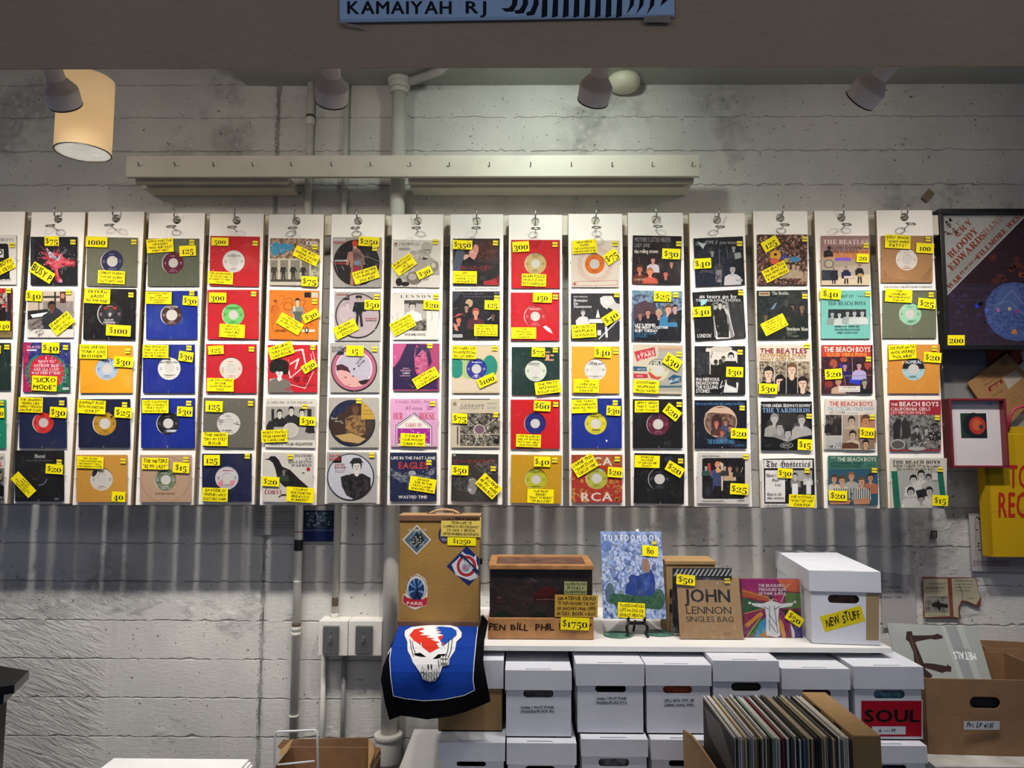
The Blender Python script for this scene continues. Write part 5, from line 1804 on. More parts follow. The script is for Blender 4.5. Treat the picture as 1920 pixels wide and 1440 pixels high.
# ================================================================== the singles
CROPS = {'A': (0, 390, 5.144), 'B': (0, 640, 4.644), 'C': (260, 390, 5.142), 'D': (260, 640, 4.645), 'E': (490, 390, 5.142), 'F': (480, 640, 4.644), 'G': (725, 390, 5.142), 'H': (725, 640, 4.644),
         'I': (945, 390, 5.145), 'J': (945, 640, 4.647), 'K': (1170, 390, 5.145), 'L': (1170, 640, 4.571), 'M': (1400, 390, 5.142), 'N': (1400, 640, 4.5), 'O': (1640, 390, 5.143), 'Q': (1640, 640, 4.5)}
RECM = mat('vinyl', '0c0c0d', 0.25)
for si, (ck, x0, y0, x1, y1, rot, base, label, cmds) in enumerate(SINGLES):
    ox, oy, sc = CROPS[ck]
    Ys = YBD - 0.004
    def put(x, y, l, ox=ox, oy=oy, sc=sc, Ys=Ys):
        p = at(ox + x / sc, oy + y / sc, Ys); return Vector((p.x, p.y - l, p.z))
    cx, cy = (x0 + x1) / 2, (y0 + y1) / 2; quad = rect(cx, cy, x1 - x0, y1 - y0, rot)
    bx = put(cx, y1, 0)
    is_disc = '\nD ' in cmds
    t = thing('vinyl_single', label, 'record', bx, 'seven inch singles pegged to the hanging boards')
    hole = None; rec = None
    for ln in cmds.split('\n'):
        tk = ln.split()
        if tk and tk[0] == 'd': hole = (float(tk[1]), float(tk[2]), float(tk[3])); dcmd = tk
    A = Art(put, clip=quad, hole=hole, lift=0.0, seed=si)
    T = 0.003
    A.lift = T
    k = len(A.v); n4 = 4
    A.v += [(x, y, T) for x, y in quad] + [(x, y, 0) for x, y in quad]
    cb = rgb(base.split('/')[0]); A.f += [(i, (i + 1) % 4, 4 + (i + 1) % 4, 4 + i) for i in range(4)]; A.c += [(cb, cb)] * 4
    A.f += [(7, 6, 5, 4)]; cg = rgb('b4b0aa'); A.c += [(cg, cg)]
    A.poly(quad, base)
    if not is_disc: # worn edge line
        w = (x1 - x0) * 0.012; q2 = rect(cx, cy, x1 - x0 - w, y1 - y0 - w, rot)
    if hole:
        hx, hy, hR = hole; r_, lc, tc = float(dcmd[4]), dcmd[5], dcmd[6]
        B = Art(put, lift=0.0009, seed=si + 100); B.clip = None
        B.poly(ell(hx - 2, hy - 2, hR * 1.25, hR * 1.25, 40), 'd4d0cc')
        B.hole = (hx + 2, hy, r_)
        B.v.clear(); B.f.clear(); B.c.clear(); B.lift = 0.0007
        B.poly(ell(hx, hy, hR * 1.9, hR * 1.9, 48), '0c0c0e')
        B.poly(ell(hx - 1, hy, hR * 1.08, hR * 1.08, 40), 'e0dcd8')
        B.poly(ell(hx + hR * 0.06, hy + hR * 0.03, hR, hR, 40), lc)
        rn2 = random.Random(si)
        B.text(''.join(rn2.choice('ABCDEFGHIKLMNORSTU') for _ in range(rn2.randint(6, 9))) if False else 'STEREO 45', hx - hR * 0.4, hy + hR * 0.72, hx + hR * 0.4, hy + hR * 0.82, tc, 'n')
        for k2, (ax, ay, ww) in enumerate(((-0.72, -0.05, 0.2), (-0.72, 0.08, 0.2), (0.72, -0.05, 0.22), (0.72, 0.08, 0.18), (0, 0.62, 0.5), (-0.05, -0.62, 0.45))):
            B.poly(rect(hx + ax * hR, hy + ay * hR, ww * hR, hR * 0.045), tc)
        rec = (B, (hx, hy, hR))
    disc = [None] if is_disc else None
    tags_ = []
    def dD(tk, txt):
        D = Art(put, lift=T + 0.0018, seed=si + 7); D.slab(ell(float(tk[1]), float(tk[2]), float(tk[3]), float(tk[3]), 56), 0.0016, tk[4]); disc[0] = D
        D.clip = None; D.clip = ell(float(tk[1]), float(tk[2]), float(tk[3]), float(tk[3]), 40)
    hooks = {'d': lambda tk, txt: None, 'D': dD, 'P': lambda tk, txt: tags_.append(('P', tk, txt)), 'N': lambda tk, txt: tags_.append(('N', tk, txt)), 'S': lambda tk, txt: tags_.append(('S', tk, txt))}
    run(A, cmds, rec=rec, disc=disc, hooks=hooks)
    A.build('sleeve', t)
    if rec: rec[0].build('record', t)
    if is_disc and disc[0]: disc[0].build('picture_disc', t)
    # poly bag: a slightly wavy clear sheet over the front
    g = 7; vs = []; rb = random.Random(si + 50); mg = 0.012 * (x1 - x0)
    lf = 0.0062 + (0.001 if is_disc else 0)
    for j in range(g + 1):
        for i in range(g + 1):
            x = -0.5 + i / g; y = -0.5 + j / g
            q = rot2((cx + x * (x1 - x0 + 2 * mg), cy + y * (y1 - y0 + 2 * mg)), (cx, cy), rot)
            e = i in (0, g) or j in (0, g)
            vs.append(put(q[0], q[1], lf - (0.002 if e else rb.uniform(-0.0005, 0.0005))))
    m = MB(); m.add(vs, [(j * (g + 1) + i, j * (g + 1) + i + 1, (j + 1) * (g + 1) + i + 1, (j + 1) * (g + 1) + i) for j in range(g) for i in range(g)], True); m.build('poly_bag', FILM, t)
    for kk, tk, txt in tags_:
        if kk == 'P': note(t, 'price_tag', put, [float(v) for v in tk[1:6]], txt, price=True, lift=lf + 0.0022)
        elif kk == 'N': note(t, 'title_tag', put, [float(v) for v in tk[1:6]], txt, lift=lf + 0.0015, seed=si, st='H' if len(txt) < 14 else 'h')
        else:
            B = Art(put, lift=lf + 0.0009); q = sc / 5.14; B.slab(rect(float(tk[1]), float(tk[2]), 50 * q, 46 * q, 2), 0.0003, 'f0dc30'); B.poly(rect(float(tk[1]), float(tk[2]), 50 * q, 8 * q, 2), '4a4428'); B.build('sticker', t)
    # the three wire pegs that hold it belong to the board
    bo = BOARDS[si // 5]
    for (ux, uy, dx) in ((x0 - 10, cy, 1), (x1 + 12, cy, -1), (cx + 5, y1 + 5, 0)):
        p = put(ux, uy, 0); p.y = YBD
        if peg_me is None:
            peg_me = MB().tube([Vector((0, 0.003, 0)), Vector((0, -0.012, 0)), Vector((0, -0.016, 0.002)), Vector((0, -0.017, 0.008))], 0.0009, 6)
            po = peg_me.build('peg', PEGM, None); peg_me = po.data; C.objects.unlink(po); bpy.data.objects.remove(po)
        po = bpy.data.objects.new('peg', peg_me); C.objects.link(po); po.parent = bo; po.location = p - base_of(bo)
# ================================================================== shelf and what stands on it
SHM = mat('white_laminate', 'dddbd8', 0.35, var=0.02)
ZS = atz(960, 1207, 0).z
YSF = 2.385                                      # front edge of the shelf
zs_ = at(1200, 1212, YSF).z                      # upper surface
x0 = at(738, 1210, YSF).x; x1 = at(1673, 1222, YSF).x; zsb = at(1200, 1222, YSF).z
ZS = zs_
t = thing('wall_shelf', 'long white shelf under the singles carrying the case, wooden chest and white box', 'shelf', ((x0 + x1) / 2, YSF, zsb))
MB().bbox(x0, x1, YSF, YW - 0.004, zsb, ZS, 0.0015).build('panel', SHM, t)
BLK = mat('black_metal', '141414', 0.45, metal=0.4)
for px in (810, 1180, 1560):
    x = at(px, 1350, 2.8).x
    MB().bbox(x - 0.014, x + 0.014, YSF + 0.05, YW - 0.002, zsb - 0.022, zsb - 0.001).bbox(x - 0.014, x + 0.014, YW - 0.03, YW - 0.002, zsb - 0.26, zsb - 0.02).build('bracket', BLK, t)
CARD = mat('kraft_card', '9a7a4e', 0.8, var=0.05, scale=20, bump=0.1)
CARDD = mat('brown_card', '8a6848', 0.85, var=0.05, scale=20, bump=0.1)
WBOX = mat('white_card', 'cbcdd6', 0.6, var=0.025, scale=9, bump=0.08, bscale=30)
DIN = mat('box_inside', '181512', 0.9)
def panel_slot(mb, X0, X1, Z0, Z1, y0, y1, sx0, sx1, sz0, sz1, n=8):
    """front panel with a rounded handle slot cut right through"""
    r = (sz1 - sz0) / 2; cx0, cx1, cz = sx0 + r, sx1 - r, (sz0 + sz1) / 2
    slot = [(cx1 + r * math.cos(a), cz + r * math.sin(a)) for a in [-math.pi / 2 + math.pi * i / n for i in range(n + 1)]] + [(cx0 - r * math.cos(a), cz - r * math.sin(a)) for a in [-math.pi / 2 + math.pi * i / n for i in range(n + 1)]]
    out = [(X0, Z0), (X1, Z0), (X1, Z1), (X0, Z1)]
    vs = [Vector(p) for p in out + slot]; r_ = delaunay_2d_cdt(vs, [], [list(range(4)), list(range(4, 4 + len(slot)))], 1, 1e-6)
    fs = [tuple(f) for f, of in zip(r_[2], r_[5]) if 0 in of and 1 not in of]
    for y in (y0, y1): mb.add([(v.x, y, v.y) for v in r_[0]], fs)
    m = len(slot); mb.add([(a, y0, b) for a, b in slot] + [(a, y1, b) for a, b in slot], [(i, (i + 1) % m, (i + 1) % m + m, i + m) for i in range(m)])
    for i in range(4):
        a, b = out[i], out[(i + 1) % 4]; mb.add([(a[0], y0, a[1]), (b[0], y0, b[1]), (b[0], y1, b[1]), (a[0], y1, a[1])], [(0, 1, 2, 3)])
def archive_box(label, lid, body, slot, Yf, depth, group, bm_=None, contents=None, labels=None, M=None, zbot=None, ztop=None):
    """lid, body, slot: pixel rectangles on the front face; a lidded card box"""
    X0, X1, Z0, Z1 = fbox(*body, Yf); L0, L1, A0, A1 = fbox(*lid, Yf - 0.004)
    if zbot is not None: Z0 = zbot
    if ztop is not None: A1 = ztop
    t = thing('record_box', label, 'storage box', ((X0 + X1) / 2, Yf, Z0), group)
    w = 0.003; m = MB(); zt_ = A1 - 0.004
    sx0, sx1, sz0, sz1 = fbox(*slot, Yf)
    panel_slot(m, X0, X1, Z0, zt_, Yf, Yf + w, sx0, sx1, sz0, min(sz1, A0 + 0.012))
    m.box(X0, X0 + w, Yf + w, Yf + depth, Z0, zt_); m.box(X1 - w, X1, Yf + w, Yf + depth, Z0, zt_)
    m.box(X0, X1, Yf + depth, Yf + depth + w, Z0, zt_); m.box(X0, X1, Yf, Yf + depth, Z0 - 0.0, Z0 + w)
    mm = m; lm = MB(); lf = Yf - 0.004
    cxs = (sx0 + sx1) / 2; sw = (sx1 - sx0) / 2 * 0.85
    # lid: top with a thin slot near its front edge
    ya, yb = lf + 0.012, lf + 0.018; yE = Yf + depth + 0.006
    for b in ((L0, L1, lf, ya), (L0, cxs - sw, ya, yb), (cxs + sw, L1, ya, yb), (L0, L1, yb, yE)): lm.box(b[0], b[1], b[2], b[3], A1 - w, A1)
    lm.box(L0, L1, lf, lf + w, A0, A1 - w); lm.box(L0, L0 + w, lf + w, yE, A0, A1 - w); lm.box(L1 - w, L1, lf + w, yE, A0, A1 - w); lm.box(L0, L1, yE - w, yE, A0, A1 - w)
    if M:
        mm.v = [M @ v for v in mm.v]; lm.v = [M @ v for v in lm.v]
    mm.build('body', bm_ or WBOX, t); lm.build('lid', WBOX, t)
    if contents:
        k, hx = contents; cm = MB()
        yy = Yf + 0.012
        for i in range(6): cm.box(X0 + 0.01, X1 - 0.01, yy + i * 0.004, yy + i * 0.004 + 0.0015, Z0 + 0.005, zt_ - 0.012)
        if M: cm.v = [M @ v for v in cm.v]
        co = cm.build('contents', mat('contents_' + hx, hx, 0.6, col2='1a1614', scale=60, var=0.2), t); co['label'] = k; co['kind'] = 'stuff'
    if labels:
        for nm, put, fn in labels: A = Art(put, lift=0.0003, seed=4); fn(A); A.build(nm, t)
    return t
def put_box(Yf): return plane_put(Yf)
def wl(lines, q, col='cdd2dc', st='h', ink='14161c'):
    def fn(A):
        A.slab(Q(*q), 0.0002, col); n = len(lines)
        for i, l in enumerate(lines):
            h = (q[3] - q[1]) / n; A.text(l, q[0] + 2, q[1] + h * i + h * 0.2, q[2] - 2, q[1] + h * (i + 1) - h * 0.15, ink, st, -1)
    return fn
YF = 2.30; GB = 'white lidded boxes of singles under the shelf'
zb_floor = at(1200, 1378, YF).z
def eqb(q): return q
boxes = [
 ('card box with white lid and plain kraft front half hidden by the towel', (820, 1238, 944, 1291), (822, 1291, 941, 1384), (858, 1299, 905, 1311), CARD, None, []),
 ('white lidded box beside the kraft one, handwritten modern rock label, cream lid edge', (947, 1257, 1072, 1294), (949, 1294, 1071, 1384), (981, 1293, 1038, 1308), None, ('grey record edges', '6a6866'), [((975, 1323, 1040, 1337), ['PUNK / POST PUNK', 'MODERN ROCK 8½'])]),
 ('white lidded box with black handle hole and two tab slits in its lid', (1080, 1245, 1208, 1286), (1083, 1286, 1206, 1375), (1116, 1285, 1174, 1298), None, None, [((1117, 1306, 1176, 1321), ['PUNK / POST PUNK', 'MODERN ROCK 5/7 6'])]),
 ('white lidded box with orange record showing in its handle hole', (1211, 1247, 1334, 1286), (1213, 1286, 1332, 1375), (1243, 1286, 1298, 1300), None, ('orange record showing inside', 'b05020'), [((1244, 1309, 1302, 1325), ['50’s, 60’s, 70’s  #1', 'oldies, comic, misc'])]),
 ('white lidded box standing highest with creased tape on its lid', (1337, 1239, 1461, 1278), (1338, 1278, 1459, 1375), (1371, 1280, 1427, 1296), None, ('dark green record edges', '20261c'), [((1368, 1302, 1432, 1316), ['60’s, 60’s, 70’s  #3'])]),
 ('white lidded box behind the brown card slab with dark red record in its hole', (1466, 1254, 1594, 1293), (1468, 1293, 1592, 1384), (1503, 1293, 1558, 1309), None, ('dark red record edge', '4a1414'), []),
 ('white lidded box with big red SOUL sign, nearest the brown carton', (1601, 1250, 1732, 1292), (1604, 1292, 1729, 1384), (1638, 1294, 1697, 1310), None, ('pale blue record label', '5a8a96'), [((1612, 1312, 1730, 1383), None)]),
]
UB = []
for lb, lid, body, slot, bmt, cont, labs in boxes:
    body = (body[0], body[1], body[2], 1386 if body[3] > 1380 else 1376)
    L = []
    for q, lines in labs:
        if lines: L.append(('written_label', plane_put(YF), wl(lines, q)))
        else:
            def soul(A):
                A.slab(Q(1613, 1312, 1730, 1383), 0.0002, 'd0ccd0'); A.poly(Q(1615, 1314, 1728, 1381), 'ab0c24'); A.text('SOUL', 1620, 1330, 1725, 1354, '5a2028', 'b'); A.text('SOUL', 1621, 1331, 1724, 1353, '0c0808', 'b')
            def am(A):
                A.slab(Q(1635, 1362, 1698, 1377), 0.0002, 'd4d6dc'); A.text('A — M', 1646, 1366, 1678, 1373, '181818', 'h')
            L += [('sign', plane_put(YF), soul), ('written_label', plane_put(YF - 0.001), am)]
    zbt = at(1200, 1384 if body[3] > 1380 else 1376, YF).z; UB.append(zbt)
    t = archive_box(lb, lid, body, slot, YF + (0.045 if body[0] < 830 else 0), 0.38 if body[0] < 830 else 0.42, GB, bmt, cont, L, zbot=zbt)
GB2 = 'white lidded boxes of the lower tier'
YL = 2.262
zt_low0 = at(1200, 1536, YL).z
for li, (lb, lid, body, slot, cont) in enumerate([
 ('lower tier white box under the kraft fronted one, two notches along its lid', (822, 1385, 947, 1427), (826, 1427, 944, 1560), (856, 1428, 911, 1437), None),
 ('lower tier white box under the box with the handwritten modern rock label', (950, 1396, 1081, 1434), (952, 1434, 1078, 1560), (984, 1436, 1041, 1450), None),
 ('lower tier white box under the box with black handle hole, patterned sleeve inside', (1090, 1378, 1215, 1419), (1092, 1419, 1213, 1560), (1122, 1422, 1180, 1437), ('pale patterned sleeve', '8a8a8c')),
 ('lower tier white box under the one with the orange record, next to the record crate', (1221, 1387, 1345, 1425), (1223, 1425, 1343, 1560), (1254, 1426, 1309, 1437), None),
 ('lower tier white box under the SOUL box, behind the brown card slab', (1612, 1393, 1739, 1431), (1614, 1431, 1737, 1560), (1652, 1434, 1700, 1446), ('dark record edges', '222426')),
 ('lower tier white box almost wholly behind the crate of albums', (1352, 1390, 1478, 1430), (1354, 1430, 1476, 1560), (1385, 1432, 1440, 1446), None),
 ('lower tier white box hidden behind album spines and brown slab', (1482, 1391, 1608, 1430), (1484, 1430, 1606, 1560), (1515, 1432, 1570, 1446), None)]):
    body = (body[0], body[1], body[2], 1536)
    archive_box(lb, lid, body, slot, YL, 0.44, GB2, None, cont, ztop=UB[{4: 6, 5: 4, 6: 5}.get(li, li)] - 0.001, zbot=zt_low0)
zt_low = at(1200, 1536, YL).z
TBL = thing('display_table', 'pale table below the boxes, only its corner showing under the towel', 'table', (0.7, 2.4, 0))
xl = at(772, 1400, 2.9).x
MB().bbox(xl, at(1741, 1420, 2.36).x - 0.006, 1.72, YW - 0.02, zt_low - 0.03, zt_low - 0.001).build('table_top', SHM, TBL)
for x in (xl + 0.04, 1.6):
    for y in (1.78, 2.9): MB().box(x, x + 0.04, y, y + 0.04, 0, zt_low - 0.03).build('leg', SHM, TBL)
# ledge and cartons at the far side
YC = 2.42
zl = at(1850, 1415, YC).z
X0 = at(1742, 1420, 2.36).x
m = MB().bbox(X0, 3.1, 2.33, YW - 0.004, zl - 0.035, zl)
lt = thing('side_table', 'scuffed pale table top under the brown cartons', 'table', (2.2, 2.5, 0)); m.build('table_top', mat('worn_white', 'c4c2bc', 0.6, col2='8a8478', scale=9, var=0.15), lt)
for x in (X0 + 0.03, 2.9):
    for y in (2.36, 2.9): MB().box(x, x + 0.04, y, y + 0.04, 0, zl - 0.035).build('leg', SHM, lt)
def open_carton(name, label, P0, P1, depth, z0, z1, mat_, slotq=None, w=0.004, t=None, flaps=()):
    """P0, P1: ends of the front edge in plan; an open card carton"""
    a = Vector((*P0, 0)); b = Vector((*P1, 0)); u = (b - a).normalized(); v = Vector((-u.y, u.x, 0)); Ln = (b - a).length
    Mx = Matrix(((u.x, v.x, 0, a.x), (u.y, v.y, 0, a.y), (0, 0, 1, 0), (0, 0, 0, 1)))
    t = thing(name, label, 'carton', (a + b) / 2 + Vector((0, 0, z0)))
    m = MB()
    if slotq: panel_slot(m, 0, Ln, z0, z1, 0, w, *slotq)
    else: m.box(0, Ln, 0, w, z0, z1)
    m.v = [Mx @ q for q in m.v]; m.build('front_panel', mat_, t)
    for nm, bx in (('back_panel', (0, Ln, depth - w, depth)), ('side_panel', (0, w, w, depth - w)), ('side_panel', (Ln - w, Ln, w, depth - w))):
        m = MB().box(bx[0], bx[1], bx[2], bx[3], z0, z1, Mx); m.build(nm, mat_, t)
    m = MB().box(w, Ln - w, w, depth - w, z0, z0 + w, Mx); m.build('bottom_panel', mat_, t)
    return t, Mx
pA = at(1738, 1340, YC); pB = at(2010, 1340, YC - 0.02); zt_c = at(1738, 1272, YC).z
Ln = (pB - pA).length
sx = at(1816, 1315, YC).x - pA.x; sx2 = at(1872, 1315, YC).x - pA.x
cz0, cz1 = at(1845, 1327, YC).z, at(1845, 1305, YC).z
t, Mx = open_carton('open_carton', 'brown open carton with hand hole and white written tag, holding an upside down album', (pA.x, pA.y), (pB.x, pB.y), 0.34, zl + 0.001, zt_c, CARDD, (sx, sx2, cz0, cz1))
m = MB()
for i in range(5): m.box(0.02 + 0.004 * i, 0.235, 0.015 + i * 0.006, 0.018 + i * 0.006, zl + 0.01, zt_c - 0.02, Mx)
co = m.build('contents', mat('dark_hole_fill', '1a1816', 0.6), t); co['kind'] = 'stuff'  # dark sheets added behind the hand hole to give it a shaded inside
A = Art(plane_put(YC - 0.016), lift=0.001); A.slab(Q(1807, 1352, 1874, 1368), 0.0005, 'cdcfd6'); A.text('Pri. LP 4/30', 1812, 1355, 1862, 1364, '14161c', 'h', 2); A.build('written_label', t)
pA2 = at(1850, 1250, 2.80); pB2 = at(2080, 1250, 2.72)
open_carton('open_carton', 'second brown open carton standing behind, against the rough wall', (pA2.x, pA2.y), (pB2.x, pB2.y), 0.12, zl + 0.001, at(1850, 1214, 2.8).z, CARDD)
# the silver album leaning in the carton
o = at(1688, 1290, 2.60); o2 = at(1842, 1296, 2.60); tl = at(1662, 1168, 2.72); tr_ = at(1838, 1177, 2.72)
o = at(1690, 1282, 2.60)
ux = tr_ - tl; uz = ux.cross(Vector((0, 1, 0))).normalized(); 
up = (tl - at(1676, 1285, 2.62)); nrm = ux.cross(up).normalized() * -1
if nrm.y > 0: nrm = -nrm
org = tl - up.normalized() * 0.30; ux = ux.normalized() * 0.305; up = up.normalized() * 0.30
up = (up - ux.normalized() * up.dot(ux.normalized())).normalized() * 0.30; org = tl - up
nrm = ux.cross(up).normalized(); nrm = -nrm if nrm.y > 0 else nrm
zmin = zl + 0.008
if org.z < zmin: org = org + Vector((0, 0, 0))
put = frame_put(org, ux, up, nrm)
A = Art(put, lift=0.003); A.slab(Q(0, 0, 100, 100), 0.003, 'a6aaa6')
run(A, """
p b4b8b4 60 0 85 0 92 100 68 100
p 989a9c 65 0 78 0 84 100 74 100
p 3a2826 20 9 26 8.3 26 16.7 30 39.1 31 50.3 37 55.9 34 60.1 30 60.1 24 57.3 20 46.1 22 32.1 20 20.9 17 18.1
p 3a2826 24 13.2 48 11.8 54 9.7 59 11.8 59 14.6 50 16.7 45 16 30 19.5 24 22.3
p 3a2826 27 43.3 40 43.3 55 45.4 56 43.3 60 46.1 58 51.7 54 51 48 53.1 38 50.3 27 47.5
p 5a403a 22 13.9 24 13.9 26 46.1 24 46.1
t b 66 29 90 37 180 ffffff "METALS
t b 73 25 84 28 180 8a8e8e "FEIST""".replace('"FEIST', '"DELUXE'))
bx = put(50, 100, 0); al = A.build('album_sleeve', None, base=bx); al.location = bx
tag(al, 'silver album sleeve with rough brown twig shape, leaning upside down in the carton', 'album')
# ------------------------------------------------------------ case on the shelf
YCs = 2.62
x0, x1, z0, z1 = fbox(748, 968, 899, 1160, YCs); z0 = ZS + 0.004
t = thing('presentation_case', 'mustard suitcase style box with city travel stickers standing on the draped towel', 'case', ((x0 + x1) / 2, YCs, z0))
MUST = mat('mustard_cloth', '8e6c30', 0.65, col2='7a5c2a', scale=6, bump=0.12, bscale=120); BRN = mat('brown_trim', '6a4a34', 0.5, var=0.06, scale=20); TANL = mat('tan_leather', 'a5835c', 0.5, var=0.05)
zz1 = at(825, 967, YCs).z; e = 0.013
MB().bbox(x0, x1, YCs + 0.003, YCs + 0.085, z0, zz1 - 0.001, 0.003).build('body', MUST, t)
MB().bbox(x0 - 0.003, x1 + 0.003, YCs - 0.001, YCs + 0.09, z0 - 0.001, z0 + 0.017, 0.002).build('trim_band', BRN, t)
MB().bbox(x0 - 0.003, x1 + 0.003, YCs - 0.001, YCs + 0.006, zz1 - 0.018, zz1 + 0.001, 0.002).build('trim_band', BRN, t)
MB().bbox(x0 - 0.002, x1 + 0.002, YCs + 0.002, YCs + 0.09, zz1 - 0.001, zz1 + 0.003, 0.001).build('top_panel', TANL, t)
hx0, hx1 = at(806, 955, YCs).x, at(857, 955, YCs).x; yh = YCs + 0.04
MB().tube([Vector((hx0 - 0.006, yh, zz1 + 0.002)), Vector((hx0, yh, zz1 + 0.007)), Vector((hx0 + 0.018, yh, zz1 + 0.015)), Vector(((hx0 + hx1) / 2, yh, zz1 + 0.018)), Vector((hx1 - 0.018, yh, zz1 + 0.015)), Vector((hx1, yh, zz1 + 0.007)), Vector((hx1 + 0.006, yh, zz1 + 0.002))], 0.004, 10).build('handle', TANL, t)
for hx in (hx0, hx1): MB().bbox(hx - 0.014, hx + 0.014, yh - 0.008, yh + 0.008, zz1 + 0.002, zz1 + 0.006, 0.001).build('handle_mount', BRN, t)
MB().bbox(x1, x1 + 0.008, YCs + 0.02, YCs + 0.05, at(900, 1060, YCs).z, at(900, 1050, YCs).z, 0.002).build('latch', BLK, t)
CS = lambda: (lambda x, y, l: (lambda p: Vector((p.x, p.y - l, p.z)))(at(740 + x / 6, 940 + y / 6, YCs + 0.003)))
def stk(name, cmds, quad, col):
    A = Art(CS(), lift=0.0006); A.slab(quad, 0.0005, col); run(A, cmds); return A.build(name, t)
stk('travel_sticker', """
p 5c6470 250 282 392 433 248 582 105 434
p 3c5c78/8a9aa0 250 310 365 433 248 555 132 434
p 20282a 180 440 240 360 262 355 280 380 300 350 330 440 300 470 250 530 200 480
s 180 400 330 500 30 16 a8a89c 3
r 150 314 360 334 ccc8bc
t b 155 318 355 331 3a3428 "MÜNCHEN""", [(250, 264), (411, 433), (247, 600), (86, 434)], 'd8d4c8')
stk('travel_sticker', """
e 560 380 60 84 3a2c4a
e 562 382 50 72 8a86a8/5a5880""", ell(562, 378, 70, 96, 30), '2c2440')
stk('travel_sticker', """
p c8ccd4 762 562 945 730 930 860 850 890 690 830 640 710 720 640
e 808 728 122 130 e0e0e0
e 808 728 112 120 a83038
e 806 728 76 84 c4ccd4
e 800 745 46 50 8c98a8
t b 775 728 822 765 b83844 "C
p 1c2a50 722 610 760 590 940 775 930 830
t b 745 690 900 718 44 e8e8ec "LONDON
p d0d8e0 880 640 915 600 920 660""", [(810, 503), (952, 640), (952, 820), (832, 950), (585, 730)], '1c2c66')
stk('travel_sticker', """
e 245 975 112 142 1c2440
e 245 975 106 136 d8d4c8
e 244 990 90 122 1c3a6c
p 6a9cd0 240 990 160 930 175 900
p 6a9cd0 240 990 200 880 222 870
p 6a9cd0 245 990 320 930 305 900
p 6a9cd0 245 990 285 880 262 870
p 6a9cd0 240 1000 160 1040 165 1010
p 6a9cd0 245 1000 325 1040 325 1010
p 141c30 266 855 262 960 268 1030 300 1110 275 1110 250 1070 225 1110 205 1110 240 1030 250 960
p b02838 100 1060 150 1085 235 1110 320 1100 370 1078 362 1165 300 1180 230 1188 140 1170 95 1130
t b 135 1130 315 1165 2 e8d8d0 "PARIS
p 8a1c28 105 1045 130 1075 110 1070
p 8a1c28 362 1085 340 1095 335 1080""", [(262, 815), (340, 870), (370, 960), (368, 1075), (365, 1170), (300, 1190), (230, 1220), (170, 1195), (88, 1140), (95, 1045), (125, 1040), (135, 930), (180, 850)], 'd8d4c8')
CSN = CS()
note(t, 'title_card', CSN, (748, 284, 448, 226, 1.5), 'GRATEFUL DEAD|“EUROPE 72|COMPLETE RECORDINGS”|73 CDS + BOOK|LIMITED NUMBERED EDITION #6792', 'e0c862', 'h', 0.004)
note(t, 'price_tag', CSN, (755, 447, 320, 98, 1), '$1250', price=True, lift=0.0026)
# ------------------------------------------------------------ towel draped over the shelf end
YTC = {}
def Yt(py, px):
    """how far in the towel lies at a point: flat on the shelf, then over its edge and down"""
    if py < 1213: return None
    k = [(1213, 0.0), (1217, -0.005), (1222, -0.018), (1228, -0.036), (1236, -0.056), (1246, -0.074), (1260, -0.088), (1285, -0.099), (1360, -0.114)]
    q = atz(px, 1213, ZT).y
    for (a, ya), (b, yb) in zip(k, k[1:]):
        if py <= b: return q + ya + (yb - ya) * (py - a) / (b - a)
    return q - 0.114
ZT = ZS + 0.0035
def tput(x, y, l):
    yy = Yt(y, x)
    if yy is None:
        p = atz(x, y, ZT); return Vector((p.x, p.y, p.z + l))
    f = min(1, (y - 1213) / 60)
    yy -= f * (0.006 * math.sin(x / 13.0) + 0.006 * math.sin(x / 23.0 + y / 40.0) + 0.006)
    p = at(x, y, yy); return Vector((p.x, p.y - l, p.z + l * 0.3))
class Cloth(Art):
    """like Art, but every shape is cut into small pieces so that it follows the folds"""
    def raw(s, vs, fs, col):
        bm = bmesh.new(); bv = [bm.verts.new((x, y, 0)) for x, y in vs]
        for f in fs:
            try: bm.faces.new([bv[i] for i in f])
            except ValueError: pass
        xs = [v[0] for v in vs]; ys = [v[1] for v in vs]
        for q in range(int(min(xs) // 4) * 4, int(max(xs)) + 4, 4):
            bmesh.ops.bisect_plane(bm, geom=bm.verts[:] + bm.edges[:] + bm.faces[:], plane_co=(q + .5, 0, 0), plane_no=(1, 0, 0), dist=1e-5)
        for q in list(range(1168, 1200, 12)) + [1207, 1213, 1217, 1222, 1228, 1236, 1246, 1253, 1260] + list(range(1270, 1360, 10)):
            if min(ys) < q < max(ys): bmesh.ops.bisect_plane(bm, geom=bm.verts[:] + bm.edges[:] + bm.faces[:], plane_co=(0, q, 0), plane_no=(0, 1, 0), dist=1e-5)
        bm.verts.index_update(); V = [(v.co.x, v.co.y) for v in bm.verts]; Fs = [tuple(v.index for v in f.verts) for f in bm.faces]; bm.free()
        Art.raw(s, V, Fs, col)
A = Cloth(tput, lift=0.0, step=2.5e-4)
tow = [(751, 1166), (896, 1166), (905, 1152), (915, 1165), (908, 1200), (906, 1240), (915, 1290), (920, 1315), (905, 1322), (870, 1336), (840, 1344), (800, 1349), (770, 1344), (752, 1342), (730, 1350), (722, 1320), (714, 1275), (718, 1250), (727, 1228), (733, 1210), (741, 1190)]
A.lift = -0.0012; A.poly(tow, '0c0c10'); A.lift = 0; A.poly(tow, '0c0c10')
A.lift = 0.0012
blue = [(751, 1167), (897, 1167), (893, 1200), (889, 1240), (887, 1275), (890, 1294), (870, 1304), (830, 1312), (795, 1314), (760, 1310), (738, 1305), (733, 1270), (731, 1235), (734, 1215), (741, 1192)]
A.poly(blue, '1a3f9c'); A.line(blue[1:13] + [blue[13], (728, 1226)], 1.4, 'dfe2e8')
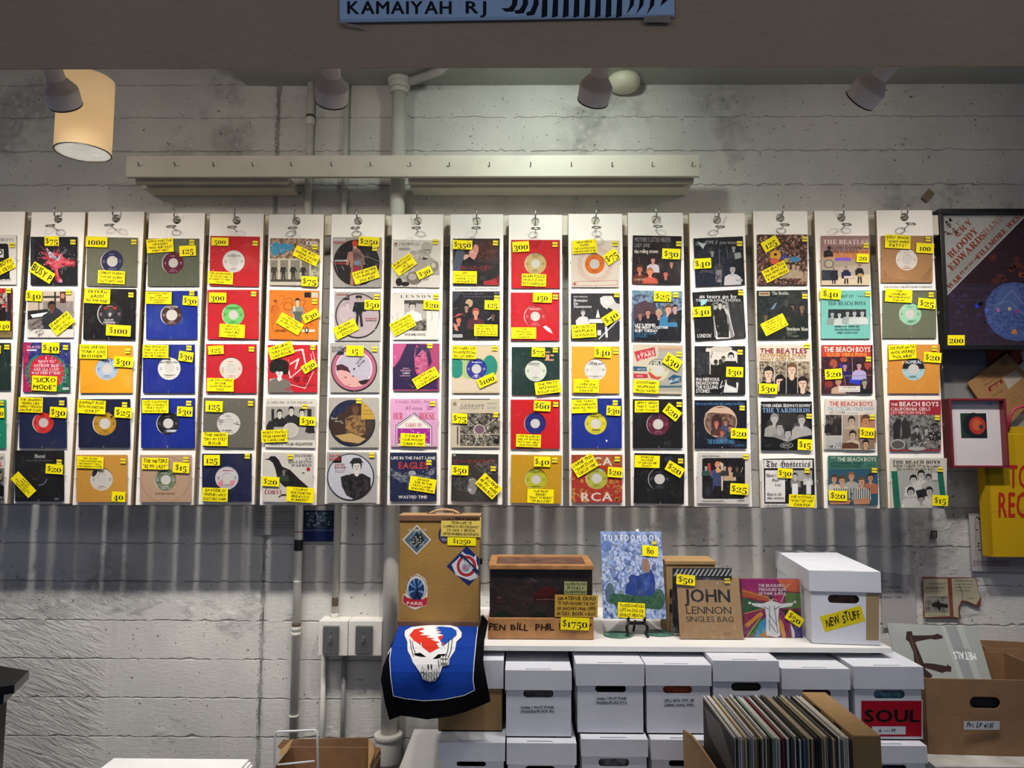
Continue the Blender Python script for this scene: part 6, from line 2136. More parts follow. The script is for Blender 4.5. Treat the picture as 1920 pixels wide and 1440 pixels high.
# emblem on the towel: crop origin (700, 930), 2.824 px per px
E = lambda pts: [(700 + x / 2.824, 930 + y / 2.824) for x, y in pts]
A.poly(E([(165, 745), (168, 720), (200, 702), (260, 694), (330, 690), (400, 690), (445, 702), (468, 730), (466, 755), (440, 780), (432, 820), (405, 860), (400, 895), (365, 905), (350, 950), (330, 980), (300, 985), (262, 970), (248, 935), (228, 905), (210, 880), (200, 850), (183, 820), (180, 780)]), 'e8e8ea')
A.poly(E([(190, 745), (215, 715), (262, 705), (300, 703), (360, 700), (410, 705), (440, 720), (442, 745), (425, 760), (380, 790), (350, 805), (300, 832), (260, 800), (215, 775)]), 'd83a2a')
A.poly(E([(320, 702), (360, 699), (415, 705), (440, 722), (440, 745), (425, 760), (372, 800), (350, 790), (372, 745), (345, 735), (355, 725), (330, 715)]), '1f4fb0')
A.poly(E([(262, 703), (300, 700), (345, 705), (325, 712), (350, 715), (328, 722), (362, 730), (335, 735), (370, 745), (340, 755), (362, 790), (375, 815), (330, 792), (352, 785), (305, 770), (328, 763), (280, 758), (300, 748), (245, 745), (270, 735), (240, 725), (268, 716)]), 'f0f0f0')
for pts in ([(215, 835), (250, 830), (282, 853), (255, 852), (222, 845)], [(316, 862), (345, 838), (390, 836), (370, 852), (340, 862)]): A.poly(E(pts), '101014')
for pts in ([(193, 770), (205, 815), (215, 850)], [(205, 780), (225, 835)], [(400, 770), (396, 815), (385, 850)], [(418, 765), (412, 820), (395, 860)], [(262, 905), (258, 925)], [(345, 870), (350, 905)]): A.line(E(pts), 1.3, '141418')
for q in (288, 305): A.poly(E([(q, 893), (q + 6, 890), (q + 8, 915), (q + 2, 918)]), '141418')
for i in range(7):
    x = 262 + i * 14; y = 922 + (3 - abs(3 - i)) * 8
    for dy in (0, 26): A.poly(E(ell(x, y + dy, 7, 13, 10)), '141418'); A.poly(E(ell(x, y + dy, 5, 11, 10)), 'e8e8e4')
for i in range(3):
    for dy in (0, 20): A.poly(E(ell(365 + i * 14, 855 + dy, 7, 10, 10)), '141418'); A.poly(E(ell(365 + i * 14, 855 + dy, 5, 8, 10)), 'e8e8e4')
bx = at(820, 1349, 2.26); TOWM = PRINT.copy(); TOWM.name = 'towel_cloth'; TOWM.node_tree.nodes['Principled BSDF'].inputs['Roughness'].default_value = 0.95; TOWM.node_tree.nodes['Principled BSDF'].inputs['Specular IOR Level'].default_value = 0.05
bx = Vector(bx); tw = A.build('towel', None, base=bx, mat_=TOWM); tw.location = bx
tag(tw, 'blue towel with black border and split skull emblem draped over the shelf end', 'towel')
# ------------------------------------------------------------ wooden chest
WD = mat('oak', 'a9794a', 0.45, col2='7d5430', scale=16, bump=0.1); WDD = mat('dark_carved', '2c1f1c', 0.4, col2='120d0c', scale=22, bump=0.5, bscale=60); LIDM = mat('carved_lid', '6a4a3c', 0.4, col2='2a1c1a', scale=26, bump=0.4, bscale=50)
YK = 2.46
x0, x1, z0, z1 = fbox(915, 1068, 1113, 1196, YK); z0 = ZS + 0.001
bz = at(1014, 1159, YK).z; dk = 0.25
t = thing('wooden_chest', 'dark carved wooden chest with oak lid frame and burnt names along its base', 'chest', ((x0 + x1) / 2, YK, z0))
MB().bbox(x0, x1, YK, YK + dk, z0, bz, 0.003).build('base', WD, t)
bx0, bx1, _, _ = fbox(918, 1068, 1111, 1160, YK + 0.006); MB().bbox(bx0, bx1, YK + 0.008, YK + dk - 0.006, bz - 0.002, z1, 0.002).build('body', WDD, t)
lx0, lx1, _, lz = fbox(916, 1063, 1114, 1072, YK - 0.002)
fm = MB(); fw = 0.024
for b in ((lx0, lx1, YK - 0.002, YK + fw), (lx0, lx1, YK + dk - fw, YK + dk), (lx0, lx0 + fw, YK + fw, YK + dk - fw), (lx1 - fw, lx1, YK + fw, YK + dk - fw)): fm.bbox(*b, z1, z1 + 0.014, 0.002)
fm.build('lid_frame', WD, t); MB().box(lx0 + fw, lx1 - fw, YK + fw, YK + dk - fw, z1, z1 + 0.009).build('lid_panel', LIDM, t)
CK = lambda Y: (lambda x, y, l: (lambda p: Vector((p.x, p.y - l, p.z)))(at(900 + x / 6.857, 1030 + y / 6.857, Y)))
A = Art(CK(YK + 0.008), lift=0.0004); run(A, """
l 5a2c28 5 120 690 950 690
l 50281f 3 200 560 190 860
l 50281f 3 230 760 240 850
r 700 600 1000 665 4a1c1c/2a1414
r 720 640 960 650 7a4a44
r 800 480 950 560 3a1c1c
z 790 485 950 555 6 7a4038
p 4a1818 690 600 790 500 960 480 1000 600
e 250 620 30 26 5a3a34
p 4a2c28 230 650 310 660 320 690 235 690
e 425 665 30 14 4a2c26
e 605 655 18 24 4a2c26
l 8a8a86 5 635 370 735 415
l 3a4a30 4 330 800 480 830
l 3a4a30 4 600 820 900 780
p 1c2a1c 130 870 300 780 420 850 420 875
p 1c2a1c 640 870 760 790 900 870"""); A.build('carving', t)
A = Art(CK(YK), lift=0.0005)
for s_, a_, b_ in (('PEN', 110, 325), ('BILL', 395, 615), ('PHIL', 710, 955), ('MICKEY', 1020, 1440)): A.text(s_, a_, 955, b_, 1040, '2a150c', 'H')
A.build('burnt_lettering', t)
note(t, 'note_card', CK(YK + 0.006), (1228, 495, 292, 165, 1), 'HAS BEEN PLAYED|IS FULLY|GUARANTEED!', 'a8b078', 'h', 0.002)
note(t, 'title_card', CK(YK + 0.004), (1236, 725, 550, 285, 1), 'GRATEFUL DEAD|“30 TRIPS AROUND THE SUN”|30 SHOWS 1966–1995|80 CDS . BOOK + BOX', 'c8a040', 'h', 0.005)
note(t, 'price_tag', CK(YK), (1220, 955, 370, 160, 2), '$1750', price=True, lift=0.003)
# ------------------------------------------------------------ upright sleeve on an easel
bl = at(1131, 1160, 2.53); br = at(1248.5, 1161.5, 2.53); tl = at(1121, 997, 2.60); 
ux = Vector((br.x - bl.x, 0, 0)); up = Vector((0, tl.y - bl.y, tl.z - bl.z)); n_ = Vector((0, -up.z, up.y)).normalized()
put = frame_put(bl, ux, up, n_)
t = thing('large_sleeve', 'tall sky blue bagged sleeve of a seated figure in blue, propped on black easel', 'record', (bl + br) / 2)
A = Art(put, clip=Q(0, 0, 100, 100), lift=0.008); A.slab(Q(0, 0, 100, 100), 0.008, '8ea6d4')
run(A, """
s 0 4 100 100 200 12 9fb4e2 1
s 0 4 100 100 240 8 8098d0 2
s 0 10 100 100 260 6 b4c6ec 3
s 0 30 100 100 160 4 c8d6f2 9
e 8 18 10 6 5c78b8
e 12 72 8 12 5a6e7c
e 30 74 5 6 7c8a84
e 90 78 10 12 4a6a60
p 2f5a40 10 80 16 72 55 74 72 70 90 70 98 82 90 90 60 88 20 86
s 14 74 90 88 60 4 3c6c48 5
p 24408c 36 72 38 62 44 58 42 54 48 50 60 52 70 48 80 44 84 50 86 60 84 70 78 74 60 75
p 1c3478 56 60 62 56 64 74 58 74
p 3454a4 66 58 78 50 76 64 70 70
e 72 40 7 8 9c7868
p 9c7868 69 42 76 42 78 47 70 49
p d0a890 40 56 42 52 41 62
t b 4 4 96 11 f0f4f8 "T U X E D O M O O N""")
A.build('sleeve', t)
note(t, 'price_tag', put, (80, 23, 26, 12.5, 3), '80', price=True, lift=0.0115)
note(t, 'title_card', put, (45, 91, 43, 17, 2), 'TUXEDOMOON|SUITE EN SOUS-SOL|JOEBOY MENTAL', lift=0.0125)
B = Art(put, lift=0.0118); B.poly(rect(87, 13.5, 8, 4), 'd8cc50'); B.build('sticker', t)
def bag(put, t, l, ex=0.02, seed=1):
    g = 9; vs = []; rb = random.Random(seed)
    for j in range(g + 1):
        for i in range(g + 1):
            e_ = i in (0, g) or j in (0, g); vs.append(put(-3 + 106 * i / g, -4 + 105 * j / g, l + (rb.uniform(-0.0012, 0.0012) if not e_ else -0.003)))
    m = MB(); m.add(vs, [(j * (g + 1) + i, j * (g + 1) + i + 1, (j + 1) * (g + 1) + i + 1, (j + 1) * (g + 1) + i) for j in range(g) for i in range(g)], True); return m.build('poly_bag', FILM2, t)
FILM2 = film_mat("crisp_film", gl=0.07, bump=1.0, rough=0.1, sc=14)
bag(put, t, 0.0105)
t = thing('display_easel', 'small black two-legged easel holding up the tall blue sleeve', 'easel', (at(1194, 1176, 2.50).x, 2.50, ZS))
cxe = at(1194, 1170, 2.50).x; zb_ = bl.z
for s_ in (-1, 1):
    x = cxe + s_ * 0.026
    MB().tube([Vector((x, 2.535, zb_ + 0.0)), Vector((x, 2.50, zb_ - 0.004)), Vector((x, 2.497, zb_ + 0.012))], 0.0035, 8).build('ledge_hook', BLK, t)
    MB().tube([Vector((x * 1.0, 2.50, zb_ - 0.003)), Vector((x + s_ * 0.007, 2.495, (zb_ + ZS) / 2 + 0.006)), Vector((x + s_ * 0.003, 2.50, ZS + 0.008)), Vector((x + s_ * 0.009, 2.492, ZS + 0.004))], 0.0048, 8).build('leg', BLK, t)
MB().bbox(cxe - 0.026, cxe + 0.026, 2.505, 2.515, zb_ - 0.014, zb_ - 0.004).build('crossbar', BLK, t)
MB().tube([Vector((cxe, 2.535, zb_ - 0.008)), Vector((cxe, 2.575, ZS + 0.003))], 0.004, 8).build('back_leg', BLK, t)
# coasters
GRN = mat('green_glaze', '2c5a4c', 0.35, col2='5c8a78', scale=60, var=0.1)
for px, py, lb in ((1159, 1191, 'green round coaster nearer the wooden chest'), (1235, 1188, 'green round coaster in front of the easel and kraft box')):
    p = atz(px, py, ZS); m = MB().lathe((0, 0, 0), (0, 0, 1), [(0.046, 0), (0.048, 0.001), (0.048, 0.003), (0.046, 0.004)], 40)
    for r_ in (0.014, 0.024, 0.034): m.tube([Vector((r_ * math.cos(q), r_ * math.sin(q), 0.004)) for q in [2 * math.pi * i / 28 for i in range(28)]], 0.0012, 6, closed=True)
    o = m.build('coaster', GRN); o.location = (p.x, p.y, ZS + 0.0003); tag(o, lb, 'coaster', 'green coasters on the shelf')
# kraft mailer box behind
x0, x1, z0, z1 = fbox(1250, 1052, 1342, 1190, 2.56); z0 = ZS + 0.001
t = thing('kraft_box', 'upright kraft cardboard mailer standing behind the singles bag', 'box', ((x0 + x1) / 2, 2.56, z0))
MB().bbox(x0, x1, 2.56, 2.68, z0, z1, 0.002).build('body', CARD, t)
MB().bbox(x0 - 0.003, x1 + 0.004, 2.557, 2.685, z1 - 0.012, z1 + 0.001, 0.002).build('lid', CARD, t)
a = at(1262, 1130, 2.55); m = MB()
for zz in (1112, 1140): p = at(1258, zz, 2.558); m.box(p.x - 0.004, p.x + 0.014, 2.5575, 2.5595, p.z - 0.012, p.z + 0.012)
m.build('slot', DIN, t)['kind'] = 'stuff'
# striped package behind the singles bag
x0, x1, z0, z1 = fbox(1262, 1066, 1372, 1190, 2.515); z0 = ZS + 0.001
t = thing('striped_package', 'bagged package with black and white diagonal stripes, only its top edge showing', 'record', ((x0 + x1) / 2, 2.515, z0))
A = Art(plane_put(2.515), lift=0, clip=Q(1262, 1066, 1372, 1188)); A.slab(Q(1262, 1066, 1372, 1188), 0.012, '1c1c1e')
A.lift = 0.0002
for i in range(16): A.poly([(1262 + i * 8, 1080), (1266 + i * 8, 1080), (1274 + i * 8, 1067), (1270 + i * 8, 1067)], 'b8b8b4'); A.lift -= A.step
A.put = lambda x, y, l: (lambda p: Vector((p.x, p.y - l, p.z)))(at(x, y, 2.527)) if False else plane_put(2.515)(x, y, l)
A.v = [(x, y, l) for x, y, l in A.v]
A.build('sleeve', t)
pp = plane_put(2.513); bagput = lambda x, y, l: pp(1262 + x * 1.1, 1066 + y * 1.22, l); bag(bagput, t, 0.004, seed=3)
# kraft singles bag
bl = atz(1275, 1198, ZS + 0.001); br = atz(1393, 1198, ZS + 0.001); tl = at(1268, 1082, bl.y + 0.045)
ux = Vector((br.x - bl.x, 0, 0)); up = Vector((0, tl.y - bl.y, tl.z - bl.z)); n_ = Vector((0, -up.z, up.y)).normalized(); put = frame_put(bl, ux, up, n_)
t = thing('singles_bag', 'kraft paper bag of singles in shiny film, big black lettering', 'record', (bl + br) / 2)
A = Art(put, lift=0.006); A.slab(Q(0, 0, 100, 100), 0.006, 'a98962')
run(A, """
t b 10 20 84 41 2a2624 "JOHN
t n 12 48 84 60 2a2624 "LENNON
t n 11 64 86 73 2a2624 "SINGLES BAG
r 68 90 82 91 7a6040
r 68 93 82 93.8 7a6040
l 94764e 0.6 2 8 98 9
l 94764e 0.6 4 2 5 98"""); A.build('paper_bag', t)
note(t, 'price_tag', put, (14, 5, 30, 17, 5), '$50', price=True, lift=0.012)
B = Art(put, lift=0.0105); B.poly(rect(81, 6, 9, 8), 'e0c840'); B.poly(rect(81, 6, 9, 1.6), '4a4428'); B.build('sticker', t)
bag(put, t, 0.0095, seed=5)
# colourful box set
bl = atz(1395, 1195, ZS + 0.001); br = atz(1504, 1195, ZS + 0.001); tl = at(1388, 1086, bl.y + 0.012)
ux = Vector((br.x - bl.x, 0.0, 0)); up = Vector((0, tl.y - bl.y, tl.z - bl.z)); n_ = Vector((0, -up.z, up.y)).normalized(); put = frame_put(bl, ux, up, n_)
t = thing('box_set', 'multicoloured box set with white robed statue, arms spread, on swirling bands', 'record', (bl + br) / 2)
A = Art(put, clip=Q(0, 0, 100, 100), lift=0.0); A.slab(Q(0, 0, 100, 100), 0.030, '7a2450')
run(A, """
p 9c2468 0 0 60 0 60 30 0 18
p b8542c 0 16 55 32 50 40 0 30
p c86038 60 0 100 0 100 22 75 20
p 2c5a34 0 32 40 42 36 50 0 58
p a82860 52 25 72 25 70 40 60 45
p 5a7a3c 72 22 100 24 100 50 70 50 74 36
p 8a2450 0 62 38 48 20 72 2 76
p c88830 2 78 30 56 34 60 6 84
p 3a6c34 4 98 28 66 36 72 14 98
p 3c88b0 18 100 26 76 44 62 48 90 40 100
p b07828 24 98 44 84 42 100
p 14141c 66 52 98 56 98 80 80 70
p c89430 62 66 70 80 72 100 66 100 60 80
p 8a1c58 66 62 84 78 84 100 72 100
p e0dce0 80 74 88 92 86 100 82 100
p 3c2c78 84 76 100 84 100 100 88 100
l e8c060 0.8 0 20 60 36
l e8c060 0.8 0 60 38 50
l e8c060 0.8 4 100 34 60
l f0f0f0 0.8 60 26 82 8
l e8e8e0 0.8 66 40 74 24
e 49 34 3.4 5 c8c4c0
e 49 31 3.6 4 3a3434
p dcdee0 14 41 34 42 46 38 54 38 66 42 88 40 84 46 62 50 58 90 42 92 38 50 18 46
p dcdee0 40 50 58 50 62 96 56 100 38 96
e 12 41 2.2 2.2 e8e8e8
e 90 39 2.2 2.2 e8e8e8
l 26262c 1 46 46 44 88
l 26262c 1 54 46 58 92
l 26262c 1 44 60 56 78
l 26262c 1 43 72 56 92
l 26262c 1 34 46 44 52
l 26262c 1 64 46 54 52
t b 28 8 74 13 e8d8dc "THE BRASILEIRO
t b 28 15 76 20 e8d8dc "TREASURE BOX
t b 28 22 76 27 e8d8dc "OF FUNK & SOUL
t s 14 25 24 31 d87840 "THE"""); A.build('box', t)
note(t, 'price_tag', put, (87, 67, 30, 17, 35), '$50', price=True, lift=0.006)
bag(put, t, 0.003, seed=8)
# white box with the yellow sign
YN = 2.405; zf = ZS
X0, X1, Z0, Z1 = fbox(1526, 1110, 1650, 1204, YN)
piv = Vector((X1, YN, 0)); Mx = Matrix.Translation(piv) @ Matrix.Rotation(R(-7), 4, 'Z') @ Matrix.Translation(-piv)
Mi = Mx
basep = plane_put(YN)
def mput(x, y, l): return Mx @ basep(x, y, l)
lab = [('sign', mput, lambda A: (A.slab([(1541, 1159), (1615, 1136), (1624, 1165), (1551, 1188)], 0.0003, 'e4d020'), A.text('NEW STUFF', 1550, 1153, 1614, 1170, '1c1a10', 'h', -17))),
       ('tape', mput, lambda A: A.slab(Q(1625, 1113, 1648, 1201), 0.0002, 'a48f6c'))]
zc_ = at(1588, 1204, YN).z; bodyq = (1526, 1110, 1650, 1204)
# its underside must sit on the shelf
pyb = 1204
for _ in range(20):
    if at(1588, pyb, YN).z > ZS + 0.001: pyb += 0.5
    else: pyb -= 0.5
archive_box('white lidded card box on the shelf with yellow NEW STUFF sign', (1522, 1072, 1652, 1111), (1526, 1110, 1649, pyb), (1556, 1117, 1613, 1133), YN, 0.50, 'boxes on the shelf', None, ('brown record with pale arc', '5a3420'), lab, M=Mx)
# ================================================================== crate of albums in front
ZA = at(1480, 1380, 1.90).z; ztab = zt_low
cx0 = at(1345, 1400, 1.88).x; cx1 = at(1655, 1400, 1.88).x
t = thing('album_carton', 'brown carton packed with upright albums, in front of the white boxes', 'carton', ((cx0 + cx1) / 2, 1.88, ztab))
zcr = at(1350, 1450, 1.86).z
MB().box(cx0, cx1, 1.865, 1.870, ztab, at(1500, 1462, 1.865).z).build('front_panel', CARD, t)
MB().box(cx0, cx1, 2.225, 2.230, ztab, at(1500, 1400, 2.225).z).build('back_panel', CARD, t)
a0 = at(1324, 1366, 2.2); 
ptsL = [Vector((cx0, 1.870, ztab)), Vector((cx0, 1.870, at(1350, 1446, 1.87).z)), Vector((cx0 - 0.004, 2.0, at(1332, 1405, 2.0).z)), Vector((cx0 - 0.006, 2.12, at(1322, 1378, 2.12).z)), Vector((cx0 - 0.006, 2.225, at(1319, 1368, 2.225).z)), Vector((cx0, 2.225, ztab))]
MB().prism(ptsL, (-0.005, 0, 0)).build('side_panel', CARD, t)
MB().box(cx1, cx1 + 0.005, 1.870, 2.225, ztab, ztab + 0.2).build('side_panel', CARD, t)
MB().box(cx0, cx1, 1.87, 2.225, ztab + 0.0, ztab + 0.004).build('bottom_panel', CARD, t)
cols = ['c8c4bc', 'b8b4ac', '2a2826', '8a8070', 'd8d4cc', '3c3834', 'a89878', '6a5c48', 'c4b494', '1c1a1a', '5a4a3c', 'dcd8d2', '4a4642', '9aa0a4', '7a3038', '6a8c6c', '3a6c94', 'b0a488']
seq = [0, 5, 4, 11, 6, 8, 2, 3, 13, 11, 6, 7, 2, 8, 12, 11, 10, 9, 15, 13, 11, 0, 5, 14, 9, 4, 2, 12, 10, 4, 9, 11, 2, 16, 7, 6, 9, 17, 10, 2, 9, 5, 6, 8, 3, 2, 12, 8, 10, 2, 11, 7, 0, 8, 11, 5]
xa = at(1374, 1385, 1.905).x; xb = at(1592, 1385, 1.905).x; n = len(seq); rn = random.Random(12)
names = {0: 'pale grey', 1: 'grey', 2: 'black', 3: 'drab brown', 4: 'off-white', 5: 'charcoal', 6: 'tan', 7: 'dull brown', 8: 'cream', 9: 'jet black', 10: 'dark brown', 11: 'white', 12: 'dark grey', 13: 'blue-grey', 14: 'crimson', 15: 'sage green', 16: 'mid blue', 17: 'beige'}
wpos = (xb - xa) / n
H = ZA - (ztab + 0.006)
proto = {}
for i, k in enumerate(seq):
    th = wpos * rn.uniform(0.62, 0.9) * (1.7 if k in (15,) else 1.0); x = xa + wpos * i; y0 = 1.888 + rn.uniform(0, 0.008); dz = rn.uniform(-0.006, 0.004); ztop = ZA + dz
    lean = 0.010 if i == 0 else 0
    m = MB().bbox(0, th, 0, 0.312, 0, ztop - ztab - 0.006, min(th * 0.3, 0.0008))
    mm = mat('card_' + str(k), cols[k], 0.55, var=0.06, scale=40)
    first = [j for j, q in enumerate(seq) if q == k]; pos = first.index(i); tot = len(first)
    o = m.build('album', mm); o.location = (x, y0, ztab + 0.005)
    if tot == 1: lb = '%s album spine, the only one of its colour in the packed carton' % names[k]
    else:
        ords = ['first', 'second', 'third', 'fourth', 'fifth', 'sixth', 'seventh', 'eighth', 'ninth', 'tenth']
        lb = '%s album spine in the packed carton, %s of its colour from the open end' % (names[k], ords[pos])
    tag(o, lb, 'album', 'albums packed in the brown carton')
A = Art(frame_put((xa - 0.0012, 2.20, ztab + 0.01), (0, -0.31, 0), (0, 0, H - 0.01), (-1, 0, 0)), lift=0.0003)
A.slab(Q(0, 0, 100, 100), 0.001, '4a4644'); run(A, "p 8a8480 5 5 60 2 100 20 100 30 20 22\np c8b8a8 60 70 80 55 90 90 70 95\nt b 10 40 50 50 d8d0c8 \"LIVE"); bx = Vector((xa - 0.001, 2.045, ztab + 0.01)); o = A.build('album', None, base=bx); o.location = bx
tag(o, 'outermost album showing its dark grey photo cover, at the open end of the carton', 'album', 'albums packed in the brown carton')
# brown slab carton beside them
sx0 = at(1598, 1400, 1.89).x; sx1 = at(1651, 1400, 1.89).x; zt2 = at(1620, 1379, 1.885).z
t = thing('card_slab', 'thick brown cardboard mailer standing on edge beside the album spines', 'box', ((sx0 + sx1) / 2, 2.05, ztab + 0.005))
MB().bbox(sx0, sx1, 1.885, 2.218, ztab + 0.005, zt2, 0.003).build('body', CARD, t)
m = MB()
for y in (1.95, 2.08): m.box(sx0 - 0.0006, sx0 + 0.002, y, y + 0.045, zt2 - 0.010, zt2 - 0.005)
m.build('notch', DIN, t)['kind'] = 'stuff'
# ================================================================== things at the lower left
YT2 = 1.9
zt3 = at(30, 1284, YT2).z; xr = at(53, 1290, YT2).x
t = thing('black_counter', 'black topped counter whose corner juts in beside the plaster patch', 'counter', (xr - 0.4, 2.1, 0))
BT_ = mat('black_laminate', '161618', 0.3, var=0.02)
def xy(px, Y): p = at(px, 1290, Y); return (p.x, Y)
plan = [xy(-260, 1.72), xy(27, 1.90), xy(53, 2.02), xy(-260, 2.30)]
def slabp(z0, z1, pl): return MB().prism([Vector((x, y, z0)) for x, y in pl], (0, 0, z1 - z0))
slabp(zt3 - 0.020, zt3, plan).build('counter_top', BT_, t)
pl2 = [xy(-255, 1.75), xy(8, 1.915), xy(30, 2.01), xy(-255, 2.27)]
slabp(zt3 - 0.050, zt3 - 0.020, pl2).build('apron', BT_, t)
for px, Y in ((-22, 1.93), (-10, 1.99), (-215, 1.80), (-215, 2.2)):
    x, y = xy(px, Y); MB().box(x - 0.02, x + 0.02, y - 0.02, y + 0.02, 0, zt3 - 0.05).build('leg', BT_, t)
# low bench with the white sheets, carton and acrylic stand
zbn = at(400, 1447, 2.66).z
t = thing('low_bench', 'low pale bench under the stack of white sheets and torn carton', 'bench', (-0.9, 2.5, 0))
MB().bbox(at(150, 1470, 2.5).x, at(700, 1470, 2.5).x, 2.28, 2.665, zbn - 0.03, zbn - 0.001).build('bench_top', SHM, t)
for x in (at(170, 1470, 2.5).x, at(680, 1470, 2.5).x):
    for y in (2.31, 2.60): MB().box(x, x + 0.04, y, y + 0.04, 0, zbn - 0.03).build('leg', SHM, t)
WS = mat('white_foam', 'f0f0f0', 0.7, var=0.02)
zs = zbn; ztopw = at(300, 1421, 2.64).z; k = 6; hh = (ztopw - zs) / k; rn = random.Random(9)
nm = ['lowest', 'second from the bottom', 'third from the bottom', 'fourth from the bottom', 'fifth from the bottom', 'topmost']
for i in range(k):
    dx = rn.uniform(-0.008, 0.008); m = MB().bbox(at(175, 1430, 2.5).x + dx, at(443, 1430, 2.5).x + dx, 2.31 + rn.uniform(0, 0.02), 2.64, zs + i * hh, zs + (i + 1) * hh - 0.001, 0.004)
    single('foam_sheet', m, WS, 'white foam sheet in the stack by the wall, ' + nm[i], 'foam sheet', 'stacked white foam sheets')
pa = at(512, 1430, 2.46); pb = at(694, 1430, 2.46)
t, Mx2 = open_carton('torn_carton', 'small brown open carton with torn flaps below the switch boxes', (pa.x, 2.42), (pb.x, 2.42), 0.22, zbn + 0.001, at(600, 1452, 2.42).z, CARDD)
b0 = at(530, 1388, 2.64); b1 = at(689, 1384, 2.64)
MB().prism([Vector((pa.x + 0.01, 2.645, at(600, 1452, 2.42).z - 0.05)), Vector((pb.x - 0.0, 2.645, at(600, 1452, 2.42).z - 0.05)), b1 + Vector((0, 0.005, 0)), at(560, 1386, 2.645), at(545, 1388, 2.645), b0 + Vector((0, 0.005, 0)), at(520, 1400, 2.645)], (0, 0.004, 0)).build('flap', CARDD, t)
MB().prism([at(548, 1386, 2.63), at(545, 1388, 2.62), at(527, 1405, 2.52), at(522, 1418, 2.45), at(535, 1412, 2.5)], (0.003, 0.0, 0.001)).build('flap', CARD, t)
MB().prism([at(691, 1385, 2.64), at(698, 1396, 2.60), at(700, 1410, 2.52), at(694, 1432, 2.43), Vector((pb.x, 2.43, at(600, 1452, 2.42).z - 0.02)), Vector((pb.x, 2.64, at(600, 1452, 2.42).z - 0.02))], (0.003, 0, 0)).build('flap', CARD, t)
ACR = mat('acrylic', 'ffffff', 0.05, var=0, trans=1.0)
q = [at(516, 1448, 2.40), at(515, 1385, 2.40), at(516, 1375, 2.40), at(521, 1372, 2.40), at(590, 1369, 2.40), at(594, 1373, 2.40), at(595, 1385, 2.40), at(599, 1448, 2.40)]
q[0] = Vector((q[0].x, 2.40, zbn + 0.004)); q[-1] = Vector((q[-1].x, 2.40, zbn + 0.004))
m = MB().tube(q, 0.0035, 8); m2 = MB().tube([at(521, 1434, 2.40), at(590, 1427, 2.40)], 0.003, 8)
t = thing('acrylic_stand', 'clear acrylic display frame standing in front of the torn carton', 'stand', (at(557, 1450, 2.4).x, 2.4, at(557, 1450, 2.4).z))
WACR = mat('acrylic_edge', 'd8dce0', 0.12, var=0, spec=0.8)
m.build('frame', WACR, t); m2.build('crossbar', WACR, t)
MB().add([at(518, 1434, 2.40), at(592, 1427, 2.40), at(592, 1373, 2.40), at(518, 1376, 2.40)], [(0, 1, 2, 3)]).build('clear_panel', GLASS, t)
# ================================================================== right hand wall
sheet('wall_sign', 'creased white typed security notice taped beside the shelf', 'notice', plane_put(YP), [(1652, 1072), (1715, 1079), (1718, 1172), (1655, 1178)], 'b8b4b4', """
t n 1650 1088 1669 1092 3a3838 "ECURITY
t n 1649 1099 1688 1103 3a3838 "AT LP BINS ARE
t n 1649 1108 1704 1112 3a3838 "D, DATED, AS WELL AS
t n 1649 1118 1691 1122 3a3838 "SENDING THEM""")
sheet('small_sticker', 'tiny dark sticker alone on the rough wall', 'sticker', plane_put(YP), Q(1745, 995, 1757, 1009), '2a2022', """
e 1751 1001 4 3.5 9a8888
e 1751 1001 2 2 2a2022
r 1747 1005.5 1755 1007.5 8a7878""")
sheet('masking_tape', 'bit of brown tape stuck aslant high on the wall', 'tape', plane_put(YP), rect(1740, 366, 14, 22, 42), '93836a')
sheet('bill_card', 'torn two-panel cream handbill with red spine on the rough wall', 'handbill', plane_put(YP), [(1729, 1082), (1829, 1083), (1832, 1092), (1835, 1108), (1840, 1122), (1838, 1137), (1828, 1136), (1812, 1128), (1804, 1128), (1798, 1140), (1802, 1160), (1785, 1158), (1732, 1158)], '8c4a3c', """
p c0b89c 1731 1085 1776 1085 1781 1155 1734 1157
p c0b89c 1784 1085 1828 1084 1838 1120 1830 1134 1812 1126 1802 1126 1796 1140 1798 1158 1788 1156
t s 1741 1093 1773 1096 3a342c "ALTON HARLOW
t b 1736 1100 1772 1104 2a241c "BALADE GALLERY
t n 1740 1107 1770 1109 3a342c "new pictures & sculpture
r 1734 1118 1778 1149 98948a/6a665e
p 2a2824 1746 1132 1758 1128 1757 1120 1762 1130 1778 1134 1776 1140 1764 1138 1762 1146 1756 1138 1748 1138
t n 1740 1152 1772 1154 3a342c "first floor, main hall
t b 1790 1088 1824 1090 3a342c "PREPARED FOR THE
t n 1790 1094 1824 1096 3a342c "visitors to the opening
t n 1790 1100 1822 1102 3a342c "exhibition this season
t n 1790 1106 1820 1108 3a342c "in the long gallery
l 4a4438 0.8 1798 1096 1804 1112 1804 1128
t s 1812 1121 1826 1123 3a342c "ALTON""")
P2 = YW - 0.016
sheet('floor_plan', 'white evacuation plan sheet pinned behind the yellow bag', 'notice', plane_put(P2), [(1816, 962), (1960, 960), (1962, 1074), (1822, 1071)], 'b4b0b0', """
l 8a5a5a 0.8 1828 972 1830 1042
l 8a5a5a 0.8 1838 970 1841 1044
r 1843 970 1856 1036 b49898
s 1826 970 1842 976 5 3 222 3
s 1826 980 1842 1045 8 3 222 5
r 1823 1050 1892 1062 a89a9c
t n 1826 1052 1890 1055 5a3a40 "EMERGENCY EVACUATION PLAN
t n 1826 1057 1885 1059 5a3a40 "please follow all posted routes""")
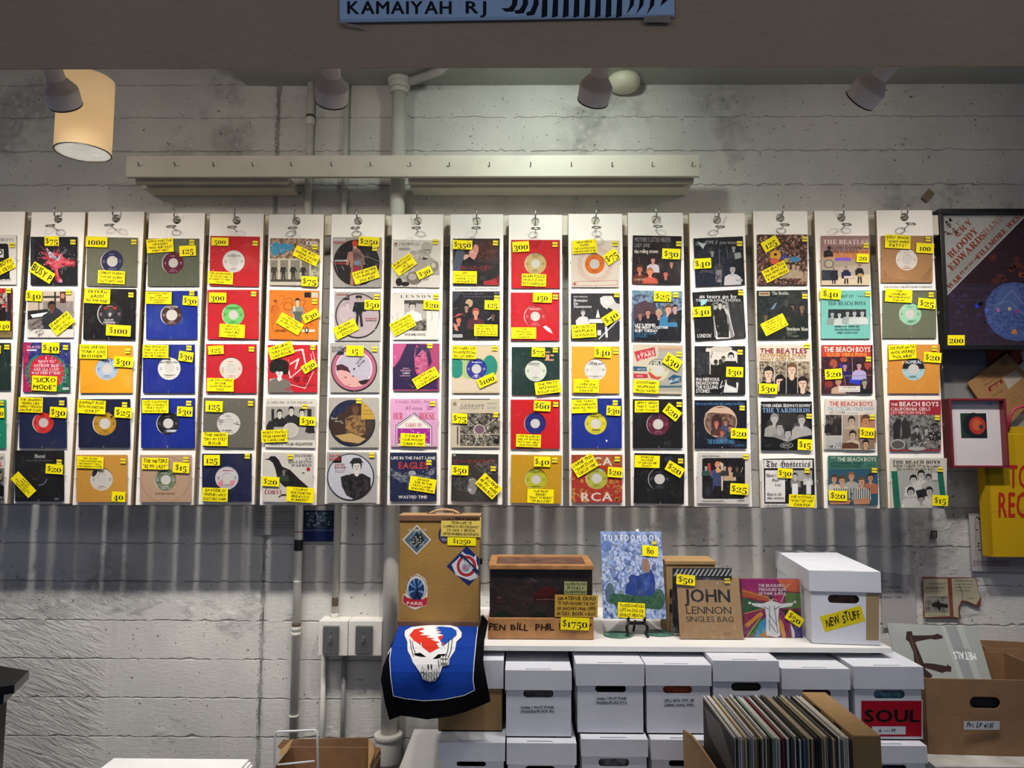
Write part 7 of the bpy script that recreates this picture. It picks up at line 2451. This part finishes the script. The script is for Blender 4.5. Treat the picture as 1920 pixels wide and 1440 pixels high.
# grey board hanging under the framed poster, orange poster and mailer
single('grey_panel', MB().bbox(*[fbox(1768, 655, 1849, 757, YW - 0.03)[i] for i in (0, 1)], YW - 0.034, YW - 0.01, *[fbox(1768, 655, 1849, 757, YW - 0.03)[i] for i in (2, 3)]), mat('grey_panel', '6c6c6c', 0.6, var=0.03), 'smooth grey board below the framed poster', 'panel')
sheet('orange_poster', 'orange poster with black and white shapes behind the brown mailer', 'poster', plane_put(YW - 0.025), [(1848, 640), (1975, 645), (1970, 770), (1872, 770)], 'b8502c', """
p 181414 1872 672 1884 655 1896 658 1893 672 1880 676
p 181414 1908 690 1915 668 1935 660 1950 700 1925 715
p d8d4cc 1914 660 1924 656 1925 672 1916 676
p d8d4cc 1910 685 1920 675 1924 690 1914 700""", t=0.002)
ME = YW - 0.05; o = at(1813, 717, ME)
Am = Art(plane_put(ME), lift=0.004)
qm = [(1887, 662), (1952, 733), (1877, 812), (1813, 719)]
Am.slab(qm, 0.006, 'a07a50')
run(Am, """
t n 1838 705 1868 709 -33 5a2c20 "Here are your
t n 1842 711 1876 715 -33 5a2c20 "Records from
p 7a2a20 1851 727 1876 711 1879 718 1854 735
t b 1855 721 1876 726 -33 c8a888 "AUDIO LINE
t n 1858 735 1880 739 -33 5a2c20 "Top Tunes
p b8ac9c 1878 708 1904 694 1916 708 1890 730
p 8a6a48 1873 680 1884 672 1890 680 1880 689
l 7a5c3c 0.6 1884 746 1902 734 1920 755
l 7a5c3c 0.6 1890 750 1904 741
l 7a5c3c 0.6 1892 757 1908 746
l 7a5c3c 0.6 1894 763 1912 751""")
bx = at(1880, 812, ME); o = Am.build('paper_mailer', None, base=bx); o.location = bx
tag(o, 'brown paper mailer hung at an angle between framed poster and yellow bag', 'envelope')
# yellow bag
YG = YW - 0.10
Ag = Art(plane_put(YG), lift=0.0)
qg = [(1845, 802), (2010, 796), (2020, 1045), (1856, 1044), (1851, 960), (1846, 880)]
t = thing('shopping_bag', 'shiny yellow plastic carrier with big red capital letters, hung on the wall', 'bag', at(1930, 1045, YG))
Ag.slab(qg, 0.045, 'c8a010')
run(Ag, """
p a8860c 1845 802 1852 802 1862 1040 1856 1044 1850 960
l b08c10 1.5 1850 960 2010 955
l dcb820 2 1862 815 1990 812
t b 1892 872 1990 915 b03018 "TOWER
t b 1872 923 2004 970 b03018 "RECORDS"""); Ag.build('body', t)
MB().tube([at(1890, 806, YG - 0.004), at(1893, 782, YG - 0.006), at(1900, 768, YG - 0.006), at(1915, 762, YG - 0.006), at(1950, 762, YG - 0.006), at(1962, 775, YG - 0.006), at(1966, 804, YG - 0.004)], 0.006, 8).build('handle', mat('red_strap', 'a83044', 0.5), t)
# small red-framed picture
def picture(name, label, x0, y0, x1, y1, Y, fw, col, col2, cmds, dep=0.03, glass=True):
    X0, X1, Z0, Z1 = fbox(x0, y0, x1, y1, Y); t = thing(name, label, 'picture', ((X0 + X1) / 2, Y, Z0)); fm = mat(name + '_frame', col, 0.35, var=0.04)
    m = MB()
    for b in ((X0, X1, Z0, Z0 + fw), (X0, X1, Z1 - fw, Z1), (X0, X0 + fw, Z0 + fw, Z1 - fw), (X1 - fw, X1, Z0 + fw, Z1 - fw)): m.bbox(b[0], b[1], Y, Y + dep, b[2], b[3], 0.0015)
    m.build('frame', fm, t)
    put = frame_put((X0 + fw, Y + dep * 0.5, Z0 + fw), (X1 - X0 - 2 * fw, 0, 0), (0, 0, Z1 - Z0 - 2 * fw), (0, -1, 0))
    A = Art(put, clip=Q(0, 0, 100, 100), lift=0); A.slab(Q(0, 0, 100, 100), 0.002, col2); run(A, cmds); A.build('print', t)
    MB().box(X0 + fw, X1 - fw, Y + dep * 0.25, Y + dep * 0.25 + 0.001, Z0 + fw, Z1 - fw).build('glass', GLASS, t)
    return t, put
picture('small_picture', 'small maroon framed print of a red round shape on green and black', 1783, 747, 1890, 877, YW - 0.15, 0.008, '6c1a26', 'e6dee0', """
r 24 19 74 58 1c3a24
e 50 38 22 20 101416
p 101416 44 19 74 19 74 58 50 58
e 56 38 16 14 b8341c
e 55 37 9 9 d05c34
e 63 40 4 3.5 2a3440
r 78 2 86 6 a8a0dc""", dep=0.06)
# large framed poster
Yp = YW - 0.165
t, put = picture('framed_poster', 'big black framed concert poster with silver corner and blue globe, tagged', 1767, 391, 2090, 655, Yp, 0.016, '101012', '241a26', """
p 2c1c2c/3a2430 0 0 100 0 100 100 0 100
s 30 30 100 80 60 5 5a2c28 3
s 40 45 100 75 50 3 8a4430 4
s 5 60 60 90 60 3 3a3050 5
p 8a3a24/4a2424 46 62 60 48 100 34 100 50 70 60
e 68 58 16 14 b85030/5a2c24
p 3a2a38 0 64 40 66 40 67 0 66
p 3a2a38 0 55 45 57 45 59 0 57
e 44 74 19.5 22.5 4a5a94
e 44 74 18.6 21.5 3a4c8c/5a6ca8
e 40 64 8 10 5468a4
l 8a98c8 0.4 30 74 42 58 50 70 58 82
l 8a98c8 0.4 28 70 40 66 56 86
e 20 70 1.2 1.8 3434d0
e 26 73 1 1.4 6a7ad8
e 33 73 1 1.6 c878d0
e 40 72 1 1.4 d8c898
e 44 74 1 1.3 b83c8c
e 56 75 1.3 1.8 3cb898
p d88030 40 91 44 91 43 87 41 88
p a8aaa8 0 0 54 0 0 64
p bcc0bc 0 0 40 0 0 48
s 2 3 12 16 30 1.5 7a6460 8
l d8d8d4 0.4 0 64 54 0""", dep=0.05)
A = Art(plane_put(Yp + 0.0225), lift=0.0002, seed=3)
for tx, cx, cy, w, h, col in (('CRY', 1806, 427, 40, 12, 'b06050'), ('BLOODY', 1805, 455, 72, 13, 'a8402c'), ('HAND', 1862, 421, 46, 12, 'b88478'), ('EDWARDS', 1813, 471, 92, 13, 'a8402c'), ('WAR', 1789, 528, 32, 10, 'a8402c'), ('IT IS TO IT', 1817, 497, 46, 5, 'a8503c'), ('FILLMORE WEST', 1874, 441, 118, 10, 'a84030')):
    A.text(tx, cx - w / 2, cy - h / 2, cx + w / 2, cy + h / 2, col, 's', -45)
A.build('lettering', t)
note(t, 'price_tag', plane_put(Yp - 0.001), (1792.5, 638, 32, 19, 0), '200', price=True, lift=0.0015)
# banner on the header ----------------------------------------------------
YBn = YH - 0.008
A = Art(plane_put(YBn), lift=0.0, clip=None)
A.slab([(636, -160), (1260, -165), (1265, 31), (960, 37), (637, 42)], 0.0015, 'bcdcff')
A.poly([(637, 36), (960, 31), (1265, 26), (1265, 31), (960, 37), (637, 42)], 'a8c4e4')
A.text('KAMAIYAH', 651, 2, 847, 26, '10182a', 'b'); A.poly(rect(863, 12, 2, 34), 'c8d4e4'); A.text('RJ', 873, 2, 912, 25, '10182a', 'b')
for i in range(14):
    x = 962 + i * 20 - (i > 11) * 2; 
    if i < 3: P = [(x - 22 + i * 3, 16 + i * 4), (x - 14, 22 + i * 4), (x, 22 + i * 3), (x + 8, 8), (x + 8, -20), (x, -20), (x - 2, 8), (x - 8, 15 + i * 3)]
    elif i < 11: P = [(x - 4, -20), (x + 5, -20), (x + 4, 30), (x - 4, 33), (x - 7, 33)]
    else: P = [(x + 2, -20), (x + 10, -20), (x + 6, 10), (x - 8, 28), (x - 2, 12)]
    A.poly([(a_, min(b_, 33)) for a_, b_ in P], '10182a'); A.lift -= A.step
A.lift += A.step
A.poly([(940, -20), (960, -20), (950, 2)], '10182a'); A.poly([(1242, -2), (1252, 0), (1238, 12)], '10182a')
bx = at(950, 42, YBn); ban = thing('banner', 'light blue printed banner with black lettering and wavy stripes on the header', 'banner', bx); A.build('sheet', ban)
for q in ([(638, 42), (676, 48), (690, 53), (672, 51), (638, 45)], [(1207, 31), (1258, 29), (1258, 43), (1207, 42)]):
    B = Art(plane_put(YBn - 0.001), lift=0.001); B.poly(q, 'a0948a'); B.build('tape', ban)
